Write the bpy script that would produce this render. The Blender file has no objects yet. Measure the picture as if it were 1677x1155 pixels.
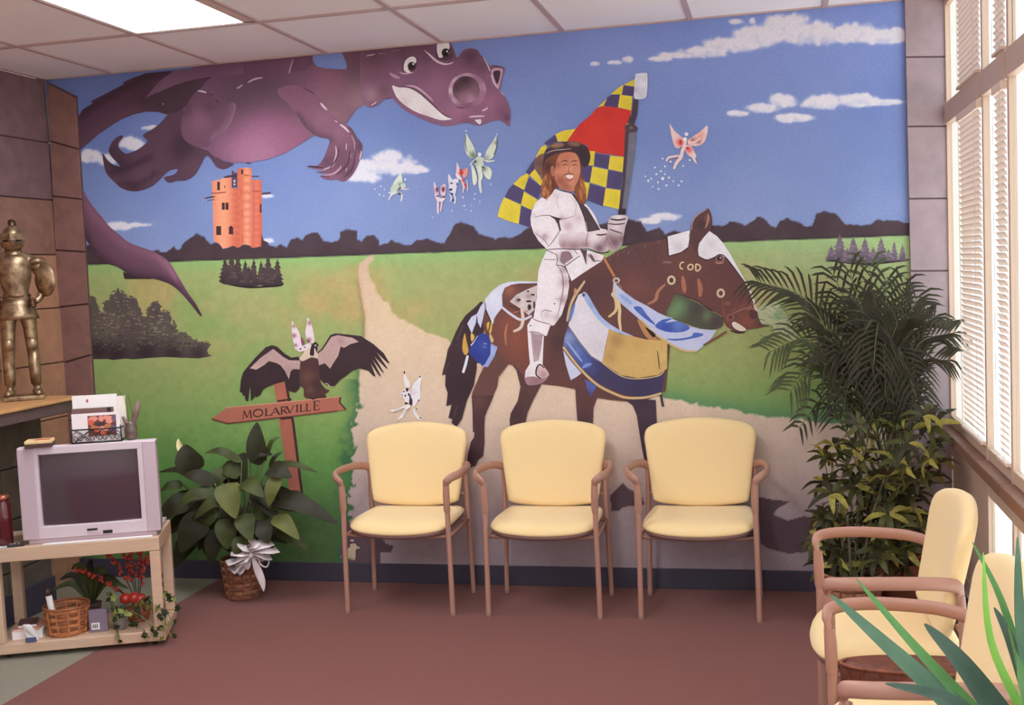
import bpy, bmesh, math, random
import numpy as np
from mathutils import Vector, Matrix, geometry

random.seed(7); rng = np.random.default_rng(11)
scene = bpy.context.scene
COL = scene.collection

# ------------------------------------------------------------------ camera
F_PX, YAW, PITCH, ROLL = 1838.1, 0.2311, -0.0732, -0.0443
CAM = np.array([3.0063, -5.4624, 1.5990])
def cam_axes():
    cy_, sy_ = math.cos(YAW), math.sin(YAW); cp, sp = math.cos(PITCH), math.sin(PITCH); cr, sr = math.cos(ROLL), math.sin(ROLL)
    f = np.array([-sy_*cp, cy_*cp, sp]); r = np.array([cy_, sy_, 0.0]); u = np.cross(r, f)
    return r*cr + u*sr, -r*sr + u*cr, f
CR, CU, CF = cam_axes()
cam_data = bpy.data.cameras.new('camera')
cam_data.sensor_fit = 'HORIZONTAL'; cam_data.sensor_width = 36.0; cam_data.lens = 36.0*F_PX/1677.0
cam_data.clip_start = 0.05; cam_data.clip_end = 200
cam = bpy.data.objects.new('camera', cam_data); COL.objects.link(cam)
cam.matrix_world = Matrix(((CR[0], CU[0], -CF[0], CAM[0]), (CR[1], CU[1], -CF[1], CAM[1]), (CR[2], CU[2], -CF[2], CAM[2]), (0, 0, 0, 1)))
scene.camera = cam

# ------------------------------------------------------------------ world, exposure
world = bpy.data.worlds.new('daylight'); scene.world = world; world.use_nodes = True
bgn = world.node_tree.nodes['Background']
bgn.inputs[0].default_value = (0.80, 0.92, 1.0, 1); bgn.inputs[1].default_value = 2.5
vs = scene.view_settings
vs.view_transform = 'Standard'; vs.look = 'None'; vs.exposure = 0.20; vs.gamma = 1.0; vs.use_curve_mapping = False
TROFFER_POWER = 18.0      # emission strength of the fluorescent diffusers
FLASH_POWER = 24.0        # the camera's own flash

def light(name, kind, loc, energy, color=(1, 1, 1), size=0.1):
    d = bpy.data.lights.new(name, kind); d.energy = energy; d.color = color
    if kind in ('POINT', 'SPOT'): d.shadow_soft_size = size
    o = bpy.data.objects.new(name, d); COL.objects.link(o); o.location = loc
    return o
# the flash of the camera, a hand's width left of and above its lens
fl = light('camera_flash', 'POINT', CAM - CR*0.10 + CU*0.10 + CF*0.04, FLASH_POWER, (0.86, 0.94, 1.0), 0.04)

# sun added along the window wall; its bounce off the pavement lifts the ceiling
sun = light('sun', 'SUN', (0, 0, 10), 10.5, (1.0, 0.97, 0.93)); sun.data.angle = 0.01
sun.rotation_euler = Vector((0.03, -0.60, -0.80)).to_track_quat('-Z', 'Y').to_euler()

# ------------------------------------------------------------------ materials
def lin(c):
    c = np.asarray(c, float)/255.0
    return np.where(c <= 0.04045, c/12.92, ((c+0.055)/1.055)**2.4)
def rgba(c): l = lin(c); return (float(l[0]), float(l[1]), float(l[2]), 1.0)
MATS = {}
def mat(name, color, rough=0.6, metal=0.0, noise=0.0, nscale=20.0, bump=0.0, bscale=200.0, spec=0.5, color2=None, emit=None, estr=0.0, coat=0.0, sheen=0.0, stretch=None):
    if name in MATS: return MATS[name]
    m = bpy.data.materials.new(name); m.use_nodes = True; nt = m.node_tree; n = nt.nodes; l = nt.links
    b = n['Principled BSDF']; b.inputs['Base Color'].default_value = rgba(color); b.inputs['Roughness'].default_value = rough
    b.inputs['Metallic'].default_value = metal; b.inputs['Specular IOR Level'].default_value = spec
    b.inputs['Coat Weight'].default_value = coat; b.inputs['Sheen Weight'].default_value = sheen
    if emit is not None:
        b.inputs['Emission Color'].default_value = rgba(emit); b.inputs['Emission Strength'].default_value = estr
    tc = None
    if noise or bump:
        tc = n.new('ShaderNodeTexCoord')
        src = tc.outputs['Object']
        if stretch:
            mp = n.new('ShaderNodeMapping'); mp.inputs['Scale'].default_value = stretch; l.new(src, mp.inputs[0]); src = mp.outputs[0]
    if noise:
        t = n.new('ShaderNodeTexNoise'); t.inputs['Scale'].default_value = nscale; t.inputs['Detail'].default_value = 6; l.new(src, t.inputs['Vector'])
        r = n.new('ShaderNodeValToRGB'); r.color_ramp.elements[0].position = 0.3; r.color_ramp.elements[1].position = 0.7
        c2 = color2 if color2 is not None else [max(0, v*(1-noise)) for v in color]
        c1 = color if color2 is not None else [min(255, v*(1+noise*0.6)) for v in color]
        r.color_ramp.elements[0].color = rgba(c2); r.color_ramp.elements[1].color = rgba(c1)
        l.new(t.outputs['Fac'], r.inputs[0]); l.new(r.outputs[0], b.inputs['Base Color'])
    if bump:
        t2 = n.new('ShaderNodeTexNoise'); t2.inputs['Scale'].default_value = bscale; t2.inputs['Detail'].default_value = 4; l.new(src, t2.inputs['Vector'])
        bp = n.new('ShaderNodeBump'); bp.inputs['Strength'].default_value = bump; bp.inputs['Distance'].default_value = 0.01
        l.new(t2.outputs['Fac'], bp.inputs['Height']); l.new(bp.outputs[0], b.inputs['Normal'])
    MATS[name] = m
    return m
def attr_mat(name, rough=0.65, spec=0.3, bump=0.05, bscale=400.0, mottling=0.06):
    m = bpy.data.materials.new(name); m.use_nodes = True; nt = m.node_tree; n = nt.nodes; l = nt.links
    b = n['Principled BSDF']; b.inputs['Roughness'].default_value = rough; b.inputs['Specular IOR Level'].default_value = spec
    a = n.new('ShaderNodeAttribute'); a.attribute_name = 'paint'
    tc = n.new('ShaderNodeTexCoord'); t = n.new('ShaderNodeTexNoise'); t.inputs['Scale'].default_value = 90; t.inputs['Detail'].default_value = 5
    l.new(tc.outputs['Object'], t.inputs['Vector'])
    mr = n.new('ShaderNodeMapRange'); mr.inputs[1].default_value = 0.3; mr.inputs[2].default_value = 0.7; mr.inputs[3].default_value = 1-mottling; mr.inputs[4].default_value = 1+mottling
    l.new(t.outputs['Fac'], mr.inputs[0])
    mx = n.new('ShaderNodeVectorMath'); mx.operation = 'SCALE'; l.new(a.outputs['Color'], mx.inputs[0]); l.new(mr.outputs[0], mx.inputs['Scale'])
    l.new(mx.outputs[0], b.inputs['Base Color'])
    if bump:
        t2 = n.new('ShaderNodeTexNoise'); t2.inputs['Scale'].default_value = bscale; l.new(tc.outputs['Object'], t2.inputs['Vector'])
        bp = n.new('ShaderNodeBump'); bp.inputs['Strength'].default_value = bump; bp.inputs['Distance'].default_value = 0.004
        l.new(t2.outputs['Fac'], bp.inputs['Height']); l.new(bp.outputs[0], b.inputs['Normal'])
    return m

# ------------------------------------------------------------------ object helpers
def tag(o, label=None, cat=None, group=None, kind=None):
    if label: o['label'] = label
    if cat: o['category'] = cat
    if group: o['group'] = group
    if kind: o['kind'] = kind
    return o
def link(name, me, m=None, parent=None, loc=None, rot=None):
    o = bpy.data.objects.new(name, me); COL.objects.link(o)
    if m is not None and len(me.materials) == 0: me.materials.append(m)
    if parent is not None: o.parent = parent
    if loc is not None: o.location = loc
    if rot is not None: o.rotation_euler = rot
    return o
def thing(name, label, cat, loc=(0, 0, 0), rotz=0.0, group=None):
    o = bpy.data.objects.new(name, None); o.empty_display_size = 0.1; COL.objects.link(o)
    o.location = loc; o.rotation_euler = (0, 0, rotz)
    return tag(o, label, cat, group)
def copy_tree(o, parent=None):
    c = o.copy(); COL.objects.link(c); c.parent = parent
    for ch in [k for k in o.children]: copy_tree(ch, c)
    return c
class MB:
    """collects shapes into one mesh"""
    def __init__(s): s.v = []; s.f = []
    def add(s, verts, faces):
        o = len(s.v); s.v += [tuple(map(float, p)) for p in verts]; s.f += [tuple(i+o for i in f) for f in faces]; return s
    def box(s, x0, x1, y0, y1, z0, z1, bev=0.0):
        if bev <= 0:
            vs_ = [(x0,y0,z0),(x1,y0,z0),(x1,y1,z0),(x0,y1,z0),(x0,y0,z1),(x1,y0,z1),(x1,y1,z1),(x0,y1,z1)]
            return s.add(vs_, [(0,3,2,1),(4,5,6,7),(0,1,5,4),(1,2,6,5),(2,3,7,6),(3,0,4,7)])
        bm = bmesh.new(); bmesh.ops.create_cube(bm, size=1)
        for v in bm.verts: v.co = Vector(((x0+x1)/2+v.co.x*(x1-x0), (y0+y1)/2+v.co.y*(y1-y0), (z0+z1)/2+v.co.z*(z1-z0)))
        bmesh.ops.bevel(bm, geom=bm.edges[:], offset=bev, segments=2, affect='EDGES', profile=0.5)
        bm.verts.index_update()
        s.add([v.co for v in bm.verts], [[v.index for v in f.verts] for f in bm.faces]); bm.free(); return s
    def tube(s, pts, r, seg=10, cap=True, flat=1.0, up=None):
        pts = [Vector(p) for p in pts]; n = len(pts)
        rs = r if hasattr(r, '__len__') else [r]*n
        o = len(s.v); prev = None
        for i, p in enumerate(pts):
            t = (pts[min(i+1, n-1)] - pts[max(i-1, 0)]); t = t.normalized() if t.length > 1e-9 else Vector((0,0,1))
            if prev is None:
                a = Vector(up) if up else (Vector((0,0,1)) if abs(t.z) < 0.9 else Vector((1,0,0)))
            else: a = prev
            a = (a - t*a.dot(t)); a = a.normalized() if a.length > 1e-6 else t.orthogonal().normalized()
            prev = a; b = t.cross(a)
            for k in range(seg):
                th = 2*math.pi*k/seg
                q = p + a*(math.cos(th)*rs[i]*flat) + b*(math.sin(th)*rs[i]); s.v.append((q.x, q.y, q.z))
        for i in range(n-1):
            for k in range(seg):
                a0 = o+i*seg+k; a1 = o+i*seg+(k+1) % seg
                s.f.append((a0, a1, a1+seg, a0+seg))
        if cap:
            s.f.append(tuple(o+k for k in range(seg))[::-1]); s.f.append(tuple(o+(n-1)*seg+k for k in range(seg)))
        return s
    def lathe(s, prof, seg=24, c=(0,0,0), sx=1.0, sy=1.0):
        o = len(s.v)
        for (r, z) in prof:
            for k in range(seg):
                th = 2*math.pi*k/seg; s.v.append((c[0]+r*sx*math.cos(th), c[1]+r*sy*math.sin(th), c[2]+z))
        for i in range(len(prof)-1):
            for k in range(seg):
                a0 = o+i*seg+k; a1 = o+i*seg+(k+1) % seg; s.f.append((a0, a1, a1+seg, a0+seg))
        s.f.append(tuple(o+k for k in range(seg))[::-1]); s.f.append(tuple(o+(len(prof)-1)*seg+k for k in range(seg)))
        return s
    def ball(s, c, r, seg=12, rings=8, sx=1, sy=1, sz=1, M=None):
        o = len(s.v); vs_ = [(0,0,-1)]
        for i in range(1, rings):
            ph = -math.pi/2 + math.pi*i/rings
            for k in range(seg): th = 2*math.pi*k/seg; vs_.append((math.cos(ph)*math.cos(th), math.cos(ph)*math.sin(th), math.sin(ph)))
        vs_.append((0,0,1))
        for p in vs_:
            q = Vector((p[0]*r*sx, p[1]*r*sy, p[2]*r*sz))
            if M is not None: q = M @ q
            s.v.append((q.x+c[0], q.y+c[1], q.z+c[2]))
        L = len(vs_)-1
        for k in range(seg):
            s.f.append((o, o+1+(k+1) % seg, o+1+k)); b = 1+(rings-2)*seg
            s.f.append((o+b+k, o+b+(k+1) % seg, o+L))
        for i in range(rings-2):
            for k in range(seg):
                a0 = o+1+i*seg+k; a1 = o+1+i*seg+(k+1) % seg; s.f.append((a0, a1, a1+seg, a0+seg))
        return s
    def prism(s, poly, z0, z1):
        """poly in xy extruded along z"""
        n = len(poly)
        return s.add([(x, y, z0) for x, y in poly]+[(x, y, z1) for x, y in poly],
                     [tuple(range(n))[::-1], tuple(range(n, 2*n))]+[(i, (i+1) % n, n+(i+1) % n, n+i) for i in range(n)])
    def mesh(s, name, smooth=False, angle=None):
        me = bpy.data.meshes.new(name); me.from_pydata(s.v, [], s.f); me.update()
        bm = bmesh.new(); bm.from_mesh(me); bmesh.ops.recalc_face_normals(bm, faces=bm.faces[:]); bm.to_mesh(me); bm.free()
        if smooth or angle:
            me.polygons.foreach_set('use_smooth', [True]*len(me.polygons))
            if angle: me.set_sharp_from_angle(angle=math.radians(angle))
        return me
    def build(s, name, m, parent=None, smooth=False, loc=None, rot=None, angle=None):
        return link(name, s.mesh(name, smooth, angle), m, parent, loc, rot)
def crom(pts, sub=4, closed=True):
    """Catmull-Rom through the points"""
    P = np.asarray(pts, float); n = len(P); out = []
    for i in range(n if closed else n-1):
        if closed: a, b, c, d = P[i-1], P[i], P[(i+1) % n], P[(i+2) % n]
        else: a, b, c, d = P[max(i-1, 0)], P[i], P[i+1], P[min(i+2, n-1)]
        for k in range(sub):
            t = k/sub
            out.append(0.5*((2*b)+(-a+c)*t+(2*a-5*b+4*c-d)*t*t+(-a+3*b-3*c+d)*t**3))
    if not closed: out.append(P[-1])
    return np.array(out)

# ------------------------------------------------------------------ dimensions of the room
XL, XR, ZC = -0.81, 3.786, 2.74        # left wall, window wall, ceiling
YF = -7.6                               # wall behind the camera
GRID0, G = -0.392, 0.61                 # ceiling grid
ROW0, ROWL = -0.788, 1.22
# ================================================================== THE SETTING
def struct(o): o['kind'] = 'structure'; return o
carpet = mat('brown_carpet', (128, 74, 66), 0.95, noise=0.12, nscale=260, bump=0.35, bscale=900, spec=0.1, sheen=0.1)
vinyl = mat('grey_green_vinyl', (142, 132, 116), 0.5, noise=0.06, nscale=90, bump=0.03)
ctile = mat('ceiling_tile_pink_white', (255, 246, 249), 0.9, noise=0.02, nscale=160, bump=0.25, bscale=700, spec=0.1)
cbar = mat('ceiling_grid_metal', (196, 168, 165), 0.5)
wallpaint = mat('beige_wall_paint', (226, 214, 206), 0.8, bump=0.05)
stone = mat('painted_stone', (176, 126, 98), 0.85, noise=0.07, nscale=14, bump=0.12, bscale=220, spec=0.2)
stone_up = mat('painted_stone_upper_shade', (124, 94, 96), 0.85, noise=0.08, nscale=14, bump=0.12, bscale=220, spec=0.2)
stone_md = mat('painted_stone_mid_shade', (142, 102, 88), 0.85, noise=0.08, nscale=14, bump=0.12, bscale=220, spec=0.2)
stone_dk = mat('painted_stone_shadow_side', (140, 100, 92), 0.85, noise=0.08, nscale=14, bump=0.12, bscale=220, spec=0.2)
stone_pk = mat('painted_stone_pinkish', (164, 142, 144), 0.85, noise=0.06, nscale=14, bump=0.1, bscale=220, spec=0.2)
joint_m = mat('stone_joint', (96, 66, 62), 0.95)
navy = mat('dark_navy_baseboard', (64, 56, 70), 0.6, bump=0.03)
frame_m = mat('window_frame_tan', (196, 164, 142), 0.5, bump=0.02)
sill_m = mat('window_sill_brown', (134, 94, 78), 0.45, noise=0.08, nscale=25)

floor = struct(MB().box(0.04, XR+0.12, YF-0.1, 0.1, -0.05, 0).build("floor", carpet))
vfl = MB().box(XL-0.12, 0.04, YF-0.1, 0.1, -0.05, -0.0005).build("vinyl_strip", vinyl, floor)
ceiling = struct(MB().box(XL, XR, YF, 0, ZC+0.06, ZC+0.10).build('ceiling', ctile))
wall_back = struct(MB().box(XL-0.1, XR+0.1, 0.002, 0.12, 0, ZC+0.1).build('wall_back', wallpaint))
wall_front = struct(MB().box(XL-0.1, XR+0.1, YF-0.1, YF, 0, ZC+0.1).build('wall_front', wallpaint))
wall_left = struct(MB().box(XL-0.12, XL-0.011, YF-0.1, 0.1, -0.05, ZC+0.1).build("wall_left", joint_m))

# ceiling grid, tiles and recessed lights
kx = list(range(0, 7)); xs = [XL]+[GRID0+G*k for k in kx]+[XR]
ys = [0.0, ROW0]
while ys[-1]-ROWL > YF: ys.append(ys[-1]-ROWL)
ys.append(YF)
for k, x in enumerate(xs[1:-1]):
    MB().box(x-0.012, x+0.012, YF, 0, ZC-0.004, ZC+0.03).build('grid_bar', cbar, ceiling)
for y in ys[1:-1]:
    MB().box(XL, XR, y-0.012, y+0.012, ZC-0.0045, ZC+0.028).build('grid_bar', cbar, ceiling)
for x in (XL, XR-0.02): MB().box(x, x+0.02, YF, 0, ZC-0.003, ZC+0.02).build('edge_bar', cbar, ceiling)
MB().box(XL, XR, -0.016, 0, ZC-0.003, ZC+0.02).build('edge_bar', cbar, ceiling)
LIGHTS = [(1, 1), (3, 2), (4, 4), (2, 5)]       # (column between grid lines, row)
diff_m = mat('lit_diffuser', (250, 250, 250), 0.4, emit=(232, 246, 255), estr=TROFFER_POWER)
lframe = mat('light_frame_white', (224, 196, 180), 0.4)
names = {(1, 1): 'glowing fluorescent ceiling panel above the dragon end of the mural', (3, 2): 'recessed ceiling light panel over the carpet before the middle chair', (4, 4): 'recessed ceiling light panel nearly above the camera', (2, 5): 'recessed ceiling light panel farthest back near the rear wall'}
for i in range(len(xs)-1):
    for j in range(len(ys)-1):
        x0, x1, y1, y0 = xs[i], xs[i+1], ys[j], ys[j+1]
        if (i-1, j) in LIGHTS:
            lt = thing('ceiling_light', names.get((i-1, j), 'recessed fluorescent ceiling panel farther back over the waiting room'), 'ceiling light', ((x0+x1)/2, (y0+y1)/2, ZC), group='recessed ceiling lights')
            hx, hy = (x1-x0)/2-0.013, (y1-y0)/2-0.013
            f = MB()
            f.box(-hx, -hx+0.012, -hy, hy, -0.002, 0.05); f.box(hx-0.05, hx, -hy, hy, -0.002, 0.05)
            f.box(-hx, hx, -hy, -hy+0.015, -0.002, 0.05); f.box(-hx, hx, hy-0.015, hy, -0.002, 0.05); f.build('frame', lframe, lt)
            MB().box(-hx+0.012, hx-0.05, -hy+0.015, hy-0.015, 0.004, 0.012).build('diffuser', diff_m, lt)
        else:
            MB().box(x0+0.010, x1-0.010, y0+0.010, y1-0.010, ZC+0.004, ZC+0.02).build('ceiling_tile', ctile, ceiling)

# baseboards
struct(MB().box(XL, XR, -0.014, 0.0, 0, 0.100, 0.003).build('baseboard_back', navy))
struct(MB().box(XR-0.012, XR+0.02, YF, -0.016, 0, 0.100, 0.003).build('baseboard_right', navy))

# stone blocks of the left wall (running bond of tall painted blocks)
BL = [(0.0, 0.32), (0.32, 0.615), (0.615, 0.905), (0.905, 1.205), (1.205, 1.503), (1.503, 1.793), (1.793, 2.09), (2.09, 2.40), (2.40, ZC)]
for r, (z0, z1) in enumerate(BL):
    y = -0.0 if r % 2 else -0.02
    cuts = [0.0]; step = 0.62
    yy = -(0.62 if r % 2 == 0 else 0.93)
    while yy > -3.4: cuts.append(yy); yy -= step
    cuts.append(-3.6)
    for a, b in zip(cuts[:-1], cuts[1:]):
        MB().box(XL-0.02, XL+random.uniform(-.002, .002), b+0.003, a-0.003, z0+0.003, z1-0.003, 0.004).build('stone_block', stone_up if z0 > 2.05 else (stone_md if z0 > 1.75 else stone), wall_left)  # upper rows darkened in colour, standing in for the dimmer light up there
MB().box(XL-0.02, XL, YF, -3.6, 0, ZC).build('plaster', wallpaint, wall_left)

# ------------------------------------------------------------------ pixel sketch -> wall metres (mural was measured in photo pixels on the plane y = 0)
def wall_xz(px, py):
    px = np.asarray(px, float); py = np.asarray(py, float)
    a = (px-838.5)/F_PX; b = -(py-577.5)/F_PX
    dx = CF[0]+CR[0]*a+CU[0]*b; dy = CF[1]+CR[1]*a+CU[1]*b; dz = CF[2]+CR[2]*a+CU[2]*b
    t = -CAM[1]/dy
    return CAM[0]+t*dx, CAM[2]+t*dz
def plate(name, pts, t, m, parent, y=0.0):
    x, z = wall_xz([p[0] for p in pts], [p[1] for p in pts])
    z = np.clip(z, 0.0, ZC); x = np.clip(x, XL, XR)
    n = len(pts); cx_, cz_ = x.mean(), z.mean()
    k = 0.985
    vs_ = [(x[i], y, z[i]) for i in range(n)]+[(x[i], y-t*0.7, z[i]) for i in range(n)]+[(cx_+(x[i]-cx_)*k, y-t, cz_+(z[i]-cz_)*k) for i in range(n)]
    fs = [tuple(range(n))[::-1], tuple(range(2*n, 3*n))]
    for r in range(2): fs += [(r*n+i, r*n+(i+1) % n, (r+1)*n+(i+1) % n, (r+1)*n+i) for i in range(n)]
    return MB().add(vs_, fs).build(name, m, parent)
# stone strip at the left end of the mural wall, its top cut off aslant below the ceiling
lx = [(80, 133), (127, 157), (131, 245), (128, 245)]
rowsL = [(136, 160), (232, 245), (322, 327), (410, 413), (503, 498), (594, 581), (690, 668), (790, 760), (885, 850)]
def lxl(y): return 80+0.0513*(y-133)
def lxr(y): return 127+ (y-157)*0.0605
for (a0, b0), (a1, b1) in zip(rowsL[:-1], rowsL[1:]):
    plate('stone_block', [(lxl(a0)+1, a0+1.2), (lxr(b0)-0.5, b0+1.2), (lxr(b1)-0.5, b1-1.2), (lxl(a1)+1, a1-1.2)], 0.012, stone_dk, wall_back, -0.012)
jx, jz = wall_xz(*zip(*[(80, 135), (127, 158), (lxr(850), 850), (lxl(885), 885)]))
MB().add([(jx[i], y, jz[i]) for y in (0.0, -0.0125) for i in range(4)], [(0,1,2,3)[::-1],(4,5,6,7),(0,1,5,4),(1,2,6,5),(2,3,7,6),(3,0,4,7)]).build('stone_joint', joint_m, wall_back)
# stone strip at the window end
rowsR = [-25, 95, 208, 326, 444, 560, 676, 790, 905, 945]
for a, b in zip(rowsR[:-1], rowsR[1:]):
    plate('stone_block', [(1480.5+0.022*a, a+1.2), (1546+0.024*a, a+0.4), (1546+0.024*b, b-1.6), (1480.5+0.022*b, b-1.2)], 0.012, stone_pk, wall_back, -0.012)
jx, jz = wall_xz(*zip(*[(1480.5, -5), (1546, -5), (1568, 930), (1501, 930)]))
jz = np.clip(jz, 0.1, ZC)
MB().add([(min(jx[i], XR), y, jz[i]) for y in (0.0, -0.0125) for i in range(4)], [(0,1,2,3)[::-1],(4,5,6,7),(0,1,5,4),(1,2,6,5),(2,3,7,6),(3,0,4,7)]).build('stone_joint', mat('pale_stone_joint', (128, 104, 104), .9), wall_back)

# ------------------------------------------------------------------ window wall
MULL = [-0.03, -0.93, -1.40, -2.33, -2.80, -3.73, -4.20, -5.13, -5.60, -6.53, -7.0]
FW = 0.030; D0, D1 = XR+0.0, XR+0.10
wall_right = struct(MB().box(XR, XR+0.12, YF, 0, 0.0, 0.13).build('wall_right', wallpaint))
MB().box(XR, XR+0.12, YF, MULL[-1], 0.13, ZC+0.1).build('plaster', wallpaint, wall_right)
glass = bpy.data.materials.new('window_glass'); glass.use_nodes = True
nt = glass.node_tree; nt.nodes.clear()
out = nt.nodes.new('ShaderNodeOutputMaterial'); mixs = nt.nodes.new('ShaderNodeMixShader'); tr = nt.nodes.new('ShaderNodeBsdfTransparent'); gl = nt.nodes.new('ShaderNodeBsdfGlossy'); fr = nt.nodes.new('ShaderNodeLayerWeight'); pw = nt.nodes.new('ShaderNodeMath'); mu = nt.nodes.new('ShaderNodeMath')
gl.inputs['Roughness'].default_value = 0.02; fr.inputs[0].default_value = 0.5; pw.operation = 'POWER'; pw.inputs[1].default_value = 5.0; mu.operation = 'MULTIPLY_ADD'; mu.inputs[1].default_value = 0.22; mu.inputs[2].default_value = 0.03; nt.links.new(fr.outputs['Facing'], pw.inputs[0]); nt.links.new(pw.outputs[0], mu.inputs[0]); tr.inputs[0].default_value = (0.93, 0.96, 0.96, 1)
nt.links.new(mu.outputs[0], mixs.inputs[0]); nt.links.new(tr.outputs[0], mixs.inputs[1]); nt.links.new(gl.outputs[0], mixs.inputs[2]); nt.links.new(mixs.outputs[0], out.inputs[0])
blind_m = bpy.data.materials.new('blind_slat_cream'); blind_m.use_nodes = True
bb = blind_m.node_tree.nodes['Principled BSDF']; bb.inputs['Base Color'].default_value = rgba((232, 206, 190)); bb.inputs['Roughness'].default_value = 0.5
bb.inputs['Subsurface Weight'].default_value = 0.0
ntb = blind_m.node_tree; tl = ntb.nodes.new('ShaderNodeBsdfTranslucent'); tl.inputs[0].default_value = rgba((240, 214, 196)); mx = ntb.nodes.new('ShaderNodeMixShader'); mx.inputs[0].default_value = 0.16
ntb.links.new(bb.outputs[0], mx.inputs[1]); ntb.links.new(tl.outputs[0], mx.inputs[2]); ntb.links.new(mx.outputs[0], ntb.nodes['Material Output'].inputs[0])
RAILS = [(0.13, 0.19), (0.66, 0.73), (0.80, 0.845), (2.165, 2.255), (2.69, ZC+0.06)]
PANES = [(0.19, 0.66), (0.845, 2.165), (2.255, 2.69)]
slat_meshes = {}
def slat_mesh(w):
    k = round(w, 3)
    if k not in slat_meshes:
        b = MB(); h = 0.0125
        ang = math.radians(-60)
        prof = [(-h, 0), (-h*0.4, 0.0022), (h*0.4, 0.0022), (h, 0)]
        vs_ = []
        for yv in (-w/2, w/2):
            for (u, vv) in prof: vs_.append((u*math.cos(ang)-vv*math.sin(ang), yv, u*math.sin(ang)+vv*math.cos(ang)))
        b.add(vs_, [(0, 1, 5, 4), (1, 2, 6, 5), (2, 3, 7, 6)]); slat_meshes[k] = b.mesh('slat', True)
        slat_meshes[k].materials.append(blind_m)
    return slat_meshes[k]
cord_m = mat('blind_cord', (215, 200, 190), 0.7)
labs = ['window bay next to the mural corner behind the palm', 'narrow window bay second from the mural corner', 'window bay third from the mural corner at the photo edge']
for i in range(len(MULL)-1):
    a, b = MULL[i], MULL[i+1]
    w = thing('window_%d' % (i+1), None, None, (XR, (a+b)/2, 0)); struct(w)
    hw = (a-b)/2
    if i < len(labs): w['label'] = labs[i]
    if i == 0: MB().box(-0.004, 0.02, hw-0.004, hw+0.03, 0.13, ZC+0.06, 0.002).build('jamb', frame_m, w)
    MB().box(-0.006, 0.02, -hw-FW/2, -hw+FW/2, 0.13, ZC+0.06, 0.002).build('mullion', frame_m, w)
    for q, (z0, z1) in enumerate(RAILS):
        MB().box(-0.004 if q != 3 else -0.014, 0.02, -hw+FW/2, hw-FW/2, z0, z1, 0.002).build('rail', frame_m, w)
    sl = MB().box(-0.050, 0.02, -hw, hw, 0.752, 0.798, 0.005).build('window_sill', sill_m, w)
    for pi_, (z0, z1) in enumerate(PANES):
        if i == 0 and pi_ == 0: MB().box(0.0, 0.015, -hw+FW/2, hw-FW/2, z0, z1).build('infill_panel', frame_m, w); continue
        MB().box(0.006, 0.010, -hw+FW/2, hw-FW/2, z0, z1).build('pane', glass, w)
    if i > 4: continue  # unseen bays left without blinds so more daylight reaches the ceiling
    for bi, (z0, z1) in enumerate(PANES[1:]):
        # blind: a head rail, slats, ladder cords; a hand wide gap is left open at the end nearest the corner
        gap = 0.38 if hw > 0.3 else 0.255
        bw = 2*hw-FW-gap-0.015; by = -gap/2
        z_low = z0+0.03
        br = MB().box(-0.024, -0.001, by-bw/2, by+bw/2, z1-0.035, z1-0.005, 0.003).build('blind_headrail', blind_m, w)
        z = z1-0.05; nn = 0
        me = slat_mesh(bw)
        while z > z_low:
            link('slat', me, None, br, (-0.011, by, z)); z -= 0.0235; nn += 1
        MB().box(-0.022, -0.002, by-bw/2, by+bw/2, z0+0.006, z0+0.018, 0.002).build('blind_bottom_rail', blind_m, br)
        for yv in (by-bw*0.38, by+bw*0.38): MB().tube([(-0.0235, yv, z1-0.03), (-0.0235, yv, z0+0.01)], 0.0012, 6).build('ladder_cord', cord_m, br)
# pavement outside the windows
pav = mat('pale_pavement', (214, 210, 206), 0.8, noise=0.05, nscale=6)
struct(MB().box(XR+0.13, XR+14, YF-6, 8, -0.25, -0.1).build('pavement_outside', pav))['label'] = 'pale pavement outside the windows'
# ================================================================== THE MURAL (flat paint on wall_back)
paint_m = attr_mat('mural_paint')
def color_mesh(name, verts, faces, cols, parent, label=None):
    """cols: sRGB 0..255 per vertex"""
    me = bpy.data.meshes.new(name)
    me.from_pydata(verts, [], faces); me.update()
    at = me.attributes.new('paint', 'FLOAT_COLOR', 'POINT')
    c = np.ones((len(verts), 4), np.float32); c[:, :3] = lin(np.clip(cols, 0, 255))
    at.data.foreach_set('color', c.ravel())
    o = link(name, me, paint_m, parent)
    if label: o['label'] = label
    return o
def vnoise(X, Y, s, seed):
    r = np.random.default_rng(seed); L = r.random((257, 257))
    x = X/s+37.3; y = Y/s+91.7
    i = np.floor(x).astype(int); j = np.floor(y).astype(int); fx = x-i; fy = y-j
    fx = fx*fx*(3-2*fx); fy = fy*fy*(3-2*fy); i %= 256; j %= 256
    return (L[i, j]*(1-fx)+L[i+1, j]*fx)*(1-fy)+(L[i, j+1]*(1-fx)+L[i+1, j+1]*fx)*fy
def fbm(X, Y, s, seed, o=4):
    v = 0; a = 0.5; t = 0
    for k in range(o): v = v+a*vnoise(X, Y, s, seed+k); t += a; a *= 0.5; s *= 0.5
    return v/t
def sst(a, b, x): t = np.clip((x-a)/(b-a), 0, 1); return t*t*(3-2*t)
def mixc(A, B, w): return A*(1-w[..., None])+np.asarray(B, float)*w[..., None]
def inpoly(X, Y, P):
    P = np.asarray(P, float); ins = np.zeros(X.shape, bool); j = len(P)-1
    for i in range(len(P)):
        xi, yi = P[i]; xj, yj = P[j]
        if yi != yj:
            ins ^= ((yi > Y) != (yj > Y)) & (X < (xj-xi)*(Y-yi)/(yj-yi)+xi)
        j = i
    return ins
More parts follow.
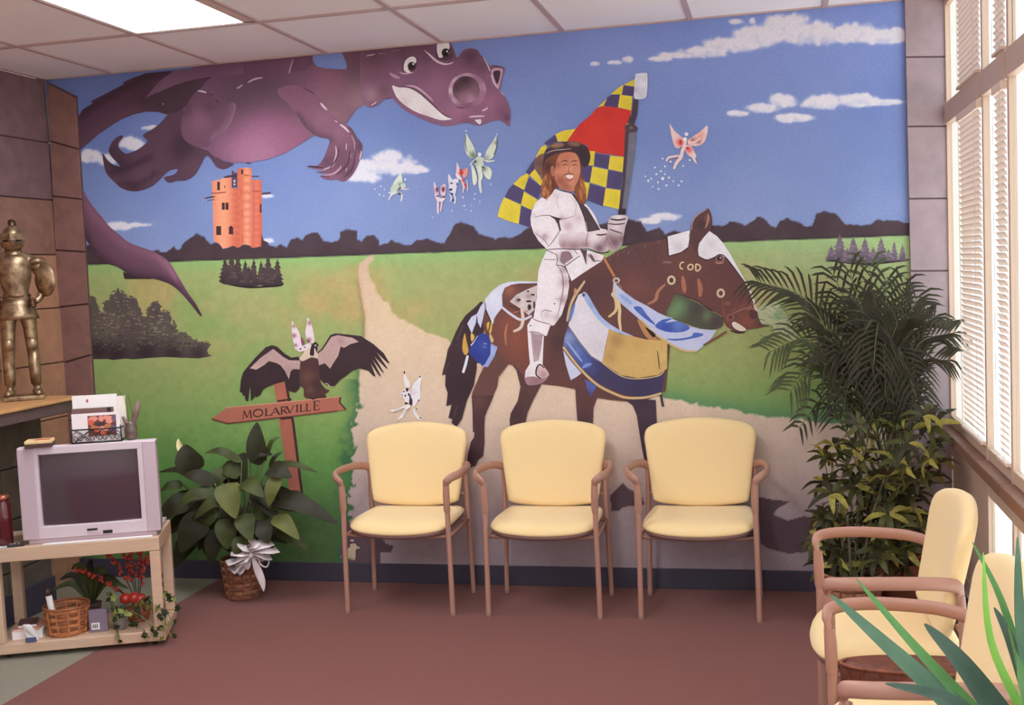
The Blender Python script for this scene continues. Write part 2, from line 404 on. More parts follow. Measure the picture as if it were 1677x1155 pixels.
TREE_TOP = [(70, 425), (147, 400), (152, 404), (160, 418), (200, 420), (255, 410), (262, 412), (272, 413), (285, 404), (290, 409), (296, 405), (310, 391), (322, 383), (335, 388), (345, 400), (352, 397), (360, 400), (400, 402), (430, 395), (440, 400), (452, 404), (460, 400), (470, 405), (477, 392), (487, 388), (495, 395), (500, 385), (508, 382), (520, 382), (528, 390), (533, 396), (545, 397), (555, 393), (558, 380), (572, 375), (584, 377), (586, 393), (592, 396), (600, 386), (612, 385), (620, 393), (622, 402), (635, 397), (641, 391), (655, 400), (672, 401), (685, 393), (700, 390), (715, 396), (728, 398), (735, 385), (745, 368), (757, 364), (775, 370), (785, 383), (800, 387), (812, 393), (825, 387), (840, 390), (855, 380), (870, 370), (900, 380), (1000, 365), (1025, 358), (1050, 362), (1060, 380), (1070, 375), (1080, 372), (1090, 385), (1105, 378), (1115, 381), (1140, 380), (1165, 370), (1185, 370), (1195, 363), (1205, 362), (1220, 369), (1232, 364), (1240, 356), (1250, 358), (1258, 366), (1270, 372), (1278, 362), (1288, 357), (1305, 365), (1330, 372), (1337, 350), (1352, 345), (1372, 352), (1385, 368), (1410, 370), (1425, 368), (1435, 360), (1470, 362), (1500, 366), (1570, 366)]
CLOUDS = [  # (x, y, rx, ry, whiteness)
    (1085, 97, 28, 5), (1115, 92, 40, 8), (1150, 86, 45, 12), (1195, 74, 50, 17), (1240, 60, 45, 24), (1275, 47, 40, 25), (1300, 40, 34, 19), (1330, 56, 60, 22), (1395, 58, 60, 20), (1440, 62, 45, 15), (1470, 60, 22, 15), (1500, 62, 30, 14),
    (1212, 186, 22, 6), (1248, 178, 32, 12), (1283, 166, 28, 14), (1345, 168, 38, 15), (1405, 165, 38, 13), (1450, 168, 40, 7), (1300, 194, 34, 10),
    (975, 105, 8, 3.5), (1008, 103, 13, 4), (1028, 98, 11, 7), (1205, 36, 15, 6), (1232, 35, 7, 8),
    (612, 278, 46, 17), (638, 262, 30, 20), (596, 290, 42, 12), (676, 278, 36, 8), (640, 276, 44, 15),
    (192, 371, 30, 9), (226, 369, 24, 5), (150, 258, 25, 13), (176, 262, 20, 13), (215, 237, 24, 15), (247, 210, 16, 5),
    (1088, 355, 30, 8), (1062, 362, 22, 6), (440, 394, 11, 6), (438, 322, 12, 3), (170, 415, 20, 5)]
def poly_y(P, x): P = np.array(P, float); return np.interp(x, P[:, 0], P[:, 1])
PATH_L = [(420, 604), (432, 588), (450, 585), (480, 590), (520, 597), (550, 596), (600, 588), (660, 587), (700, 583), (740, 579), (790, 573), (830, 575), (880, 572), (925, 562), (965, 560)]
PATH_R = [(420, 612), (436, 602), (450, 606), (480, 620), (520, 652), (545, 700), (556, 735), (590, 860), (640, 1040), (650, 1085), (660, 1130), (668, 1180), (680, 1240), (686, 1300), (692, 1345), (720, 1700)]
def background(X, Y):
    n1 = fbm(X, Y, 90, 1); n2 = fbm(X, Y, 30, 5); n3 = fbm(X, Y, 9, 9, 3)
    ty = np.array([-20, 60, 150, 250, 370, 430]); C = np.array([(134, 154, 216), (132, 150, 210), (124, 142, 198), (124, 141, 192), (134, 150, 196), (138, 154, 198)], float)  # sky paint lifted at the top to offset the weaker light there
    sky = np.stack([np.interp(Y, ty, C[:, k]) for k in range(3)], -1)
    sky += ((n1-0.5)*14)[..., None]*np.array([1.2, 1.0, 0.5])
    sky = mixc(sky, (98, 118, 180), 0.40*sst(480, 200, X)*sst(420, 150, Y))
    # clouds
    al = np.zeros_like(X); sh = np.zeros_like(X)
    for (cx_, cy_, rx, ry) in CLOUDS:
        m = (np.abs(X-cx_) < rx*1.6) & (np.abs(Y-cy_) < ry*1.9)
        if not m.any(): continue
        dx = (X[m]-cx_)/rx; dy = (Y[m]-cy_)/ry
        d = 1-np.sqrt(dx*dx+np.where(dy > 0, dy*dy*1.6, dy*dy))+0.12+(n2[m]-0.5)*0.7+(n3[m]-0.5)*0.45
        a = sst(0.0, 0.45, d)
        al[m] = np.maximum(al[m], a); sh[m] = np.maximum(sh[m], a*np.clip(0.9-0.55*dy+(n3[m]-.5), 0, 1))
    cl = mixc(np.ones(X.shape+(3,))*np.array((178, 186, 222.)), (236, 228, 232), np.clip(sh*1.1, 0, 1))
    col = sky*(1-al[..., None]*0.93)+cl*(al[..., None]*0.93)
    # field
    top = 434-(X-150)*0.0358
    t = np.clip((Y-top)/(700-top), 0, 1.6)
    F = np.array([(150, 186, 114), (162, 174, 110), (170, 168, 108), (160, 168, 104), (134, 162, 90), (102, 146, 74), (82, 108, 62)], float); ft = np.array([0, 0.08, 0.3, 0.6, 0.95, 1.25, 1.55])
    fd = np.stack([np.interp(t, ft, F[:, k]) for k in range(3)], -1)
    fd = mixc(fd, (192, 162, 106), 0.75*sst(0.5, 0.72, n1)*sst(0.02, 0.1, t)*sst(0.75, 0.3, t))
    fd = mixc(fd, (134, 168, 94), 0.55*sst(0.5, 0.75, fbm(X, Y, 70, 21))*sst(0.05, 0.3, t))
    fd = mixc(fd, (170, 190, 140), 0.5*sst(1000, 1300, X)*sst(0.5, 0.1, t))
    fd += ((n3-0.5)*16)[..., None]
    # path
    xl = np.interp(Y, [p[0] for p in PATH_L], [p[1] for p in PATH_L]); xr = np.interp(Y, [p[0] for p in PATH_R], [p[1] for p in PATH_R])
    jag = (n3-0.5)*sst(600, 700, Y)*34+(n2-0.5)*4
    jr = (n3-0.5)*14
    dl = X+jag-xl; dr = xr+jr*np.where(Y > 600, 1.6, 0.8)*1.0-X
    # right boundary is nearly level for x > 740: use vertical distance there
    yr = np.interp(X, [p[1] for p in PATH_R], [p[0] for p in PATH_R])
    below = Y-yr+(n3-0.5)*10
    wr = np.where(X < 735, sst(-2, 2, dr*0.6)*sst(-16, 14, dr+8), sst(-2, 2, below))
    wl = sst(-2, 2, dl)
    pt = np.array([420, 520, 650, 760, 850, 940]); PC = np.array([(212, 176, 150), (226, 196, 162), (224, 196, 170), (208, 180, 166), (176, 154, 156), (166, 146, 152)], float)  # greyish foot of the path partly paints the shade beneath the chairs
    path = np.stack([np.interp(Y, pt, PC[:, k]) for k in range(3)], -1)+((n3-0.5)*10+(n2-.5)*8)[..., None]
    # darker grass along the path edges
    edge = np.exp(-np.clip(-dl, 0, None)/np.where(Y > 620, 26, 5))*sst(-40, 1, dl)*sst(8, 2, dl)*sst(440, 640, Y)
    fd = mixc(fd, (56, 100, 66), np.clip(edge*0.8*(0.6+n2), 0, 0.85)*(X < 740))
    e2 = np.exp(-np.clip(-below, 0, None)/16.0)*(X > 1060)
    fd = mixc(fd, (82, 132, 92), np.clip(e2*0.85, 0, 0.8))
    g = fd*(1-(wl*wr)[..., None])+path*(wl*wr)[..., None]
    e3 = np.exp(-np.abs(dl)/2.2)*sst(430, 470, Y)*sst(640, 560, Y)
    g = mixc(g, (150, 110, 76), 0.55*e3)
    # tree line
    tt = poly_y(TREE_TOP, X)+(n3-0.5)*6
    tree = np.ones(X.shape+(3,))*np.array((74, 56, 62.))+((n2-0.5)*16)[..., None]
    tree = mixc(tree, (44, 32, 40), sst(4, 0, top-Y))
    wt = sst(-1, 1, Y-tt); wf = sst(-1.2, 1.2, Y-top+(n2-.5)*2)
    col = col*(1-wt[..., None])+tree*wt[..., None]
    col = col*(1-wf[..., None])+g*wf[..., None]
    # painted shadows on the path
    for P in SHADOWS:
        m = inpoly(X, Y, P); col[m] = np.array((98, 76, 84.))+((n2[m]-0.5)*10)[..., None]
    return col
def zp(ox, oy, s, pts): return [(ox+x/s, oy+y/s) for x, y in pts]
SHADOWS = [zp(1080, 560, 3.04, [(480, 770), (560, 785), (650, 795), (590, 830), (565, 860), (640, 890), (720, 868), (800, 880), (960, 900), (960, 1010), (800, 1000), (740, 1045), (640, 1055), (540, 1030), (470, 985), (400, 965), (440, 900)]),
           zp(530, 860, 11.55, [(430, -60), (1000, 60), (1260, 205), (1240, 240), (1120, 262), (1180, 350), (1330, 400), (1270, 520), (1085, 530), (1060, 760), (380, 760), (300, 500), (360, 200)]),
           zp(880, 650, 3.98, [(475, 640), (560, 560), (600, 600), (680, 640), (700, 700), (560, 720), (530, 745), (480, 740)])]
def build_background():
    st = 2.0
    gx = np.arange(60, 1572, st); gy = np.arange(-12, 975, st)
    X, Y = np.meshgrid(gx, gy)
    col = background(X, Y).reshape(-1, 3)
    x, z = wall_xz(X, Y)
    ok = (x > XL-0.02) & (x < XR+0.02) & (z > -0.02) & (z < ZC+0.03)
    x = np.clip(x, XL, XR); z = np.clip(z, 0, ZC)
    nx = len(gx); ny = len(gy)
    V = np.zeros((nx*ny, 3), np.float32); V[:, 0] = x.ravel(); V[:, 1] = -0.0004; V[:, 2] = z.ravel()
    idx = np.arange(nx*ny).reshape(ny, nx)
    q = np.stack([idx[1:, :-1], idx[1:, 1:], idx[:-1, 1:], idx[:-1, :-1]], -1).reshape(-1, 4)
    good = ok[1:, :-1] & ok[1:, 1:] & ok[:-1, 1:] & ok[:-1, :-1]
    q = q[good.ravel()]
    me = bpy.data.meshes.new('painted_landscape')
    me.vertices.add(len(V)); me.vertices.foreach_set('co', V.ravel())
    me.loops.add(q.size); me.loops.foreach_set('vertex_index', q.ravel().astype(np.int32))
    me.polygons.add(len(q)); me.polygons.foreach_set('loop_start', np.arange(0, q.size, 4, dtype=np.int32)); me.polygons.foreach_set('loop_total', np.full(len(q), 4, np.int32))
    me.update(calc_edges=True)
    at = me.attributes.new('paint', 'FLOAT_COLOR', 'POINT'); c = np.ones((len(V), 4), np.float32); c[:, :3] = lin(np.clip(col, 0, 255)); at.data.foreach_set('color', c.ravel())
    o = link('painted_landscape', me, paint_m, wall_back); o['label'] = 'painted sky, clouds, tree line, meadow and sandy path of the mural'
build_background()

LAYER = [0]
class Paint:
    """one painted figure: patches of flat colour laid over one another, measured on a sheet (ox, oy, scale)"""
    def __init__(s, sheet=(0, 0, 1)): s.V = []; s.F = []; s.C = []; s.sh = sheet; s.sat = 1.0
    def on(s, *sheet): s.sh = sheet; return s
    def px(s, pts): ox, oy, k = s.sh; P = np.asarray(pts, float).reshape(-1, 2); return np.stack([ox+P[:, 0]/k, oy+P[:, 1]/k], -1)
    def _emit(s, P, tris, cols):
        LAYER[0] += 1
        x, z = wall_xz(P[:, 0], P[:, 1]); y = -0.0008-LAYER[0]*0.000004
        z = np.minimum(z, ZC-0.0005)
        o = len(s.V)
        s.V += [(float(a), y, float(b)) for a, b in zip(x, z)]; s.F += [tuple(int(i)+o for i in t) for t in tris]; s.C += [tuple(c) for c in cols]
    def fill(s, pts, col, spots=(), smooth=True, step=None, sub=4, lines=()):
        """spots: (x, y, radius, colour, strength) airbrushed; lines: (pts, width, colour, strength) soft strokes"""
        P = s.px(crom(pts, sub) if smooth else pts); n = len(P); k = s.sh[2]
        nxt = np.roll(P, -1, 0)
        if step is None: step = max(2.2, min(7.0, math.sqrt(max(1.0, np.ptp(P[:, 0])*np.ptp(P[:, 1])))/14))
        if spots or lines:
            Q = []
            for a, b in zip(P, nxt):
                m = max(1, int(np.hypot(*(b-a))/step)); Q += [a+(b-a)*i/m for i in range(m)]
            P = np.array(Q); n = len(P)
            gx, gy = np.meshgrid(np.arange(P[:, 0].min()+step/2, P[:, 0].max(), step), np.arange(P[:, 1].min()+step/2, P[:, 1].max(), step*0.87))
            gx = gx+np.where(np.arange(gx.shape[0]) % 2, step/2, 0)[:, None]
            gx = gx.ravel(); gy = gy.ravel(); m = inpoly(gx, gy, P); I = np.stack([gx[m], gy[m]], -1)
            if len(I):   # keep clear of the outline
                d = np.min(np.hypot(I[:, None, 0]-P[None, :, 0], I[:, None, 1]-P[None, :, 1]), 1); I = I[d > step*0.45]
            A = np.concatenate([P, I]) if len(I) else P
        else: A = P
        res = geometry.delaunay_2d_cdt([Vector(p) for p in A], [(i, (i+1) % n) for i in range(n)], [], 0, 1e-4)
        R = np.array([tuple(v) for v in res[0]]); T = np.array(res[2])
        cen = R[T].mean(1); keep = inpoly(cen[:, 0], cen[:, 1], P); T = T[keep]
        # wind them to face the room (-y)
        a, b, c = R[T[:, 0]], R[T[:, 1]], R[T[:, 2]]
        cr = (b[:, 0]-a[:, 0])*(c[:, 1]-a[:, 1])-(b[:, 1]-a[:, 1])*(c[:, 0]-a[:, 0])
        T[cr > 0] = T[cr > 0][:, ::-1]
        C = np.ones((len(R), 3))*np.array(col, float)
        for (x, y, r, cc, w) in spots:
            q = s.px([(x, y)])[0]; rr = r/k
            g = w*np.exp(-((R[:, 0]-q[0])**2+(R[:, 1]-q[1])**2)/(rr*rr)); C = mixc(C, cc, g)
        for (lp, wd, cc, w) in lines:
            L = s.px(crom(lp, 6, False)); d = np.min(np.hypot(R[:, None, 0]-L[None, :, 0], R[:, None, 1]-L[None, :, 1]), 1)
            C = mixc(C, cc, w*np.exp(-(d/(wd/k))**2))
        s._emit(R, T, C); return s
    def ell(s, x, y, rx, ry, col, spots=(), rot=0.0, n=18):
        th = np.linspace(0, 2*math.pi, n, endpoint=False); c, d = math.cos(rot), math.sin(rot)
        pts = [(x+rx*math.cos(t)*c-ry*math.sin(t)*d, y+rx*math.cos(t)*d+ry*math.sin(t)*c) for t in th]
        return s.fill(pts, col, spots, smooth=False)
    def line(s, pts, w, col, taper=0.0, smooth=True, col2=None):
        """brush stroke; taper 1 = pointed at both ends, -1 = pointed at the end"""
        P = s.px(crom(pts, 6, False) if smooth and len(pts) > 2 else pts); n = len(P); k = s.sh[2]; w = w/k/2
        T = np.gradient(P, axis=0); T /= np.linalg.norm(T, axis=1)[:, None]+1e-9; N = np.stack([-T[:, 1], T[:, 0]], -1)
        u = np.linspace(0, 1, n)
        ww = w*np.ones(n)
        if taper > 0: ww *= (1-taper)+taper*np.sin(np.pi*np.clip(u, 0.02, 0.98))**0.6
        elif taper < 0: ww *= np.maximum(1+taper*u, 0.05)
        A = np.concatenate([P+N*ww[:, None], P-N*ww[:, None]])
        tr = []
        for i in range(n-1): tr += [(i, n+i, i+1), (i+1, n+i, n+i+1)]
        C = np.ones((2*n, 3))*np.array(col, float)
        if col2 is not None: uu = np.concatenate([u, u]); C = mixc(C, col2, uu)
        s._emit(A, tr, C); return s
    def build(s, name, label):
        C = np.array(s.C, float); g = C.mean(1, keepdims=True)
        return color_mesh(name, s.V, s.F, g+(C-g)*s.sat, wall_back, label)
# ------------------------------------------------------------------ castle
SA = (120, 90, 5.0214); SB = (360, 70, 5.0214); SC = (600, 50, 6.708); SD = (120, 260, 4.126); SE = (320, 250, 5.0217); SF = (600, 200, 6.796)
SG = (370, 510, 5.776); SH = (620, 580, 9.62); SI = (800, 110, 4.2778); SJ = (860, 220, 5.25); SK = (720, 440, 4.442); SL = (840, 400, 4.812)
SM = (900, 460, 4.8125); SN = (980, 330, 4.279); SO = (1080, 180, 8.25); SR = (140, 460, 7.62); SS = (700, 650, 7.7)
p = Paint(SE)
dk = (78, 44, 48)
p.fill([(345, 285), (300, 290), (300, 150), (318, 150), (318, 165), (345, 165)], (92, 70, 88), smooth=False)
p.ell(322, 235, 9, 12, (200, 190, 200)); p.ell(322, 262, 8, 8, (225, 200, 190))
p.line([(232, 207), (280, 195), (345, 192)], 16, dk, 0.5); p.line([(460, 197), (522, 195)], 12, dk, 0.3)
p.fill([(135, 238), (180, 225), (215, 222), (215, 210), (298, 206), (298, 292), (352, 295), (352, 785), (310, 766), (270, 782), (228, 792), (190, 742), (150, 732), (145, 480), (140, 330)], (240, 152, 116), smooth=False, step=3, lines=[([(338, 220), (338, 500), (338, 790)], 46, (208, 102, 78), .95), ([(225, 220), (225, 500), (225, 790)], 40, (248, 168, 130), .7), ([(140, 230), (145, 480), (152, 740)], 20, (226, 134, 104), .6)])
p.fill([(468, 228), (505, 220), (545, 234), (548, 500), (552, 772), (520, 776), (468, 786)], (214, 106, 82), smooth=False, step=3, lines=[([(505, 220), (505, 500), (505, 790)], 20, (234, 132, 102), .8)])
p.fill([(345, 135), (375, 128), (400, 124), (430, 124), (465, 134), (464, 500), (466, 784), (450, 766), (400, 752), (352, 786), (350, 500)], (218, 114, 86), smooth=False, step=3, lines=[([(425, 120), (425, 500), (425, 790)], 30, (250, 168, 128), .95), ([(350, 130), (350, 500), (350, 790)], 12, (202, 94, 74), .8)])
for a in [(180, 240, 202, 310), (218, 412, 243, 470), (248, 412, 273, 470), (172, 605, 212, 678), (376, 140, 394, 176), (531, 424, 545, 494)]:
    p.fill([(a[0], a[1]), (a[2], a[1]), (a[2], a[3]), (a[0], a[3])], dk, smooth=False)
p.fill([(276, 672), (276, 615), (292, 600), (311, 615), (312, 672)], dk, smooth=False)
p.ell(242, 282, 7, 12, (196, 96, 70)); p.line([(378, 290), (380, 350)], 8, (206, 96, 74)); p.line([(382, 470), (384, 540)], 8, (204, 94, 74)); p.line([(386, 670), (386, 745)], 8, (204, 94, 74))
p.line([(76, 378), (120, 368), (162, 362)], 12, dk, 0.5); p.line([(98, 396), (160, 386)], 9, dk, 0.5); p.line([(130, 334), (200, 332), (252, 324)], 9, (150, 70, 60), .3)
p.line([(545, 337), (580, 336), (622, 328)], 14, dk, 0.5); p.line([(400, 186), (440, 186)], 7, (160, 76, 62)); p.line([(468, 318), (545, 320)], 8, (170, 82, 66))
p.fill([(545, 665), (560, 720), (600, 740), (600, 785), (540, 780)], (74, 56, 62), smooth=False)
p.build('painted_castle', 'painted coral coloured castle tower on the horizon under the dragon')

# ------------------------------------------------------------------ painted trees
def conifers(p, trees, base, dark, lightc, shadow, seed, fuzz=1.0):
    r = random.Random(seed)
    for (x, yb, yt, w) in trees:
        n = 7; L = []; R_ = []
        for i in range(n):
            t = i/(n-1); y = yt+(yb-yt)*t; ww = w*(0.08+0.92*t**0.8)
            L += [(x-ww*(0.75+r.random()*.4*fuzz), y+r.random()*6), (x-ww*0.6, y+8)]; R_ += [(x+ww*(0.75+r.random()*.4*fuzz), y+r.random()*6), (x+ww*0.6, y+8)]
        p.fill([(x, yt-6)]+R_+L[::-1], base, [(x, yb, w*1.2, dark, .6), (x-w*.3, (yt+yb)/2, w*.5, lightc, .5)], smooth=False)
    for _ in range(int(5*len(trees))):
        x, yb, yt, w = r.choice(trees); t = r.uniform(.35, .95); y = yt+(yb-yt)*t; xx = x+r.uniform(-1, 1)*w*t*.8
        p.line([(xx-w*.16, y), (xx, y-4), (xx+w*.16, y+2)], w*.13, lightc, .8)
p = Paint(SE)
p.fill([(205, 1068), (260, 1050), (360, 1075), (480, 1095), (560, 1080), (712, 1078), (700, 1100), (560, 1112), (430, 1115), (300, 1095)], (40, 28, 34))
p.line([(205, 1060), (300, 1062), (400, 1085), (520, 1095), (600, 1082), (710, 1080)], 9, (196, 168, 140), .6)
conifers(p, [(245, 1058, 870, 62), (300, 1065, 830, 60), (350, 1080, 850, 66), (410, 1088, 890, 60), (480, 1090, 875, 56), (540, 1085, 895, 54), (600, 1085, 850, 66), (675, 1075, 880, 60), (565, 1085, 940, 80), (440, 1088, 940, 90), (330, 1080, 930, 100), (640, 1080, 950, 80)], (76, 60, 62), (56, 42, 48), (92, 76, 74), None, 3)
p.build('painted_tree_group', 'painted dark conifer clump in the meadow below the castle')
p = Paint((1257, 290, 3.983))
p.fill([(380, 545), (480, 535), (640, 555), (900, 535), (905, 548), (740, 568), (660, 578), (560, 570), (470, 558)], (58, 44, 52))
p.line([(385, 543), (520, 532), (640, 556), (780, 540), (900, 536)], 7, (206, 190, 176), .5)
conifers(p, [(415, 540, 450, 46), (470, 540, 375, 62), (560, 545, 395, 66), (635, 550, 400, 62), (690, 545, 460, 50), (740, 540, 398, 54), (790, 540, 470, 40), (826, 540, 420, 34), (880, 538, 445, 34), (520, 550, 470, 70), (600, 552, 480, 70)], (120, 102, 116), (96, 80, 94), (146, 128, 140), None, 5)
p.build('painted_tree_group', 'painted mauve grey conifer clump in the meadow near the windows')
p = Paint(SR)
p.fill([(60, 190), (120, 215), (150, 300), (180, 420), (240, 400), (230, 280), (320, 250), (320, 160), (350, 175), (410, 100), (440, 150), (490, 165), (540, 215), (620, 225), (650, 250), (665, 320), (690, 340), (715, 470), (770, 440), (775, 350), (820, 320), (835, 285), (880, 262), (925, 310), (940, 390), (1000, 395), (1010, 370), (1080, 480), (1060, 530), (1130, 580), (1145, 660), (1260, 650), (1300, 710), (1380, 745), (1420, 770), (1530, 775), (1545, 820), (1520, 870), (1540, 920), (1590, 935), (1420, 968), (1200, 960), (1000, 950), (800, 962), (600, 980), (500, 970), (340, 990), (280, 975), (60, 980)],
       (98, 86, 80), [(150, 880, 130, (52, 36, 42), .95), (400, 920, 160, (54, 38, 44), .95), (750, 910, 170, (54, 38, 44), .95), (1100, 910, 150, (54, 38, 44), .95), (1400, 910, 110, (56, 40, 46), .9), (450, 250, 120, (84, 70, 72), .6), (620, 600, 160, (88, 74, 72), .7), (850, 350, 80, (82, 68, 70), .6), (300, 550, 130, (118, 104, 88), .6), (950, 600, 100, (104, 92, 82), .6), (1250, 760, 110, (116, 104, 90), .6)], smooth=False)
r_ = random.Random(4)
OUT = [(60, 190), (120, 215), (150, 300), (180, 420), (240, 400), (230, 280), (320, 250), (320, 160), (410, 100), (490, 165), (620, 225), (665, 320), (715, 470), (770, 440), (775, 350), (835, 285), (880, 262), (925, 310), (940, 390), (1010, 370), (1080, 480), (1130, 580), (1145, 660), (1260, 650), (1300, 710), (1420, 770), (1530, 775), (1545, 820)]
for k in range(260):      # feathery outline
    i = r_.randrange(len(OUT)-1); t = r_.random(); x = OUT[i][0]*(1-t)+OUT[i+1][0]*t; y = OUT[i][1]*(1-t)+OUT[i+1][1]*t
    a = r_.uniform(0, 6.28); w = r_.uniform(14, 34); p.line([(x, y), (x+math.cos(a)*w*.5, y+math.sin(a)*w*.4-3), (x+math.cos(a)*w, y+math.sin(a)*w*.8)], r_.uniform(9, 20), r_.choice([(98, 86, 80), (88, 76, 72), (110, 98, 86)]), .9)
INS = [(110, 420), (330, 240), (440, 170), (620, 270), (700, 480), (790, 440), (870, 290), (940, 420), (1060, 540), (1130, 640), (1260, 700), (1480, 820), (1400, 870), (110, 880)]
for _ in range(620):
    x = r_.uniform(90, 1500); y = r_.uniform(150, 890)
    if not inpoly(np.array([x]), np.array([y]), INS)[0]: continue
    f = max(0, min(1, (900-y)/260)); w = r_.uniform(8, 24)
    c = r_.choice([(150, 138, 116), (130, 118, 100), (78, 64, 64), (112, 100, 90), (122, 112, 94), (92, 80, 76), (140, 130, 108)]); c = tuple(v*(.62+.38*f) for v in c)
    p.line([(x-w, y+r_.uniform(-6, 6)), (x, y-5), (x+w, y+r_.uniform(-6, 8))], r_.uniform(9, 19), c, .9)
p.build('painted_bush_group', 'painted grey green bush group under the dragon tail')

# ------------------------------------------------------------------ dragon
p = Paint(SD); p.sat = 0.78
p.fill([(340, 765), (400, 790), (520, 805), (540, 812), (350, 812), (345, 800)], (62, 46, 44), smooth=False)
p.fill([(45, 150), (65, 200), (100, 270), (150, 340), (200, 400), (250, 460), (310, 510), (370, 560), (440, 590), (540, 625), (610, 665), (660, 710), (720, 810), (780, 910), (830, 980), (872, 1060), (850, 1050), (800, 985), (720, 895), (660, 850), (600, 825), (530, 808), (450, 800), (380, 780), (300, 730), (250, 715), (200, 680), (140, 620), (90, 550), (40, 480)],
       (116, 70, 92), [], lines=[([(60, 230), (130, 360), (230, 470), (360, 580), (520, 640), (620, 700), (700, 830), (790, 960)], 45, (150, 90, 116), .75), ([(60, 500), (140, 630), (260, 725), (400, 790), (560, 815), (660, 850), (760, 945), (860, 1055)], 42, (74, 42, 62), .9), ([(560, 650), (640, 720), (700, 810)], 18, (178, 108, 140), .7)])
p.on(*SA)
p.fill([(45, 510), (80, 450), (165, 397), (145, 382), (260, 325), (425, 238), (405, 230), (480, 195), (600, 152), (820, 130), (1000, 300), (900, 480), (770, 490), (700, 470), (600, 466), (500, 490), (400, 530), (300, 592), (200, 662), (120, 732), (70, 775), (30, 790)],
       (96, 58, 78), [(600, 330, 120, (80, 48, 62), .7), (760, 400, 120, (78, 48, 62), .8)], smooth=False, lines=[([(60, 500), (200, 400), (400, 290), (600, 180), (800, 140)], 40, (70, 40, 56), .8), ([(80, 740), (300, 560), (520, 450)], 40, (114, 70, 88), .6)])
# far hind foot, the curled claws and the near foot
p.fill([(900, 370), (780, 490), (720, 560), (640, 620), (575, 662), (612, 710), (560, 760), (500, 795), (440, 812), (400, 790), (375, 750), (385, 710), (412, 680), (400, 662), (350, 685), (310, 740), (295, 790), (320, 840), (390, 915), (340, 905), (290, 870), (245, 812), (255, 900), (280, 980), (350, 1050), (400, 1095), (480, 1120), (560, 1115), (650, 1080), (720, 1020), (790, 955), (862, 940), (830, 985), (750, 1008), (790, 1050), (860, 1035), (930, 1030), (1000, 990), (1050, 910), (1092, 835), (1130, 850), (1180, 920), (1240, 940), (1300, 915), (1320, 893), (1230, 868), (1100, 785), (1000, 740), (930, 600)],
       (98, 60, 80), [(380, 900, 90, (70, 42, 56), .8), (320, 800, 60, (76, 46, 60), .7), (900, 760, 120, (66, 40, 54), .9), (500, 1090, 60, (72, 42, 58), .8), (560, 980, 80, (108, 68, 88), .6), (700, 700, 110, (102, 62, 82), .6), (1000, 900, 70, (104, 66, 84), .7), (1230, 910, 50, (104, 66, 84), .6)], lines=[([(330, 960), (450, 930), (560, 880), (640, 840)], 26, (66, 38, 52), .8), ([(380, 1070), (500, 1070), (600, 1030), (680, 970)], 22, (68, 40, 54), .7)])
p.on(0, 0, 1)
p.fill([(290, 118), (360, 100), (512, 84), (513, 100), (519, 109), (531, 112), (567, 114), (569, 108), (565, 96), (560, 86), (640, 76), (670, 140), (640, 162), (627, 163), (617, 173), (605, 174), (595, 172), (583, 181), (575, 191), (560, 215), (513, 223), (491, 237), (467, 251), (440, 261), (410, 266), (380, 267), (352, 257), (338, 245), (322, 238), (305, 205), (295, 150)],
       (128, 78, 106), [(330, 130, 50, (122, 78, 110), .8), (400, 130, 40, (116, 74, 104), .6), (430, 160, 42, (92, 64, 80), .95), (390, 175, 35, (92, 62, 78), .9), (470, 175, 36, (100, 68, 82), .85), (440, 222, 48, (172, 92, 132), .9), (400, 240, 42, (180, 104, 142), .8), (480, 225, 34, (168, 90, 124), .7), (545, 135, 36, (156, 88, 112), .9), (590, 160, 26, (170, 128, 130), .8), (600, 110, 45, (108, 70, 84), .8), (525, 160, 30, (150, 92, 112), .7), (550, 190, 26, (156, 104, 112), .8), (600, 150, 22, (160, 104, 116), .5), (425, 264, 40, (196, 126, 158), .5), (370, 205, 25, (134, 80, 104), .6)], step=5, smooth=False)
p.on(*SB)
p.line([(150, 380), (190, 350)], 16, (214, 168, 188), .8); p.line([(230, 330), (290, 300), (355, 288)], 14, (212, 166, 186), .8)
p.line([(605, 140), (590, 190), (572, 250)], 14, (200, 150, 172), .5); p.line([(480, 385), (540, 372), (600, 376)], 12, (170, 112, 134), .8)
p.fill([(612, 128), (760, 112), (770, 160), (700, 235), (580, 240)], (110, 66, 92), [(690, 160, 60, (128, 80, 106), .6)], smooth=False)
p.line([(130, 510), (80, 640), (20, 740)], 42, (150, 98, 122), .8)
p.on(*SA)
p.fill([(597, 352), (640, 300), (700, 230), (830, 128), (1100, 100), (1400, 60), (1400, 160), (1130, 180), (1000, 200), (850, 245), (720, 300)], (128, 84, 114), [(750, 220, 80, (132, 90, 122), .7), (1200, 130, 120, (118, 76, 106), .6)], smooth=False)
p.fill([(597, 354), (720, 302), (850, 247), (1000, 203), (1132, 184), (1100, 215), (1040, 290), (950, 400), (860, 470), (780, 478), (640, 430), (560, 400)], (82, 52, 66), [(1050, 230, 60, (98, 62, 82), .6)])
p.fill([(1020, 298), (1100, 308), (1160, 345), (1200, 395), (1212, 425), (1330, 392), (1310, 490), (1250, 610), (1150, 720), (1080, 765), (1000, 752), (920, 700), (890, 620), (900, 500), (950, 390)], (118, 72, 96), [(1040, 540, 110, (148, 88, 116), .9), (960, 650, 70, (132, 78, 102), .6), (1130, 430, 60, (100, 62, 82), .8), (1200, 520, 60, (122, 74, 96), .6), (920, 450, 60, (92, 58, 76), .7)], lines=[([(1330, 400), (1270, 560), (1150, 690)], 26, (154, 104, 130), .8)])
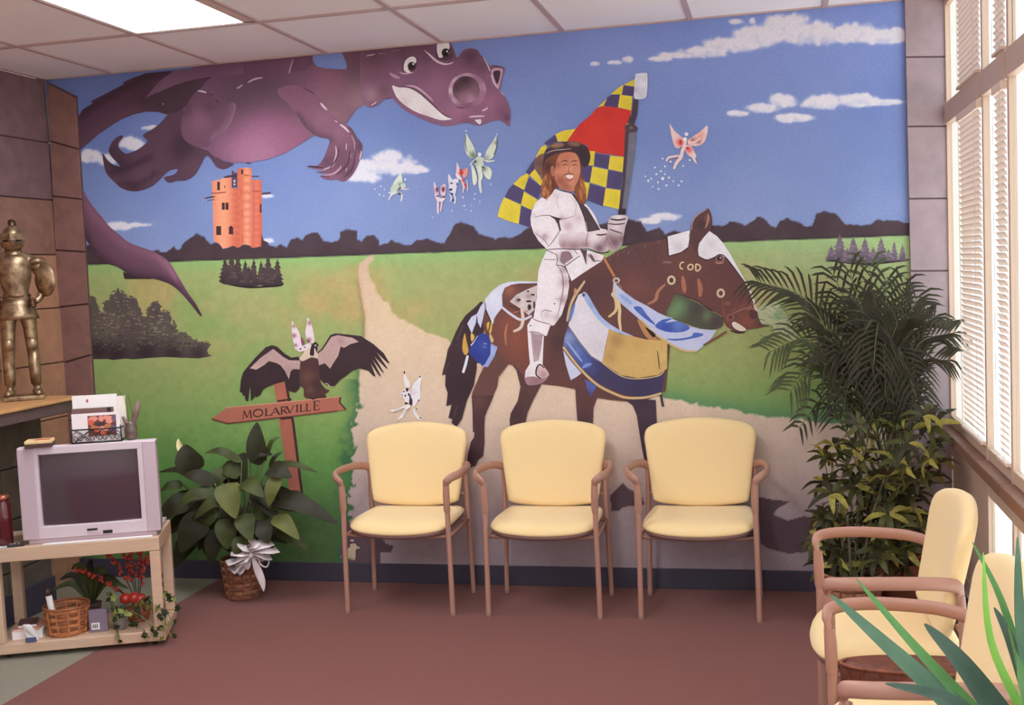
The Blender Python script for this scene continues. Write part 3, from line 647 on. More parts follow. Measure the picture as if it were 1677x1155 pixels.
p.line([(1025, 296), (1060, 300), (1100, 312)], 14, (232, 200, 208), .9); p.line([(1100, 314), (1170, 350), (1205, 420)], 9, (70, 42, 58), .9); p.line([(1150, 335), (1190, 365)], 7, (206, 160, 180), .9)
p.line([(1345, 275), (1395, 245)], 18, (206, 164, 184), .9); p.ell(742, 404, 4, 8, (190, 160, 170))
# near arm and hand
p.on(*SB)
p.fill([(480, 395), (560, 350), (680, 362), (780, 420), (860, 500), (930, 600), (1000, 650), (1080, 700), (1130, 780), (1172, 840), (1165, 920), (1130, 1020), (1080, 1100), (1020, 1142), (960, 1125), (900, 1130), (850, 1115), (828, 1095), (900, 1088), (830, 1074), (795, 1065), (880, 1050), (800, 1042), (740, 1030), (722, 1018), (800, 1012), (850, 960), (880, 890), (905, 800), (830, 780), (770, 750), (700, 690), (640, 600), (560, 500), (500, 450)],
       (144, 84, 110), [(1000, 950, 110, (116, 66, 90), .8), (880, 980, 60, (98, 56, 78), .8), (1060, 1060, 70, (106, 60, 84), .8), (620, 430, 90, (146, 84, 108), .7), (850, 620, 90, (160, 96, 122), .8), (700, 560, 70, (148, 88, 110), .6), (1140, 860, 40, (96, 56, 78), .8), (980, 740, 60, (164, 102, 126), .6)], lines=[([(640, 600), (720, 700), (830, 785), (905, 800)], 34, (96, 60, 76), .85), ([(1080, 700), (1140, 790), (1172, 850)], 16, (92, 54, 72), .8)])
for L, w, c in [([(955, 850), (960, 920), (930, 1010), (850, 1045)], 16, (208, 158, 178)), ([(1045, 830), (1040, 880)], 22, (206, 160, 182)), ([(1000, 1010), (985, 1040), (930, 1080), (860, 1090)], 14, (196, 144, 166)), ([(1048, 1030), (1038, 1060)], 18, (200, 154, 176)), ([(1168, 890), (1160, 935), (1150, 960)], 16, (212, 166, 186)), ([(830, 495), (855, 525), (885, 555)], 18, (226, 190, 204)), ([(948, 642), (970, 655)], 18, (230, 196, 208)), ([(990, 672), (1030, 700), (1065, 738)], 17, (232, 198, 210)), ([(1085, 760), (1108, 820), (1110, 880)], 10, (188, 134, 156)), ([(1078, 920), (1080, 945)], 16, (186, 134, 156))]:
    p.line(L, w, c, .8)
for L in ([(985, 860), (960, 960), (900, 1040)], [(1075, 880), (1050, 1000), (960, 1090)], [(1120, 900), (1090, 1040), (1020, 1110)]): p.line(L, 12, (84, 46, 66), .8)
p.line([(725, 1016), (790, 1022), (850, 1030)], 14, (70, 40, 52), .8); p.line([(800, 1064), (880, 1062)], 12, (70, 40, 52), .8); p.line([(832, 1098), (900, 1108)], 14, (74, 42, 54), .7); p.line([(680, 368), (740, 400), (790, 430)], 10, (92, 56, 70), .9)
p.line([(220, 990), (260, 992)], 14, (80, 50, 60), .6)
# head
p.on(*SC)
p.fill([(1355, 392), (1500, 402), (1522, 430), (1500, 530), (1462, 660), (1400, 600)], (150, 92, 124), [(1450, 410, 60, (92, 54, 78), .8)])
p.fill([(-60, 200), (0, 180), (400, 140), (780, 110), (900, 100), (940, 160), (965, 210), (1000, 300), (1040, 248), (1090, 210), (1160, 198), (1220, 215), (1270, 285), (1330, 355), (1400, 480), (1450, 620), (1480, 680), (1530, 740), (1570, 830), (1587, 900), (1570, 1052), (1510, 1012), (1440, 985), (1350, 1010), (1260, 1042), (1200, 1040), (1100, 1015), (1000, 1030), (900, 1052), (800, 1040), (700, 1010), (560, 950), (430, 880), (340, 800), (285, 742), (200, 745), (165, 790), (120, 822), (70, 842), (0, 832), (-60, 700)],
       (146, 90, 122), [(100, 300, 170, (104, 64, 82), .9), (400, 230, 150, (106, 66, 86), .85), (650, 250, 130, (108, 66, 88), .8), (900, 260, 120, (108, 66, 88), .75), (1150, 290, 110, (100, 58, 82), .9), (1270, 400, 70, (110, 66, 90), .7), (60, 480, 110, (134, 80, 100), .7), (60, 700, 90, (176, 128, 134), .8), (200, 660, 80, (128, 82, 96), .8), (250, 500, 60, (130, 80, 104), .5), (760, 620, 150, (168, 100, 136), .7), (1000, 880, 140, (176, 104, 138), .8), (1350, 800, 130, (172, 96, 136), .8), (1500, 900, 80, (130, 70, 102), .7), (1550, 960, 40, (96, 52, 78), .7), (600, 980, 80, (150, 84, 116), .6), (1100, 1010, 60, (124, 68, 96), .6), (600, 460, 110, (134, 84, 112), .5), (90, 820, 40, (120, 76, 92), .6)], step=3.4)
p.fill([(290, 605), (345, 622), (470, 625), (560, 672), (640, 742), (720, 812), (800, 890), (880, 950), (945, 970), (880, 986), (800, 982), (680, 942), (560, 902), (440, 832), (350, 752), (302, 665)], (242, 228, 226), [(420, 800, 60, (226, 196, 200), .8), (650, 925, 70, (228, 198, 202), .8)])
p.line([(350, 622), (470, 628), (590, 690), (720, 805), (840, 915), (945, 966)], 14, (96, 46, 70), .6); p.line([(440, 606), (530, 618), (620, 670), (740, 780)], 20, (222, 172, 196), .9); p.line([(790, 860), (850, 900)], 14, (214, 160, 186), .9)
p.ell(1112, 660, 208, 192, (166, 108, 138), [(930, 660, 50, (232, 192, 208), .95), (960, 540, 60, (222, 176, 196), .9), (1110, 480, 70, (206, 158, 180), .8), (1300, 620, 60, (206, 150, 180), .8), (960, 780, 50, (216, 170, 192), .8), (1120, 850, 90, (138, 78, 108), .8), (1260, 780, 70, (180, 116, 148), .7)], n=36)
p.ell(1098, 650, 150, 148, (120, 76, 90), [(1080, 540, 80, (74, 44, 52), .95), (1000, 620, 60, (84, 50, 58), .9), (1150, 760, 90, (196, 140, 162), .9), (1210, 640, 60, (146, 98, 116), .7), (1050, 740, 70, (160, 110, 130), .7)], n=30)
p.line([(1240, 610), (1258, 640)], 14, (226, 186, 204), .9); p.line([(1272, 884), (1310, 868), (1335, 848)], 18, (230, 190, 208), .9); p.line([(1130, 952), (1210, 944), (1300, 942)], 18, (232, 192, 210), .7)
p.line([(990, 840), (1040, 852), (1090, 848)], 12, (92, 50, 68), .8)
p.fill([(1375, 440), (1420, 412), (1490, 420), (1502, 450), (1475, 560), (1450, 640), (1400, 560), (1380, 490)], (206, 156, 182)); p.fill([(1396, 462), (1430, 440), (1474, 452), (1462, 540), (1436, 590), (1406, 520)], (74, 46, 62))
p.line([(1280, 292), (1330, 380), (1360, 450)], 16, (232, 204, 214), .7); p.line([(1370, 480), (1400, 570), (1450, 645)], 13, (226, 192, 206), .7); p.line([(1475, 672), (1520, 720)], 14, (226, 190, 206), .7); p.line([(1270, 280), (1320, 370), (1350, 450)], 6, (70, 40, 56))
# eyes
p.fill([(415, 455), (398, 400), (425, 325), (480, 282), (540, 282), (562, 330), (550, 400), (520, 450)], (104, 62, 84)); p.fill([(412, 410), (430, 335), (482, 292), (530, 292), (550, 320), (545, 360), (500, 352), (460, 385), (465, 430), (490, 462), (452, 464), (420, 442)], (242, 236, 234))
p.ell(502, 392, 46, 46, (78, 44, 50)); p.ell(500, 396, 26, 28, (36, 22, 26)); p.ell(518, 370, 11, 11, (240, 236, 236))
p.fill([(765, 300), (770, 190), (790, 130), (900, 120), (935, 200), (950, 300), (860, 330)], (98, 58, 80)); p.fill([(776, 205), (792, 140), (902, 130), (914, 205), (860, 198), (830, 240), (842, 292), (802, 300), (786, 262)], (242, 236, 234))
p.ell(876, 246, 48, 48, (78, 44, 50)); p.ell(874, 250, 27, 29, (36, 22, 26)); p.ell(890, 232, 11, 11, (240, 236, 236)); p.line([(905, 262), (928, 240)], 10, (222, 180, 190), .8)
p.line([(636, 218), (690, 262), (740, 310), (800, 352), (880, 372), (960, 352)], 24, (232, 196, 208), .9); p.line([(640, 222), (700, 258)], 30, (206, 156, 178), .9)
p.line([(258, 470), (310, 502), (372, 525)], 34, (198, 144, 168), .9); p.line([(368, 458), (410, 476), (470, 470), (520, 460)], 14, (222, 184, 198), .9)
p.line([(0, 282), (50, 272), (100, 262)], 14, (222, 176, 196), .9); p.line([(130, 258), (215, 252)], 14, (206, 158, 180), .9); p.line([(280, 228), (370, 214)], 11, (206, 158, 180), .9)
p.fill([(1195, 985), (1225, 980), (1262, 978), (1262, 1020), (1240, 1030)], (236, 224, 220)); p.line([(62, 822), (112, 788)], 24, (236, 216, 220), .8)
p.build('painted_dragon', 'painted purple dragon flying along the ceiling edge of the mural')

# ------------------------------------------------------------------ fairies with their sparkles
def fairy(sheet, label, wings, body, dots, dark, white=(236, 232, 232), mid=(220, 210, 214)):
    p = Paint(sheet)
    for (poly, c, sp) in wings: p.fill(poly, c, sp)
    for (L, w, c) in body: p.line(L, w, c, .5)
    for (x, y, r) in dots: p.ell(x, y, r, r, white if r > 5 else mid, n=8)
    for (x, y, rx, ry) in dark[1]: p.ell(x, y, rx, ry, dark[0], n=10)
    p.build('painted_fairy', label)
gr = (196, 206, 184); gl_ = (222, 226, 206); gd = (84, 104, 84)
fairy(SF, 'painted large pale green fairy below the dragon head', [
    ([(1110, 130), (1150, 190), (1195, 270), (1222, 360), (1200, 400), (1160, 400), (1115, 350), (1098, 260)], (216, 220, 200), [(1190, 370, 40, gd, .8)]),
    ([(1455, 150), (1400, 230), (1345, 310), (1320, 400), (1370, 420), (1420, 380), (1445, 280)], (216, 220, 200), [(1440, 230, 20, gd, .6), (1340, 400, 30, (120, 140, 120), .6)]),
    ([(1170, 470), (1215, 540), (1235, 640), (1215, 700), (1190, 690), (1175, 560)], gl_, []),
    ([(1290, 500), (1360, 500), (1400, 560), (1375, 640), (1320, 600)], gl_, [(1310, 520, 30, gd, .8)]),
    ([(1200, 430), (1250, 380), (1290, 400), (1310, 470), (1290, 520), (1230, 520)], (200, 208, 190), [(1215, 440, 20, gd, .8)])],
    [([(1110, 140), (1105, 240), (1125, 330)], 10, gd), ([(1455, 160), (1450, 280), (1420, 370)], 10, gd), ([(1240, 500), (1262, 600), (1265, 700), (1280, 790)], 34, (214, 218, 206)), ([(1262, 480), (1285, 600), (1262, 660)], 26, gl_), ([(1290, 400), (1350, 436), (1430, 430)], 20, gl_), ([(1205, 420), (1150, 480)], 16, gl_), ([(1215, 470), (1225, 560), (1250, 640)], 8, gd), ([(1300, 410), (1340, 425)], 10, (110, 130, 110))],
    [(1112, 98, 9), (1455, 135, 7), (1262, 360, 22), (1385, 695, 8), (1210, 800, 9), (1205, 858, 9), (1078, 838, 10), (1092, 932, 10), (1265, 882, 7), (1165, 925, 7), (1170, 990, 8), (1110, 975, 6)], ((70, 90, 72), [(1212, 440, 12, 16), (1300, 505, 14, 12)]))
fairy(SF, 'painted small pale green fairy under the cloud by the dragon hand', [
    ([(380, 580), (402, 620), (400, 700), (360, 720), (300, 700), (330, 640)], gl_, [(380, 700, 30, gd, .7)]),
    ([(300, 690), (360, 700), (370, 740), (320, 780), (270, 770)], gr, []), ([(380, 700), (430, 680), (440, 730), (400, 740)], (198, 206, 190), [])],
    [([(390, 740), (430, 750), (480, 740)], 16, (216, 196, 196)), ([(330, 760), (290, 800), (250, 870)], 20, (216, 210, 206)), ([(370, 780), (400, 820), (388, 885)], 20, (222, 216, 212)), ([(250, 780), (300, 800), (360, 770)], 18, gl_), ([(345, 770), (380, 720)], 12, (56, 74, 56))],
    [(165, 715, 8), (100, 745, 7), (205, 750, 7), (148, 808, 9), (198, 822, 8), (435, 640, 12)], ((48, 62, 48), [(375, 800, 16, 12)]))
fairy(SF, 'painted pink and white fairy left in the cluster under the dragon head', [
    ([(752, 665), (785, 720), (810, 790), (790, 840), (765, 820)], (226, 196, 206), [(790, 760, 25, (140, 70, 90), .8)]), ([(830, 720), (880, 690), (890, 760), (870, 820), (830, 800)], (226, 200, 210), [(860, 750, 28, (140, 72, 92), .8)]),
    ([(770, 800), (830, 850), (890, 820), (860, 880), (790, 880)], (232, 212, 218), [])],
    [([(800, 860), (800, 940), (800, 1020)], 24, (230, 206, 212)), ([(845, 870), (835, 950), (825, 1000)], 20, (226, 200, 208)), ([(812, 880), (815, 1000)], 8, (150, 84, 100))],
    [(955, 988, 8), (740, 1060, 6)], ((120, 50, 72), [(795, 825, 14, 10), (865, 835, 20, 9), (790, 750, 12, 26), (858, 750, 12, 30)]))
fairy(SF, 'painted grey and white fairy beside the pink fairy', [
    ([(915, 580), (960, 640), (990, 680), (960, 720), (920, 700)], (220, 212, 226), []), ([(970, 640), (1030, 640), (1010, 720), (990, 800), (940, 780), (920, 720)], (224, 216, 228), [])],
    [([(960, 780), (990, 840), (985, 910)], 20, (226, 220, 230)), ([(930, 800), (950, 850), (930, 880)], 16, (222, 214, 226))], [], ((60, 46, 72), [(950, 682, 18, 8), (942, 752, 20, 14), (955, 800, 16, 12), (970, 870, 10, 16), (1010, 690, 8, 14)]))
fairy(SF, 'painted orange red fairy right in the cluster under the dragon head', [
    ([(1010, 450), (1035, 500), (1060, 560), (1040, 610), (1000, 600), (1005, 520)], (232, 206, 214), [(1050, 570, 25, (226, 96, 76), .8)]), ([(1130, 510), (1125, 590), (1090, 620), (1060, 560)], (226, 150, 140), []), ([(1000, 570), (1060, 620), (1070, 650), (1010, 620)], (236, 220, 224), [])],
    [([(1070, 620), (1080, 680), (1100, 740)], 26, (230, 130, 110)), ([(1060, 650), (1085, 720), (1075, 790)], 16, (234, 206, 208)), ([(1120, 640), (1130, 720), (1125, 770)], 14, (228, 190, 196))], [], ((212, 60, 46), [(1060, 565, 24, 26), (1050, 530, 14, 14), (1080, 650, 10, 16), (1102, 700, 8, 18)]))
pk = (238, 206, 204)
fairy(SO, 'painted coral pink fairy flying right of the flag pole', [
    ([(140, 190), (200, 280), (280, 350), (335, 410), (320, 470), (260, 520), (210, 500), (180, 420), (155, 310)], pk, [(285, 440, 55, (226, 76, 74), .95), (200, 320, 50, (240, 190, 180), .5)]),
    ([(640, 215), (545, 300), (430, 375), (380, 420), (400, 470), (520, 490), (600, 440), (640, 350), (655, 250)], pk, [(560, 350, 60, (226, 150, 138), .8), (450, 410, 40, (170, 84, 84), .8), (530, 430, 40, (150, 76, 76), .7)]),
    ([(340, 490), (420, 480), (470, 560), (500, 640), (430, 640), (370, 590)], pk, [(400, 540, 50, (224, 90, 84), .9)]), ([(440, 640), (480, 650), (505, 730), (470, 700)], pk, [])],
    [([(350, 400), (345, 460), (310, 560), (290, 640), (230, 720), (195, 800)], 46, (240, 206, 200)), ([(280, 620), (200, 630), (120, 650), (95, 700)], 30, (238, 206, 204)), ([(380, 430), (460, 440), (560, 380)], 26, (240, 204, 192)), ([(150, 655), (210, 655), (260, 650)], 10, (150, 96, 100))],
    [(365, 330, 26), (345, 400, 30)]+[(45, 930, 22), (130, 915, 16), (75, 765, 14), (320, 760, 14), (45, 660, 12), (95, 1022, 15), (260, 1020, 12), (300, 965, 14), (190, 965, 11), (20, 830, 14), (75, 870, 12), (410, 680, 14), (150, 700, 15), (-40, 870, 14), (-60, 780, 12), (-110, 930, 13), (-150, 960, 16), (-190, 900, 11), (-20, 980, 14), (-90, 1040, 12), (-10, 1070, 14)], ((176, 60, 60), [(285, 440, 16, 40), (380, 520, 22, 20)]))
fairy(SH, 'painted white fairy on the sandy path above the left chair', [
    ([(405, 270), (440, 350), (490, 440), (490, 520), (430, 520), (405, 430)], (236, 226, 222), []), ([(690, 340), (660, 520), (670, 680), (610, 760), (560, 830), (530, 700), (520, 560), (580, 440)], (236, 228, 228), [(540, 600, 60, (214, 200, 214), .8)]),
    ([(550, 840), (600, 930), (690, 1050), (620, 1020), (560, 950)], (236, 228, 226), []), ([(380, 580), (470, 560), (520, 650), (510, 760), (440, 760), (390, 680)], (232, 222, 224), [])],
    [([(470, 800), (380, 850), (290, 890), (190, 890)], 40, (240, 232, 226)), ([(500, 810), (430, 880), (390, 960), (310, 1030)], 46, (240, 232, 226)), ([(240, 915), (330, 880), (410, 850)], 12, (130, 96, 96)), ([(390, 970), (430, 890), (500, 860)], 10, (140, 106, 106))],
    [(370, 635, 26)], ((56, 32, 58), [(455, 560, 22, 32), (405, 590, 22, 8), (425, 655, 14, 16), (480, 635, 16, 22), (500, 670, 14, 34), (440, 775, 26, 16), (512, 745, 26, 62), (410, 290, 12, 26), (658, 358, 12, 14), (632, 730, 9, 14), (605, 865, 9, 14), (660, 1005, 9, 14), (372, 637, 12, 10)]))
p = Paint((530, 860, 11.55))
p.fill([(440, 480), (480, 430), (510, 410), (505, 370), (540, 350), (590, 345), (630, 380), (640, 405), (690, 415), (690, 440), (640, 450), (615, 480), (605, 640), (540, 660), (470, 630), (450, 560)], (206, 178, 150), [(520, 660, 50, (120, 120, 84), .8), (530, 480, 50, (214, 176, 150), .6)])
p.ell(545, 292, 34, 24, (214, 190, 176)); p.ell(530, 325, 36, 14, (92, 52, 56)); p.ell(556, 375, 30, 20, (200, 170, 146))
p.build('painted_duck', 'painted small pale duck under the left chair')

# ------------------------------------------------------------------ signpost
p = Paint()
wood = (178, 104, 84)
p.fill([(449, 628), (469, 626), (480, 690), (497, 824), (476, 814), (466, 745)], wood, [(480, 780, 14, (160, 90, 76), .7), (460, 650, 10, (188, 112, 90), .6)], smooth=False)
p.line([(469, 626), (481, 695), (497, 824)], 4, (74, 42, 42), smooth=False); p.line([(455, 657), (478, 654)], 3, (70, 40, 40))
p.fill([(347, 686), (372, 668), (558, 649.5), (556.5, 659), (566.5, 671), (553, 672.5), (372, 693)], (184, 110, 90), [(450, 665, 40, (190, 118, 94), .6), (540, 662, 20, (174, 102, 84), .6)], smooth=False)
p.line([(558, 650), (556.5, 659), (567, 671)], 2.4, (78, 44, 42), smooth=False); p.line([(372, 693.6), (470, 682.6), (553, 673)], 2.0, (120, 66, 56), smooth=False); p.line([(347, 686), (372, 693)], 2, (120, 66, 56))
p.line([(372, 667.6), (470, 658.5), (558, 649.5)], 1.4, (214, 150, 120), smooth=False); p.line([(460, 686), (480, 684)], 3.4, (70, 40, 40))
# the word, letter by letter: strokes in a unit box (x right, y up), (points, thick?)
GLY = {'M': [([(0, 0), (.12, 1)], .6), ([(.12, 1), (.5, .1)], 1.3), ([(.5, .1), (.86, 1)], .6), ([(.86, 1), (1, 0)], 1.3), ([(-.08, 0), (.1, 0)], .5), ([(.86, 0), (1.12, 0)], .5)],
       'O': [([(.5, 0), (.1, .2), (0, .5), (.1, .8), (.5, 1)], 1.2), ([(.5, 1), (.9, .8), (1, .5), (.9, .2), (.5, 0)], 1.2)],
       'L': [([(.18, 0), (.18, 1)], 1.4), ([(0, 1), (.4, 1)], .5), ([(0, .02), (.9, .02)], .7), ([(.9, 0), (.95, .28)], .5)],
       'A': [([(0, 0), (.48, 1)], .7), ([(.48, 1), (1, 0)], 1.5), ([(.2, .35), (.75, .35)], .6), ([(-.12, 0), (.14, 0)], .5), ([(.82, 0), (1.15, 0)], .5)],
       'R': [([(.18, 0), (.18, 1)], 1.4), ([(.18, .98), (.6, 1), (.82, .76), (.6, .5), (.2, .5)], .9), ([(.45, .5), (1.05, 0)], 1.3), ([(0, 0), (.36, 0)], .5), ([(0, 1), (.3, 1)], .5)],
       'V': [([(.05, 1), (.5, 0)], 1.5), ([(.5, 0), (.95, 1)], .7), ([(-.1, 1), (.22, 1)], .5), ([(.8, 1), (1.08, 1)], .5)],
       'I': [([(.5, 0), (.5, 1)], 1.5), ([(.1, 0), (.9, 0)], .5), ([(.1, 1), (.9, 1)], .5)],
       'E': [([(.15, 0), (.15, 1)], 1.4), ([(0, 1), (.9, 1)], .7), ([(0, 0), (.95, 0)], .7), ([(.15, .52), (.7, .52)], .6), ([(.9, 1), (.92, .78)], .5), ([(.95, 0), (1.0, .25)], .5), ([(.7, .4), (.7, .64)], .5)],
       'C': [([(.80, .92), (.45, 1), (.12, .8), (0, .5), (.08, .2), (.35, .0), (.62, .02)], 1.1)],
       'D': [([(.1, 0), (.1, 1), (.6, .95), (.95, .5), (.6, .05), (.1, 0)], 1.2)]}
def write(p, word, w, col, thick):
    for ch, (x0, y0, wd, ht) in zip(word, w):
        for L, th in GLY[ch]:
            p.line([(x0+a*wd, y0-b*ht-0.108*a*wd) for a, b in L], thick*th, col, smooth=len(L) > 2)
p.on(*SG)
write(p, 'MOLARVILLE', [(165, 1016, 78, 76), (265, 1002, 86, 72), (372, 990, 62, 68), (436, 984, 74, 68), (520, 974, 60, 68), (575, 968, 72, 68), (660, 954, 34, 66), (703, 952, 50, 68), (760, 946, 50, 70), (832, 936, 60, 84)], (66, 38, 34), 10)
p.build('painted_signpost', 'painted wooden arrow signpost reading MOLARVILLE')

# ------------------------------------------------------------------ vulture and its fairy
p = Paint(SG)
bk = (60, 42, 46); bn = (192, 156, 150)
p.fill([(135, 762), (145, 650), (165, 580), (220, 510), (290, 430), (380, 340), (440, 320), (490, 335), (560, 400), (620, 437), (700, 428), (725, 470), (712, 700), (690, 740), (660, 768), (590, 750), (560, 660), (450, 692), (385, 718), (352, 742), (330, 790), (292, 815), (282, 800), (240, 852), (236, 725), (228, 725), (214, 852), (190, 842), (180, 790), (165, 800), (158, 770)], bk, [(350, 640, 80, (70, 48, 52), .7)], smooth=False)
p.fill([(230, 538), (330, 440), (452, 355), (545, 430), (600, 462), (705, 465), (712, 550), (640, 545), (615, 570), (600, 642), (560, 560), (520, 510), (480, 488), (410, 470), (370, 505), (330, 530), (290, 552)], bn, [(280, 530, 40, (214, 182, 170), .7), (600, 560, 40, (170, 134, 132), .7)], smooth=False)
p.fill([(860, 395), (905, 358), (950, 290), (990, 225), (1040, 208), (1150, 218), (1280, 233), (1400, 310), (1495, 395), (1552, 492), (1530, 485), (1430, 388), (1536, 545), (1515, 535), (1410, 428), (1502, 588), (1478, 570), (1390, 455), (1472, 618), (1450, 605), (1372, 492), (1418, 614), (1398, 612), (1350, 560), (1260, 538), (1200, 560), (1140, 610), (1080, 650), (1030, 708), (960, 700), (930, 680), (890, 640), (872, 520)], bk, [(1200, 430, 120, (70, 48, 52), .7)], smooth=False)
p.fill([(872, 485), (860, 410), (920, 362), (1000, 242), (1060, 225), (1200, 250), (1262, 288), (1180, 310), (1120, 346), (1090, 330), (1065, 420), (1020, 490), (988, 542), (940, 490), (880, 512)], bn, [(1180, 280, 60, (204, 168, 160), .6), (1090, 280, 30, (168, 126, 126), .7), (980, 480, 40, (184, 148, 140), .6)], smooth=False)
p.fill([(710, 470), (760, 445), (860, 445), (880, 480), (890, 600), (905, 680), (950, 735), (985, 748), (940, 785), (955, 812), (850, 826), (780, 824), (742, 802), (738, 730), (700, 680)], (84, 54, 52), [(780, 620, 60, (118, 78, 64), .8), (860, 700, 60, (72, 46, 48), .7), (800, 740, 40, (128, 90, 78), .5), (860, 520, 40, (78, 50, 50), .7)])
p.fill([(695, 440), (720, 420), (745, 380), (790, 320), (830, 330), (870, 400), (872, 445), (820, 430), (770, 455), (720, 470)], (218, 192, 172), [(760, 390, 40, (232, 200, 168), .7)])
p.fill([(798, 410), (808, 340), (825, 305), (855, 292), (880, 320), (878, 345), (860, 385), (848, 345), (838, 360), (836, 415)], (54, 36, 42)); p.ell(850, 322, 9, 7, (220, 200, 196)); p.line([(868, 330), (880, 345), (872, 370)], 12, (196, 170, 160), .5)
p.fill([(650, 330), (720, 330), (790, 300), (800, 340), (740, 375), (690, 380)], (232, 212, 214)); p.ell(708, 356, 10, 7, (70, 40, 46)); p.ell(750, 340, 8, 6, (70, 40, 46)); p.ell(665, 352, 10, 8, (232, 206, 212))
p.fill([(628, 95), (660, 140), (700, 210), (722, 330), (690, 345), (655, 330), (632, 230)], (236, 214, 220), [(645, 140, 18, (150, 84, 96), .8), (648, 230, 20, (150, 76, 96), .9), (662, 320, 16, (130, 60, 80), .8)])
p.fill([(775, 58), (815, 130), (840, 280), (800, 300), (770, 270), (755, 200), (768, 120)], (236, 216, 220), [(795, 110, 22, (150, 84, 96), .8), (790, 270, 22, (150, 76, 96), .8)])
p.fill([(712, 240), (745, 280), (745, 320), (718, 310)], (150, 84, 104)); p.fill([(770, 265), (800, 285), (780, 300)], (150, 84, 100))
p.line([(790, 815), (830, 830), (880, 812), (940, 818)], 10, (52, 36, 40), .5); p.line([(940, 680), (970, 690), (985, 720)], 9, (210, 190, 180), .7)
p.build('painted_vulture', 'painted black vulture with spread wings perched on the signpost')
# ------------------------------------------------------------------ flag
p = Paint(SI)
YE = (232, 206, 62); PU = (84, 70, 112)
p.fill([(760, 288), (830, 270), (900, 284), (1002, 304), (988, 400), (962, 430), (952, 628), (850, 612), (700, 592), (690, 545), (548, 522), (600, 450), (640, 400), (715, 340)], (210, 54, 44), [(830, 330, 40, (190, 50, 44), .6), (760, 420, 70, (218, 58, 44), .6), (900, 560, 60, (196, 46, 40), .5), (640, 450, 40, (200, 52, 46), .5)], smooth=False)
for c, q in [(YE, [(955, 122), (1032, 80), (1026, 138), (950, 126)]), (YE, [(858, 192), (905, 150), (946, 124), (935, 196), (920, 192)]), (PU, [(950, 128), (1022, 140), (1014, 202), (935, 192)]), (PU, [(828, 218), (865, 193), (922, 195), (908, 284), (808, 272)]), (YE, [(922, 195), (1008, 205), (1000, 304), (908, 282)]), (YE, [(763, 282), (832, 222), (808, 272)]),
             (YE, [(470, 470), (530, 445), (612, 433), (550, 522), (485, 520)]), (PU, [(392, 532), (470, 474), (486, 520), (430, 545), (410, 548)]), (YE, [(330, 636), (352, 590), (372, 560), (402, 545), (412, 562), (390, 605)]), (PU, [(262, 738), (300, 680), (332, 636), (348, 650), (322, 712), (290, 755)]), (YE, [(288, 756), (326, 714), (382, 800), (365, 832)]), (YE, [(172, 822), (225, 770), (270, 745), (287, 760), (250, 862)]), (PU, [(116, 912), (140, 860), (175, 820), (250, 862), (226, 958)]), (PU, [(286, 775), (370, 835), (350, 926), (256, 870)]), (YE, [(64, 1048), (85, 970), (112, 912), (230, 965), (213, 1100), (140, 1078)]), (YE, [(250, 872), (346, 930), (302, 1002), (228, 965)]), (PU, [(230, 975), (302, 1000), (302, 1128), (216, 1096)]),
             (YE, [(698, 588), (748, 590), (738, 692), (690, 686)]), (PU, [(750, 604), (853, 620), (838, 714), (742, 692)]), (YE, [(853, 622), (950, 630), (940, 737), (840, 716)]), (PU, [(655, 690), (729, 695), (711, 807), (640, 797)]), (YE, [(730, 697), (839, 720), (826, 843), (711, 808)]), (PU, [(842, 724), (942, 738), (926, 860), (829, 843)]), (YE, [(635, 800), (711, 812), (690, 930), (660, 900)]), (PU, [(712, 818), (820, 848), (802, 976), (690, 932)]), (YE, [(822, 849), (926, 862), (916, 996), (803, 970)])]:
    x = sum(a for a, b in q)/len(q); y = sum(b for a, b in q)/len(q)
    p.fill(q, c, [(x+20, y+20, 45, tuple(v*0.9 for v in c), .6)], smooth=False)
p.fill([(1040, 44), (1058, 44), (1052, 220), (1045, 330), (1022, 400), (1040, 430), (1020, 640), (985, 850), (962, 1034), (908, 1034), (940, 800), (960, 430), (1006, 300), (1020, 210)], (74, 58, 70), [(1000, 500, 30, (88, 76, 86), .5)], smooth=False)
p.fill([(985, 462), (1038, 452), (1022, 640), (990, 850), (968, 992), (938, 992), (958, 820), (972, 640)], (114, 112, 124), [(1015, 560, 22, (134, 132, 142), .6), (968, 800, 20, (96, 92, 104), .6)], smooth=False)
p.fill([(1030, 60), (1045, 46), (1100, 42), (1114, 62), (1110, 190), (1092, 220), (1042, 226), (1020, 202)], (218, 216, 226), [(1085, 120, 30, (240, 238, 240), .8), (1035, 160, 20, (170, 166, 186), .7), (1070, 205, 30, (196, 192, 206), .6)])
for k in range(5): p.line([(1048+k*13, 60), (1044+k*13, 210)], 2.4, (192, 188, 204))
p.fill([(955, 412), (985, 395), (1005, 398), (1045, 425), (1030, 455), (970, 455)], (84, 64, 70)); p.line([(962, 404), (985, 396)], 8, (206, 180, 170), .7); p.ell(1000, 425, 12, 8, (130, 100, 104)); p.line([(1010, 250), (1000, 340)], 5, (140, 120, 130))
p.fill([(934, 990), (962, 992), (958, 1034), (908, 1034), (912, 1000)], (58, 42, 54), smooth=False)
p.build('painted_flag', 'painted yellow and purple chequered flag with red field on a toothbrush pole')

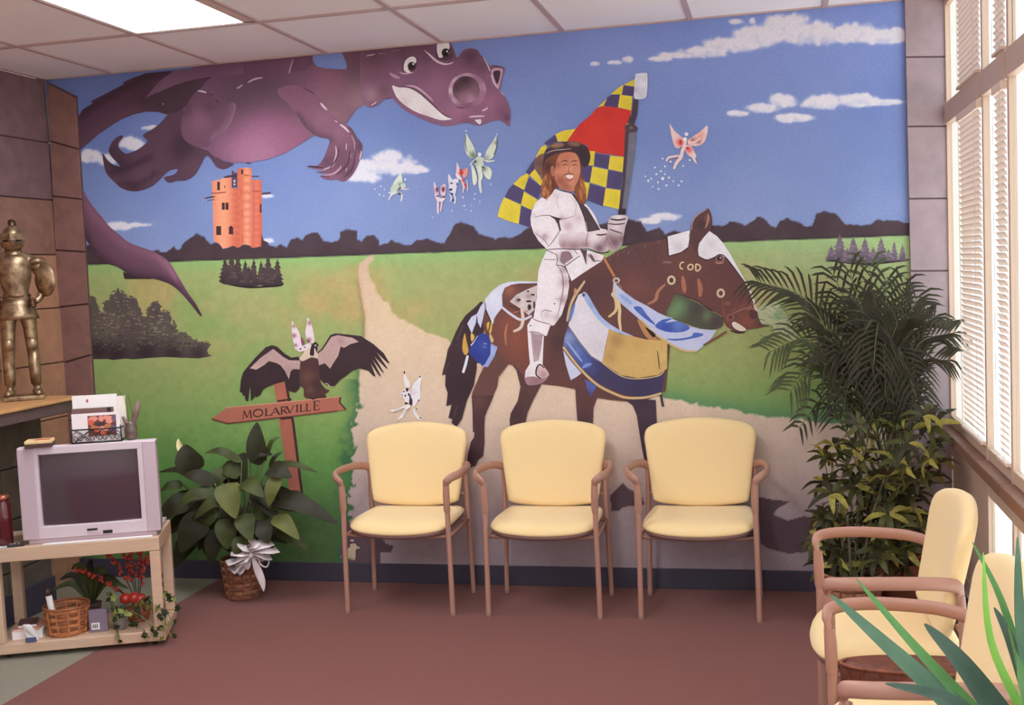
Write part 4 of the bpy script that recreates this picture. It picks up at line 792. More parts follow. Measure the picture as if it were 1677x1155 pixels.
# ------------------------------------------------------------------ horse
p = Paint(SK)
HB = (104, 66, 62); HD = (70, 46, 50); HR = (142, 80, 62)
p.fill([(300, 240), (250, 290), (190, 340), (150, 400), (120, 460), (90, 530), (60, 590), (50, 650), (18, 775), (45, 770), (42, 850), (60, 905), (50, 1000), (90, 985), (65, 1085), (95, 1095), (88, 1120), (125, 1152), (165, 1090), (200, 960), (250, 850), (272, 720), (300, 560), (330, 400), (340, 250)], (62, 42, 48), [(150, 560, 60, (74, 52, 56), .6), (180, 850, 60, (54, 36, 44), .6)], smooth=False)
for L in ([(60, 600), (95, 540)], [(25, 770), (70, 690)], [(95, 1110), (130, 1000)], [(170, 420), (130, 520)]): p.line(L, 7, (120, 96, 92), .8)
# far hind leg, near hind leg
p.fill([(520, 690), (560, 740), (590, 860), (570, 960), (520, 1050), (510, 1100), (515, 1175), (620, 1150), (640, 1050), (690, 940), (740, 845), (760, 700)], (88, 58, 58), [(560, 1050, 60, (70, 46, 52), .8), (650, 850, 80, (96, 62, 60), .6)], smooth=False)
p.fill([(440, 560), (505, 690), (430, 790), (420, 860), (370, 970), (330, 1080), (326, 1190), (243, 1190), (240, 1000), (238, 905), (310, 740), (380, 620)], (104, 68, 62), [(300, 900, 60, (114, 74, 66), .6), (270, 1100, 60, (80, 52, 56), .7)], smooth=False)
p.on(*SS)
p.fill([(560, -20), (575, 250), (600, 420), (590, 510), (550, 570), (515, 720), (500, 860), (498, 908), (610, 870), (640, 800), (705, 745), (722, 580), (718, 250), (790, 100), (840, -20)], (80, 52, 56), [(650, 60, 110, (104, 70, 64), .8), (580, 760, 100, (62, 40, 46), .8)], smooth=False)
p.line([(500, 862), (560, 850)], 24, (120, 88, 80), .6)
# body, neck and head in one
p.on(0, 0, 1)
p.fill([(795, 500), (806, 480), (819, 466), (846, 462), (880, 464), (936, 458), (960, 445), (980, 430), (999, 419), (1014, 410), (1031, 402), (1050, 398), (1073, 395), (1092, 391), (1112, 388), (1130, 382), (1134, 363), (1144, 350), (1160, 341), (1166, 356), (1165, 374), (1158, 386), (1186, 400), (1202, 428), (1218, 458), (1235, 491), (1240, 511), (1252, 516), (1262, 524), (1260, 533), (1237, 538), (1221, 540), (1217, 546), (1202, 542), (1190, 535), (1181, 517), (1160, 505), (1143, 494), (1124, 486), (1106, 481), (1098, 498), (1092, 518), (1098, 560), (1090, 640), (1050, 660), (1000, 655), (980, 652), (942, 637), (915, 632), (886, 629), (862, 620), (845, 600), (834, 597), (818, 580), (800, 560), (790, 530)],
       HB, [(850, 560, 34, HR, .9), (835, 530, 26, (136, 78, 62), .8), (870, 590, 30, (128, 74, 62), .7), (900, 600, 24, (92, 60, 58), .7), (920, 560, 26, (78, 52, 54), .9), (925, 510, 26, (76, 50, 54), .9), (960, 480, 30, (84, 54, 56), .8), (1000, 470, 34, (88, 56, 58), .6), (1040, 420, 30, (92, 64, 66), .7), (1040, 470, 26, (124, 76, 66), .8), (1075, 440, 26, (98, 64, 64), .6), (1010, 520, 24, (108, 68, 62), .6), (1120, 440, 24, (118, 74, 64), .6), (1110, 480, 18, (110, 68, 62), .5), (1185, 440, 24, (98, 62, 62), .6), (1160, 480, 22, (108, 66, 62), .7), (1215, 500, 22, (116, 68, 62), .7), (1225, 525, 18, (146, 84, 68), .8), (1250, 526, 8, (80, 54, 60), .8), (1150, 370, 10, (110, 72, 66), .6), (960, 600, 30, (90, 56, 58), .7), (900, 625, 20, (100, 66, 62), .6), (1060, 520, 24, (104, 66, 62), .6), (835, 475, 12, (168, 104, 78), .7), (1010, 630, 30, (86, 56, 58), .6)], step=4.4, smooth=False)
# forelegs
p.fill([(1022, 653), (1036, 664), (1043, 680), (1046, 700), (1051, 732), (1058, 766), (1066, 776), (1072, 740), (1076, 700), (1074, 655)], (68, 50, 62), [(1060, 680, 14, (80, 58, 66), .6), (1064, 745, 16, (74, 50, 56), .6)], smooth=False)
p.fill([(942, 630), (979, 650), (972, 668), (971, 699), (946, 692), (944, 665)], (94, 62, 60), [(955, 685, 16, (78, 50, 54), .7)], smooth=False)
p.line([(1082, 645), (1086, 666)], 4.5, (66, 50, 58), .2)
# mane flecks and rear cloth
p.on(*SN)
r_ = random.Random(8)
for k in range(26):
    t = r_.random(); x = 60+t*410; y = 392-t*128+r_.uniform(-6, 10)
    p.line([(x, y-8), (x-8+r_.uniform(-6, 6), y+18)], 7, r_.choice([(150, 120, 124), (120, 90, 94), (76, 50, 56)]), .8)
for k in range(30):
    t = r_.random(); x = 120+t*380; y = 380-t*80+r_.uniform(0, 90); p.line([(x, y), (x-22, y+34)], 8, r_.choice([(96, 66, 68), (78, 52, 56), (108, 74, 72)]), .8)
p.fill([(650, 220), (652, 160), (680, 105), (740, 65), (772, 50), (796, 112), (794, 180), (760, 240), (720, 280), (700, 300), (690, 360), (660, 300)], (92, 60, 60), [(720, 160, 40, (74, 48, 52), .8), (765, 120, 20, (150, 104, 86), .7)])
p.line([(655, 200), (662, 140), (700, 92), (770, 52)], 7, (178, 136, 120), .6); p.line([(768, 85), (770, 130), (748, 190)], 14, (176, 126, 100), .9)
# blaze and brow covers
WH = (232, 226, 230)
p.fill([(485, 246), (640, 203), (642, 240), (628, 320), (580, 355), (492, 380)], WH, [(560, 320, 40, (206, 190, 200), .7), (620, 230, 30, (240, 236, 238), .6)], smooth=False); p.line([(482, 250), (492, 382)], 8, (58, 38, 44)); p.line([(492, 384), (580, 358), (632, 322)], 7, (58, 38, 44))
p.fill([(698, 340), (706, 295), (740, 250), (778, 208), (830, 243), (880, 298), (925, 370), (1026, 550), (1012, 548), (900, 402), (852, 370), (805, 392), (770, 406), (730, 402), (704, 380)], WH, [(790, 300, 40, (216, 200, 206), .7), (740, 370, 30, (220, 208, 212), .6)], smooth=False); p.line([(702, 385), (760, 410), (810, 394), (855, 372), (905, 406), (1014, 552)], 7, (52, 34, 42), smooth=True)
p.line([(1024, 552), (1060, 620), (1085, 690), (1100, 745), (1135, 785)], 14, (226, 220, 214), .4)
p.line([(590, 520), (600, 590), (605, 640)], 32, (172, 108, 82), .9); p.line([(700, 540), (715, 610), (712, 670)], 34, (172, 108, 80), .9); p.line([(650, 520), (660, 640)], 22, (92, 58, 58), .9); p.line([(760, 530), (780, 640)], 26, (120, 74, 68), .9)
p.line([(470, 580), (420, 630), (400, 690), (345, 720)], 24, (172, 116, 92), .7); p.line([(540, 645), (680, 690), (800, 770)], 9, (64, 42, 46), .4)
p.ell(852, 404, 32, 26, (150, 102, 92)); p.ell(850, 400, 20, 18, (62, 40, 46)); p.ell(856, 396, 5, 5, (226, 206, 200)); p.line([(815, 425), (850, 435), (880, 425)], 7, (196, 150, 130), .8)
for (x, y) in [(512, 552), (858, 643)]: p.ell(x, y, 30, 33, (214, 190, 158)); p.ell(x, y, 15, 18, (92, 60, 56))
write(p.on(*SN), 'COD', [(572, 474, 34, 46), (628, 482, 36, 40), (680, 488, 38, 44)], (226, 198, 160), 8)
p.line([(450, 430), (480, 425), (515, 430)], 18, (132, 98, 92), .8); p.line([(640, 230), (645, 300)], 6, (60, 40, 46))
p.line([(870, 690), (880, 770), (900, 830), (930, 880)], 22, (128, 74, 64), .3); p.line([(930, 770), (1000, 735), (1085, 705)], 26, (126, 76, 68), .3); p.line([(935, 790), (1010, 755), (1090, 730)], 7, (176, 120, 100), .4); p.ell(925, 812, 26, 26, (150, 92, 78)); p.ell(925, 812, 15, 15, (96, 58, 56)); p.ell(905, 715, 22, 14, (140, 88, 76))
p.ell(1085, 790, 30, 36, (96, 60, 60)); p.line([(1040, 760), (1080, 750), (1105, 770)], 10, (170, 110, 90), .8)
p.fill([(935, 855), (960, 845), (1030, 890), (1020, 908), (985, 905), (950, 885)], (232, 214, 196)); p.line([(925, 905), (985, 920), (1030, 912)], 10, (52, 34, 40), .6)
p.line([(1125, 780), (1180, 810), (1240, 850)], 7, (206, 196, 180), .4); p.ell(1186, 860, 8, 6, (220, 210, 206))
# grass seen under the jaw
p.fill([(545, 650), (650, 688), (730, 730), (800, 772), (868, 815), (870, 868), (820, 895), (720, 890), (600, 850), (480, 800), (500, 730)], (80, 78, 66), [(560, 740, 70, (112, 142, 96), .95), (520, 790, 40, (118, 150, 100), .8), (760, 800, 40, (112, 132, 92), .8), (690, 760, 50, (72, 62, 60), .8), (820, 850, 40, (76, 58, 58), .8)])
# neck cloth with blue flourish
p.fill([(108, 560), (150, 605), (190, 640), (260, 690), (340, 730), (420, 780), (500, 815), (620, 870), (720, 895), (830, 903), (790, 960), (740, 1010), (690, 1050), (600, 1040), (480, 980), (390, 920), (270, 810), (130, 690), (98, 655)], (192, 196, 226), [(200, 690, 50, (160, 172, 214), .7), (650, 1000, 70, (206, 204, 226), .7), (760, 930, 40, (200, 200, 226), .6)], smooth=False)
BLU = (72, 96, 176)
p.fill([(248, 745), (275, 735), (305, 745), (345, 800), (392, 850), (395, 865), (340, 830), (290, 790)], BLU, [(300, 770, 30, (96, 118, 190), .6)]); p.fill([(398, 875), (430, 840), (480, 815), (520, 820), (470, 850), (560, 840), (640, 882), (600, 912), (520, 918), (450, 905)], (76, 98, 178), [(560, 865, 40, (112, 134, 200), .8), (480, 895, 40, (60, 78, 158), .7)])
p.fill([(480, 962), (560, 962), (650, 945), (670, 920), (735, 928), (720, 945), (660, 960), (590, 972), (520, 975)], (80, 104, 184)); p.line([(150, 650), (200, 690), (240, 720)], 26, (150, 166, 212), .8); p.line([(420, 835), (460, 822), (520, 815)], 8, (196, 204, 230), .6)
p.line([(300, 830), (400, 930), (490, 990), (600, 1045), (690, 1050)], 16, (206, 176, 122), .4); p.line([(735, 1008), (820, 960), (900, 910)], 16, (120, 80, 66), .4)
p.fill([(275, 835), (300, 840), (400, 950), (470, 990), (450, 1005), (380, 985), (320, 930)], (182, 130, 84)); p.fill([(330, 880), (400, 930), (380, 950)], (46, 30, 36))
# breast cloth
p.on(*SM)
p.fill([(150, 352), (180, 230), (230, 110), (268, 93), (310, 160), (380, 260), (472, 372), (445, 500), (415, 642), (330, 590), (240, 480)], (222, 212, 218), [(260, 300, 60, (232, 226, 230), .6), (380, 520, 70, (208, 194, 204), .6), (170, 250, 24, (150, 168, 214), .8)], smooth=False)
p.line([(200, 180), (178, 250), (160, 320)], 24, (104, 130, 196), .8)
p.fill([(268, 88), (300, 105), (350, 190), (400, 270), (470, 335), (560, 390), (660, 436), (560, 415), (470, 378), (390, 310), (330, 230), (275, 140)], (166, 182, 222), [(330, 190, 30, (130, 150, 206), .6), (500, 360, 40, (196, 204, 230), .6)])
p.fill([(472, 378), (560, 420), (640, 432), (760, 462), (860, 470), (928, 462), (928, 690), (860, 740), (700, 766), (560, 742), (415, 642), (445, 520)], (208, 170, 104), [(530, 470, 60, (166, 120, 76), .8), (480, 600, 60, (184, 138, 84), .7), (640, 650, 80, (212, 176, 110), .6), (780, 600, 80, (214, 180, 112), .6), (700, 500, 60, (198, 156, 90), .6), (900, 600, 30, (222, 194, 126), .7)], smooth=False)
p.line([(850, 550), (860, 620), (868, 700)], 10, (110, 80, 50), .6)
p.fill([(150, 355), (200, 430), (240, 485), (330, 592), (415, 642), (560, 745), (700, 770), (860, 745), (908, 703), (900, 800), (880, 890), (760, 915), (620, 902), (480, 852), (360, 792), (240, 672), (108, 520), (120, 440)], (66, 58, 92), [(150, 450, 80, (140, 158, 208), .95), (220, 560, 70, (104, 126, 192), .9), (280, 640, 60, (84, 104, 178), .9), (340, 700, 40, (72, 78, 140), .7), (700, 840, 120, (60, 50, 78), .6)], smooth=False)
p.fill([(258, 690), (280, 655), (330, 648), (320, 670)], (122, 146, 206)); p.line([(130, 470), (200, 560), (260, 640)], 16, (150, 168, 214), .8); p.line([(160, 380), (240, 490), (330, 595), (415, 645)], 8, (120, 120, 150), .5); p.line([(415, 645), (560, 748), (700, 772), (860, 748), (905, 708)], 8, (214, 184, 128), .4)
p.line([(108, 520), (240, 690), (380, 820), (520, 892), (620, 922), (760, 918), (882, 886)], 20, (210, 176, 126), .2)
p.fill([(108, 545), (160, 620), (252, 728), (210, 760), (168, 782), (130, 660)], (204, 204, 226), smooth=False); p.fill([(278, 775), (330, 800), (372, 832), (325, 912), (302, 860)], (84, 96, 166), [(320, 890, 30, (66, 70, 120), .7)], smooth=False)
p.line([(280, 0), (240, 60), (205, 110), (165, 200), (140, 320)], 22, (206, 170, 130), .4); p.line([(205, 60), (200, 110)], 34, (196, 140, 112), .6); p.ell(270, 112, 12, 14, (90, 80, 110))
p.on(*SN)
p.line([(30, 378), (70, 450), (115, 530)], 18, (186, 122, 76), .2); p.ell(127, 553, 25, 20, (206, 190, 170)); p.ell(127, 555, 13, 11, (90, 70, 66)); p.line([(140, 575), (165, 610)], 14, (170, 116, 80), .5)
p.line([(120, 600), (108, 650), (125, 700), (122, 765), (72, 810)], 22, (220, 190, 140), .5); p.line([(140, 690), (150, 760), (148, 830), (158, 905)], 22, (222, 194, 146), .4); p.ell(108, 652, 18, 18, (214, 198, 180))
# rear cloth, bags and saddle
p.on(*SK)
LV = (216, 214, 230)
p.fill([(332, 225), (380, 165), (440, 118), (500, 98), (580, 90), (712, 96), (712, 106), (580, 108), (520, 118), (475, 140), (455, 190), (460, 280), (420, 330), (398, 365), (390, 408), (360, 340), (340, 292)], LV, [(400, 230, 50, (226, 226, 238), .6), (370, 330, 30, (186, 192, 220), .6)], smooth=False)
p.fill([(272, 332), (300, 275), (328, 238), (332, 292), (318, 360), (300, 432), (280, 390)], (204, 204, 224), smooth=False); p.fill([(203, 400), (235, 350), (272, 330), (266, 392), (236, 472)], (206, 206, 226), smooth=False)
p.fill([(345, 400), (375, 385), (385, 410), (375, 470), (352, 450)], (216, 170, 76)); p.fill([(370, 470), (395, 520), (380, 540), (365, 500)], (206, 170, 120)); p.fill([(232, 470), (250, 480), (255, 505), (236, 530), (228, 500)], (216, 176, 96)); p.fill([(186, 470), (196, 520), (212, 600), (188, 628), (168, 590), (172, 520)], (206, 160, 76)); p.line([(230, 560), (260, 525), (280, 490)], 12, (220, 214, 220), .3)
p.fill([(214, 600), (250, 540), (290, 480), (340, 476), (372, 530), (372, 620), (325, 702), (265, 670)], (50, 64, 142), [(320, 560, 40, (66, 84, 164), .7), (260, 640, 40, (42, 52, 122), .6)]); p.line([(320, 545), (345, 548)], 6, (206, 206, 226), .6); p.line([(318, 570), (340, 572)], 5, (196, 200, 222), .6)
p.fill([(374, 545), (424, 570), (400, 640), (352, 716), (318, 712), (340, 680), (372, 620)], (150, 164, 210), [(380, 600, 24, (176, 186, 220), .7)], smooth=False); p.line([(206, 632), (190, 700), (172, 758)], 20, (222, 222, 232), .2); p.fill([(272, 690), (300, 690), (312, 740), (276, 800)], (214, 184, 160), smooth=False)
p.line([(495, 400), (480, 470), (485, 560)], 14, (186, 120, 90), .8); p.line([(330, 300), (370, 380), (350, 480)], 10, (74, 46, 48), .6)
p.fill([(512, 240), (560, 190), (640, 150), (712, 120), (700, 290), (650, 340), (590, 290), (545, 262)], (206, 188, 186), [(600, 240, 40, (220, 206, 204), .6), (570, 230, 16, (60, 42, 44), .7), (650, 200, 20, (150, 124, 122), .7)], smooth=False)
for (x, y, rx, ry) in [(580, 228, 12, 9), (645, 165, 9, 7), (650, 238, 22, 8), (680, 190, 16, 7), (655, 280, 14, 22), (690, 265, 8, 30)]: p.ell(x, y, rx, ry, (66, 44, 48), n=10)
p.line([(500, 270), (560, 290), (600, 340)], 24, (96, 58, 50), .7); p.line([(540, 320), (580, 310)], 22, (190, 108, 66), .8); p.line([(620, 320), (650, 300)], 18, (186, 104, 66), .8)
p.line([(455, 280), (520, 332), (595, 372), (672, 344)], 18, (214, 208, 222), .2); p.line([(608, 215), (600, 290), (608, 370), (590, 430), (538, 458)], 24, (220, 200, 184), .5)
p.build('painted_horse', 'painted brown horse in white, blue and gold trappings')

# ------------------------------------------------------------------ rider
p = Paint(SJ)
WA = (238, 226, 228); SHD = (176, 142, 146)
# leg
p.on(*SL)
p.fill([(205, 200), (235, 120), (270, 45), (350, 75), (400, 155), (438, 240), (445, 330), (430, 420), (385, 560), (325, 640), (290, 640), (160, 600), (175, 520), (190, 420), (195, 300)], WA, [(410, 300, 40, SHD, .9), (400, 440, 36, (170, 136, 140), .9), (350, 580, 30, (186, 154, 158), .8), (270, 560, 26, (196, 166, 170), .7), (250, 300, 70, (242, 232, 234), .6), (400, 200, 30, (160, 128, 132), .8)], smooth=False)
p.line([(345, 160), (385, 220), (398, 320), (385, 430), (355, 560)], 7, (120, 92, 100), .6); p.line([(225, 540), (250, 520), (310, 530)], 7, (150, 118, 126), .6); p.line([(228, 545), (235, 600)], 5, (150, 118, 126), .6); p.line([(330, 430), (385, 432)], 5, (110, 84, 92), .6); p.ell(330, 470, 8, 5, (120, 92, 100)); p.line([(245, 120), (340, 122)], 6, (60, 40, 48), .4); p.fill([(340, 80), (352, 120), (345, 160), (390, 165), (415, 200), (440, 240), (432, 190), (395, 120)], (140, 112, 118), smooth=False)
p.fill([(115, 640), (150, 582), (215, 610), (300, 632), (268, 722), (246, 722), (240, 830), (236, 950), (282, 1010), (270, 1060), (212, 1102), (130, 1112), (95, 1062), (100, 1000), (136, 940), (125, 820), (118, 700)], WA, [(230, 660, 30, (246, 238, 238), .6), (120, 1020, 30, (222, 204, 208), .7)], smooth=False)
p.fill([(142, 692), (238, 718), (225, 820), (205, 915), (166, 930), (155, 820)], (176, 148, 154), [(190, 780, 40, (164, 134, 142), .6), (180, 900, 30, (200, 176, 180), .7)], smooth=False)
p.line([(125, 690), (190, 695), (250, 722)], 7, (120, 92, 98), .4); p.line([(160, 590), (220, 612), (300, 632)], 7, (130, 100, 108), .4); p.ell(140, 642, 8, 5, (120, 92, 98))
p.fill([(98, 1052), (160, 1042), (205, 1050), (262, 1040), (270, 1062), (212, 1102), (130, 1112), (105, 1090)], (166, 126, 130), [(180, 1080, 40, (140, 102, 108), .6)]); p.fill([(188, 985), (215, 958), (245, 970), (286, 1020), (272, 1046), (228, 1058), (196, 1040)], (214, 180, 178), [(240, 1030, 30, (170, 128, 130), .7)]); p.line([(250, 975), (215, 948), (190, 975), (186, 1030), (225, 1060)], 12, (56, 36, 44), .5)
# waist and skirt plates
p.fill([(262, 40), (400, 30), (560, 40), (720, 90), (700, 135), (580, 210), (462, 292), (420, 180), (345, 160), (350, 80)], WA, [(400, 110, 40, (160, 126, 130), .9), (520, 180, 60, (242, 234, 236), .6), (440, 80, 24, (150, 118, 122), .7), (640, 110, 30, (196, 166, 170), .7)], smooth=False)
for L in ([(345, 80), (352, 120), (345, 165), (390, 170), (420, 180)], [(380, 140), (420, 170), (530, 90)], [(440, 60), (475, 110)], [(540, 40), (580, 160), (600, 80)], [(480, 40), (510, 80)], [(410, 170), (462, 290)], [(590, 80), (640, 135), (700, 130)], [(262, 45), (345, 82)]): p.line(L, 7, (66, 46, 54), .3, smooth=False)
p.fill([(530, 40), (585, 45), (580, 150), (555, 90)], (92, 68, 74), smooth=False); p.fill([(385, 60), (430, 55), (476, 108), (400, 160), (372, 130)], (146, 116, 122), smooth=False); p.fill([(600, 70), (625, 85), (655, 140), (625, 130)], (110, 84, 90), smooth=False)
# torso and near arm
p.on(*SJ)
p.fill([(48, 720), (60, 660), (90, 590), (150, 540), (210, 500), (265, 466), (300, 480), (400, 505), (440, 548), (480, 620), (520, 600), (580, 680), (650, 810), (700, 820), (730, 880), (720, 960), (640, 1010), (540, 990), (300, 985), (190, 990), (120, 920), (75, 850), (52, 780)],
       WA, [(110, 640, 60, (244, 236, 236), .6), (330, 600, 70, (246, 238, 238), .6), (270, 530, 30, (220, 200, 206), .7), (90, 860, 30, (206, 178, 184), .7), (170, 880, 30, (176, 142, 150), .8), (190, 780, 60, (242, 234, 234), .6), (370, 790, 40, (200, 168, 172), .8), (460, 720, 40, (212, 184, 188), .7), (320, 720, 30, (196, 164, 170), .6), (80, 700, 24, (220, 200, 204), .7)], step=3.2, smooth=False)
p.fill([(395, 502), (440, 540), (500, 600), (540, 640), (600, 740), (650, 822), (540, 842), (525, 760), (500, 700), (460, 600)], (78, 60, 66), [(580, 790, 40, (92, 72, 78), .6)], smooth=False)
p.line([(420, 520), (470, 610), (510, 720), (535, 842)], 6, (44, 30, 38), .4); p.line([(520, 600), (590, 690), (645, 812)], 9, (236, 228, 230), .4)
p.line([(85, 712), (150, 700), (215, 700), (280, 728), (360, 722), (430, 700)], 7, (120, 92, 100), .8); p.fill([(210, 698), (260, 712), (320, 728), (296, 745), (310, 825), (295, 820), (268, 745)], (62, 44, 52)); p.line([(265, 745), (300, 820), (240, 920), (205, 965)], 6, (96, 72, 80), .6); p.line([(90, 850), (140, 885), (180, 925), (205, 965)], 7, (140, 108, 116), .7); p.line([(285, 520), (275, 580), (290, 640)], 8, (214, 194, 200), .7); p.line([(430, 700), (440, 600), (400, 545)], 8, (206, 184, 190), .7)
p.line([(270, 470), (330, 490), (400, 508), (440, 545)], 8, (52, 36, 44), .5)
p.fill([(300, 870), (360, 848), (460, 842), (545, 845), (620, 835), (700, 822), (720, 870), (740, 920), (722, 990), (650, 1018), (540, 975), (430, 985), (322, 980), (290, 930)], (226, 206, 208), [(420, 955, 70, (150, 112, 118), .95), (330, 950, 40, (160, 122, 128), .8), (520, 950, 40, (150, 112, 118), .8), (640, 980, 50, (112, 80, 88), .9), (700, 930, 40, (136, 102, 108), .8), (420, 860, 70, (240, 228, 228), .7), (600, 890, 40, (242, 232, 232), .7)])
p.line([(545, 850), (528, 910), (540, 970)], 6, (110, 82, 90), .6); p.line([(612, 862), (660, 866), (712, 855)], 12, (46, 32, 40), .6); p.line([(190, 992), (300, 985), (430, 990), (540, 984), (640, 1018), (725, 1015)], 8, (50, 34, 42), .4)
# hand on the pole
p.fill([(712, 770), (735, 715), (780, 695), (870, 700), (885, 730), (862, 800), (850, 870), (830, 960), (760, 1010), (720, 980), (690, 890), (712, 830)], (206, 184, 186), [(800, 720, 40, (240, 232, 234), .8), (780, 800, 40, (232, 220, 222), .7), (770, 930, 60, (120, 90, 96), .95), (720, 900, 40, (140, 106, 112), .8), (840, 900, 30, (110, 80, 88), .8)])
p.line([(735, 728), (800, 738), (868, 726)], 14, (52, 36, 44), .4); p.line([(716, 768), (780, 775), (858, 768)], 10, (60, 42, 50), .4); p.line([(725, 815), (780, 835), (840, 855)], 10, (70, 50, 58), .5); p.line([(700, 850), (730, 920), (770, 980)], 8, (176, 146, 140), .7)
# hair, face, hat
p.fill([(95, 205), (165, 170), (165, 300), (150, 350), (118, 345), (85, 285)], (124, 88, 78), [(130, 250, 30, (100, 66, 62), .6)])
p.fill([(150, 300), (165, 200), (230, 140), (380, 120), (480, 150), (500, 230), (480, 320), (505, 400), (525, 480), (528, 570), (505, 605), (470, 590), (430, 530), (420, 470), (300, 450), (250, 480), (235, 510), (200, 545), (175, 558), (145, 540), (135, 500), (150, 440), (145, 380)],
       (126, 72, 48), [(180, 500, 40, (176, 104, 58), .8), (160, 420, 30, (150, 86, 54), .7), (490, 500, 40, (172, 102, 62), .8), (220, 420, 40, (88, 48, 40), .8), (200, 280, 50, (70, 42, 42), .9), (510, 570, 24, (150, 88, 58), .7), (260, 480, 30, (80, 44, 40), .8)], smooth=False)
r_ = random.Random(2)
for k in range(34):
    x = r_.choice([r_.uniform(150, 225), r_.uniform(450, 515)]); y = r_.uniform(330, 500); p.line([(x, y), (x+r_.uniform(-14, 14), y+40), (x+r_.uniform(-14, 14), y+r_.uniform(60, 90))], 7, r_.choice([(190, 118, 70), (96, 54, 42), (150, 88, 54), (206, 134, 84)]), .9)
p.fill([(262, 300), (272, 230), (305, 172), (370, 155), (435, 168), (466, 225), (476, 320), (458, 395), (430, 450), (418, 490), (350, 485), (300, 462), (268, 410), (252, 350)],
       (206, 132, 102), [(350, 200, 60, (190, 114, 88), .7), (300, 400, 40, (150, 82, 66), .8), (380, 300, 30, (230, 164, 134), .9), (440, 420, 30, (196, 126, 100), .6), (350, 450, 50, (160, 92, 76), .8), (320, 320, 24, (222, 150, 120), .7), (445, 320, 20, (222, 152, 122), .7), (400, 420, 24, (222, 156, 132), .6), (280, 260, 26, (160, 88, 72), .8)], step=2.4)
p.fill([(225, 280), (248, 275), (258, 330), (240, 365), (222, 330)], (182, 110, 88))
p.line([(312, 240), (340, 226), (372, 236)], 9, (92, 50, 44), .7); p.line([(398, 238), (425, 228), (452, 236)], 9, (92, 50, 44), .7); p.line([(322, 268), (348, 262), (370, 270)], 8, (110, 62, 54), .8); p.line([(405, 268), (428, 262), (450, 268)], 8, (110, 62, 54), .8); p.line([(385, 250), (378, 300), (372, 322), (398, 328)], 7, (150, 86, 70), .6)
p.line([(338, 352), (375, 340), (420, 350)], 10, (120, 62, 56), .8); p.fill([(352, 358), (382, 348), (416, 356), (404, 378), (376, 382)], (240, 220, 206)); p.line([(350, 385), (385, 398), (415, 380)], 8, (150, 82, 70), .8); p.line([(330, 340), (325, 380), (345, 410)], 6, (160, 92, 76), .7)
p.fill([(150, 290), (158, 220), (172, 165), (195, 125), (270, 82), (360, 64), (470, 80), (530, 108), (562, 175), (552, 250), (520, 285), (485, 265), (470, 205), (430, 160), (370, 150), (300, 160), (240, 182), (185, 215), (165, 260)], (66, 46, 52), [(500, 180, 50, (52, 36, 44), .7), (300, 110, 60, (80, 56, 58), .6)])
p.line([(180, 165), (250, 140), (330, 132), (400, 125)], 9, (176, 150, 146), .7); p.ell(275, 96, 66, 24, (126, 92, 74), rot=-.12); p.ell(275, 94, 46, 14, (150, 112, 88), rot=-.12); p.ell(422, 84, 60, 24, (112, 80, 70), rot=.1); p.ell(424, 82, 42, 14, (136, 100, 84), rot=.1)
p.build('painted_rider', 'painted long haired rider in white armour and a dark hat on the brown horse')
# painted greenery hidden behind the palm
p = Paint((1210, 430, 3.5))
r_ = random.Random(6)
p.fill([(110, 270), (180, 225), (230, 240), (290, 330), (330, 420), (300, 450), (210, 400), (190, 360), (130, 350)], (190, 192, 150), [(210, 270, 40, (214, 210, 170), .8), (230, 300, 30, (80, 130, 80), .7)])
for k in range(46):
    x = r_.uniform(110, 330); y = 230+abs(x-200)*.5+r_.uniform(0, 150); p.line([(x, y), (x+r_.uniform(10, 40), y+r_.uniform(-16, 24))], r_.uniform(6, 14), r_.choice([(70, 130, 80), (96, 150, 96), (210, 206, 166), (58, 98, 66), (176, 190, 140)]), .8)
p.build('painted_bouquet', 'painted bunch of green leaves and cream flowers at the horse muzzle')
# ================================================================== CHAIRS
fabric = mat('cream_yellow_fabric', (240, 205, 150), 0.9, noise=0.025, nscale=420, bump=0.12, bscale=1100, spec=0.15, sheen=0.25)
cframe = mat('mauve_tan_metal_frame', (174, 126, 108), 0.42, bump=0.02, bscale=500, spec=0.4)
pan_m = mat('dark_seat_pan', (128, 92, 86), 0.6)
glide = mat('chair_foot_glide', (150, 112, 104), 0.5)
def cushion(outline, prof, to3d):
    """outline: closed smooth loop (u, v); prof: list of (inset 0..1 toward the centre, height)"""
    P = crom(outline, 6); c = P.mean(0); n = len(P); b = MB()
    V = []
    for (s_, h) in prof:
        for q in P:
            d = c-q; V.append(to3d(q[0]+d[0]*s_, q[1]+d[1]*s_, h))
    F = []
    m = len(prof)
    for i in range(m-1):
        for k in range(n): F.append((i*n+k, i*n+(k+1) % n, (i+1)*n+(k+1) % n, (i+1)*n+k))
    V.append(to3d(c[0], c[1], prof[0][1])); F += [(len(V)-1, (k+1) % n, k) for k in range(n)]
    V.append(to3d(c[0], c[1], prof[-1][1])); F += [(len(V)-1, (m-1)*n+k, (m-1)*n+(k+1) % n) for k in range(n)]
    return b.add(V, F)
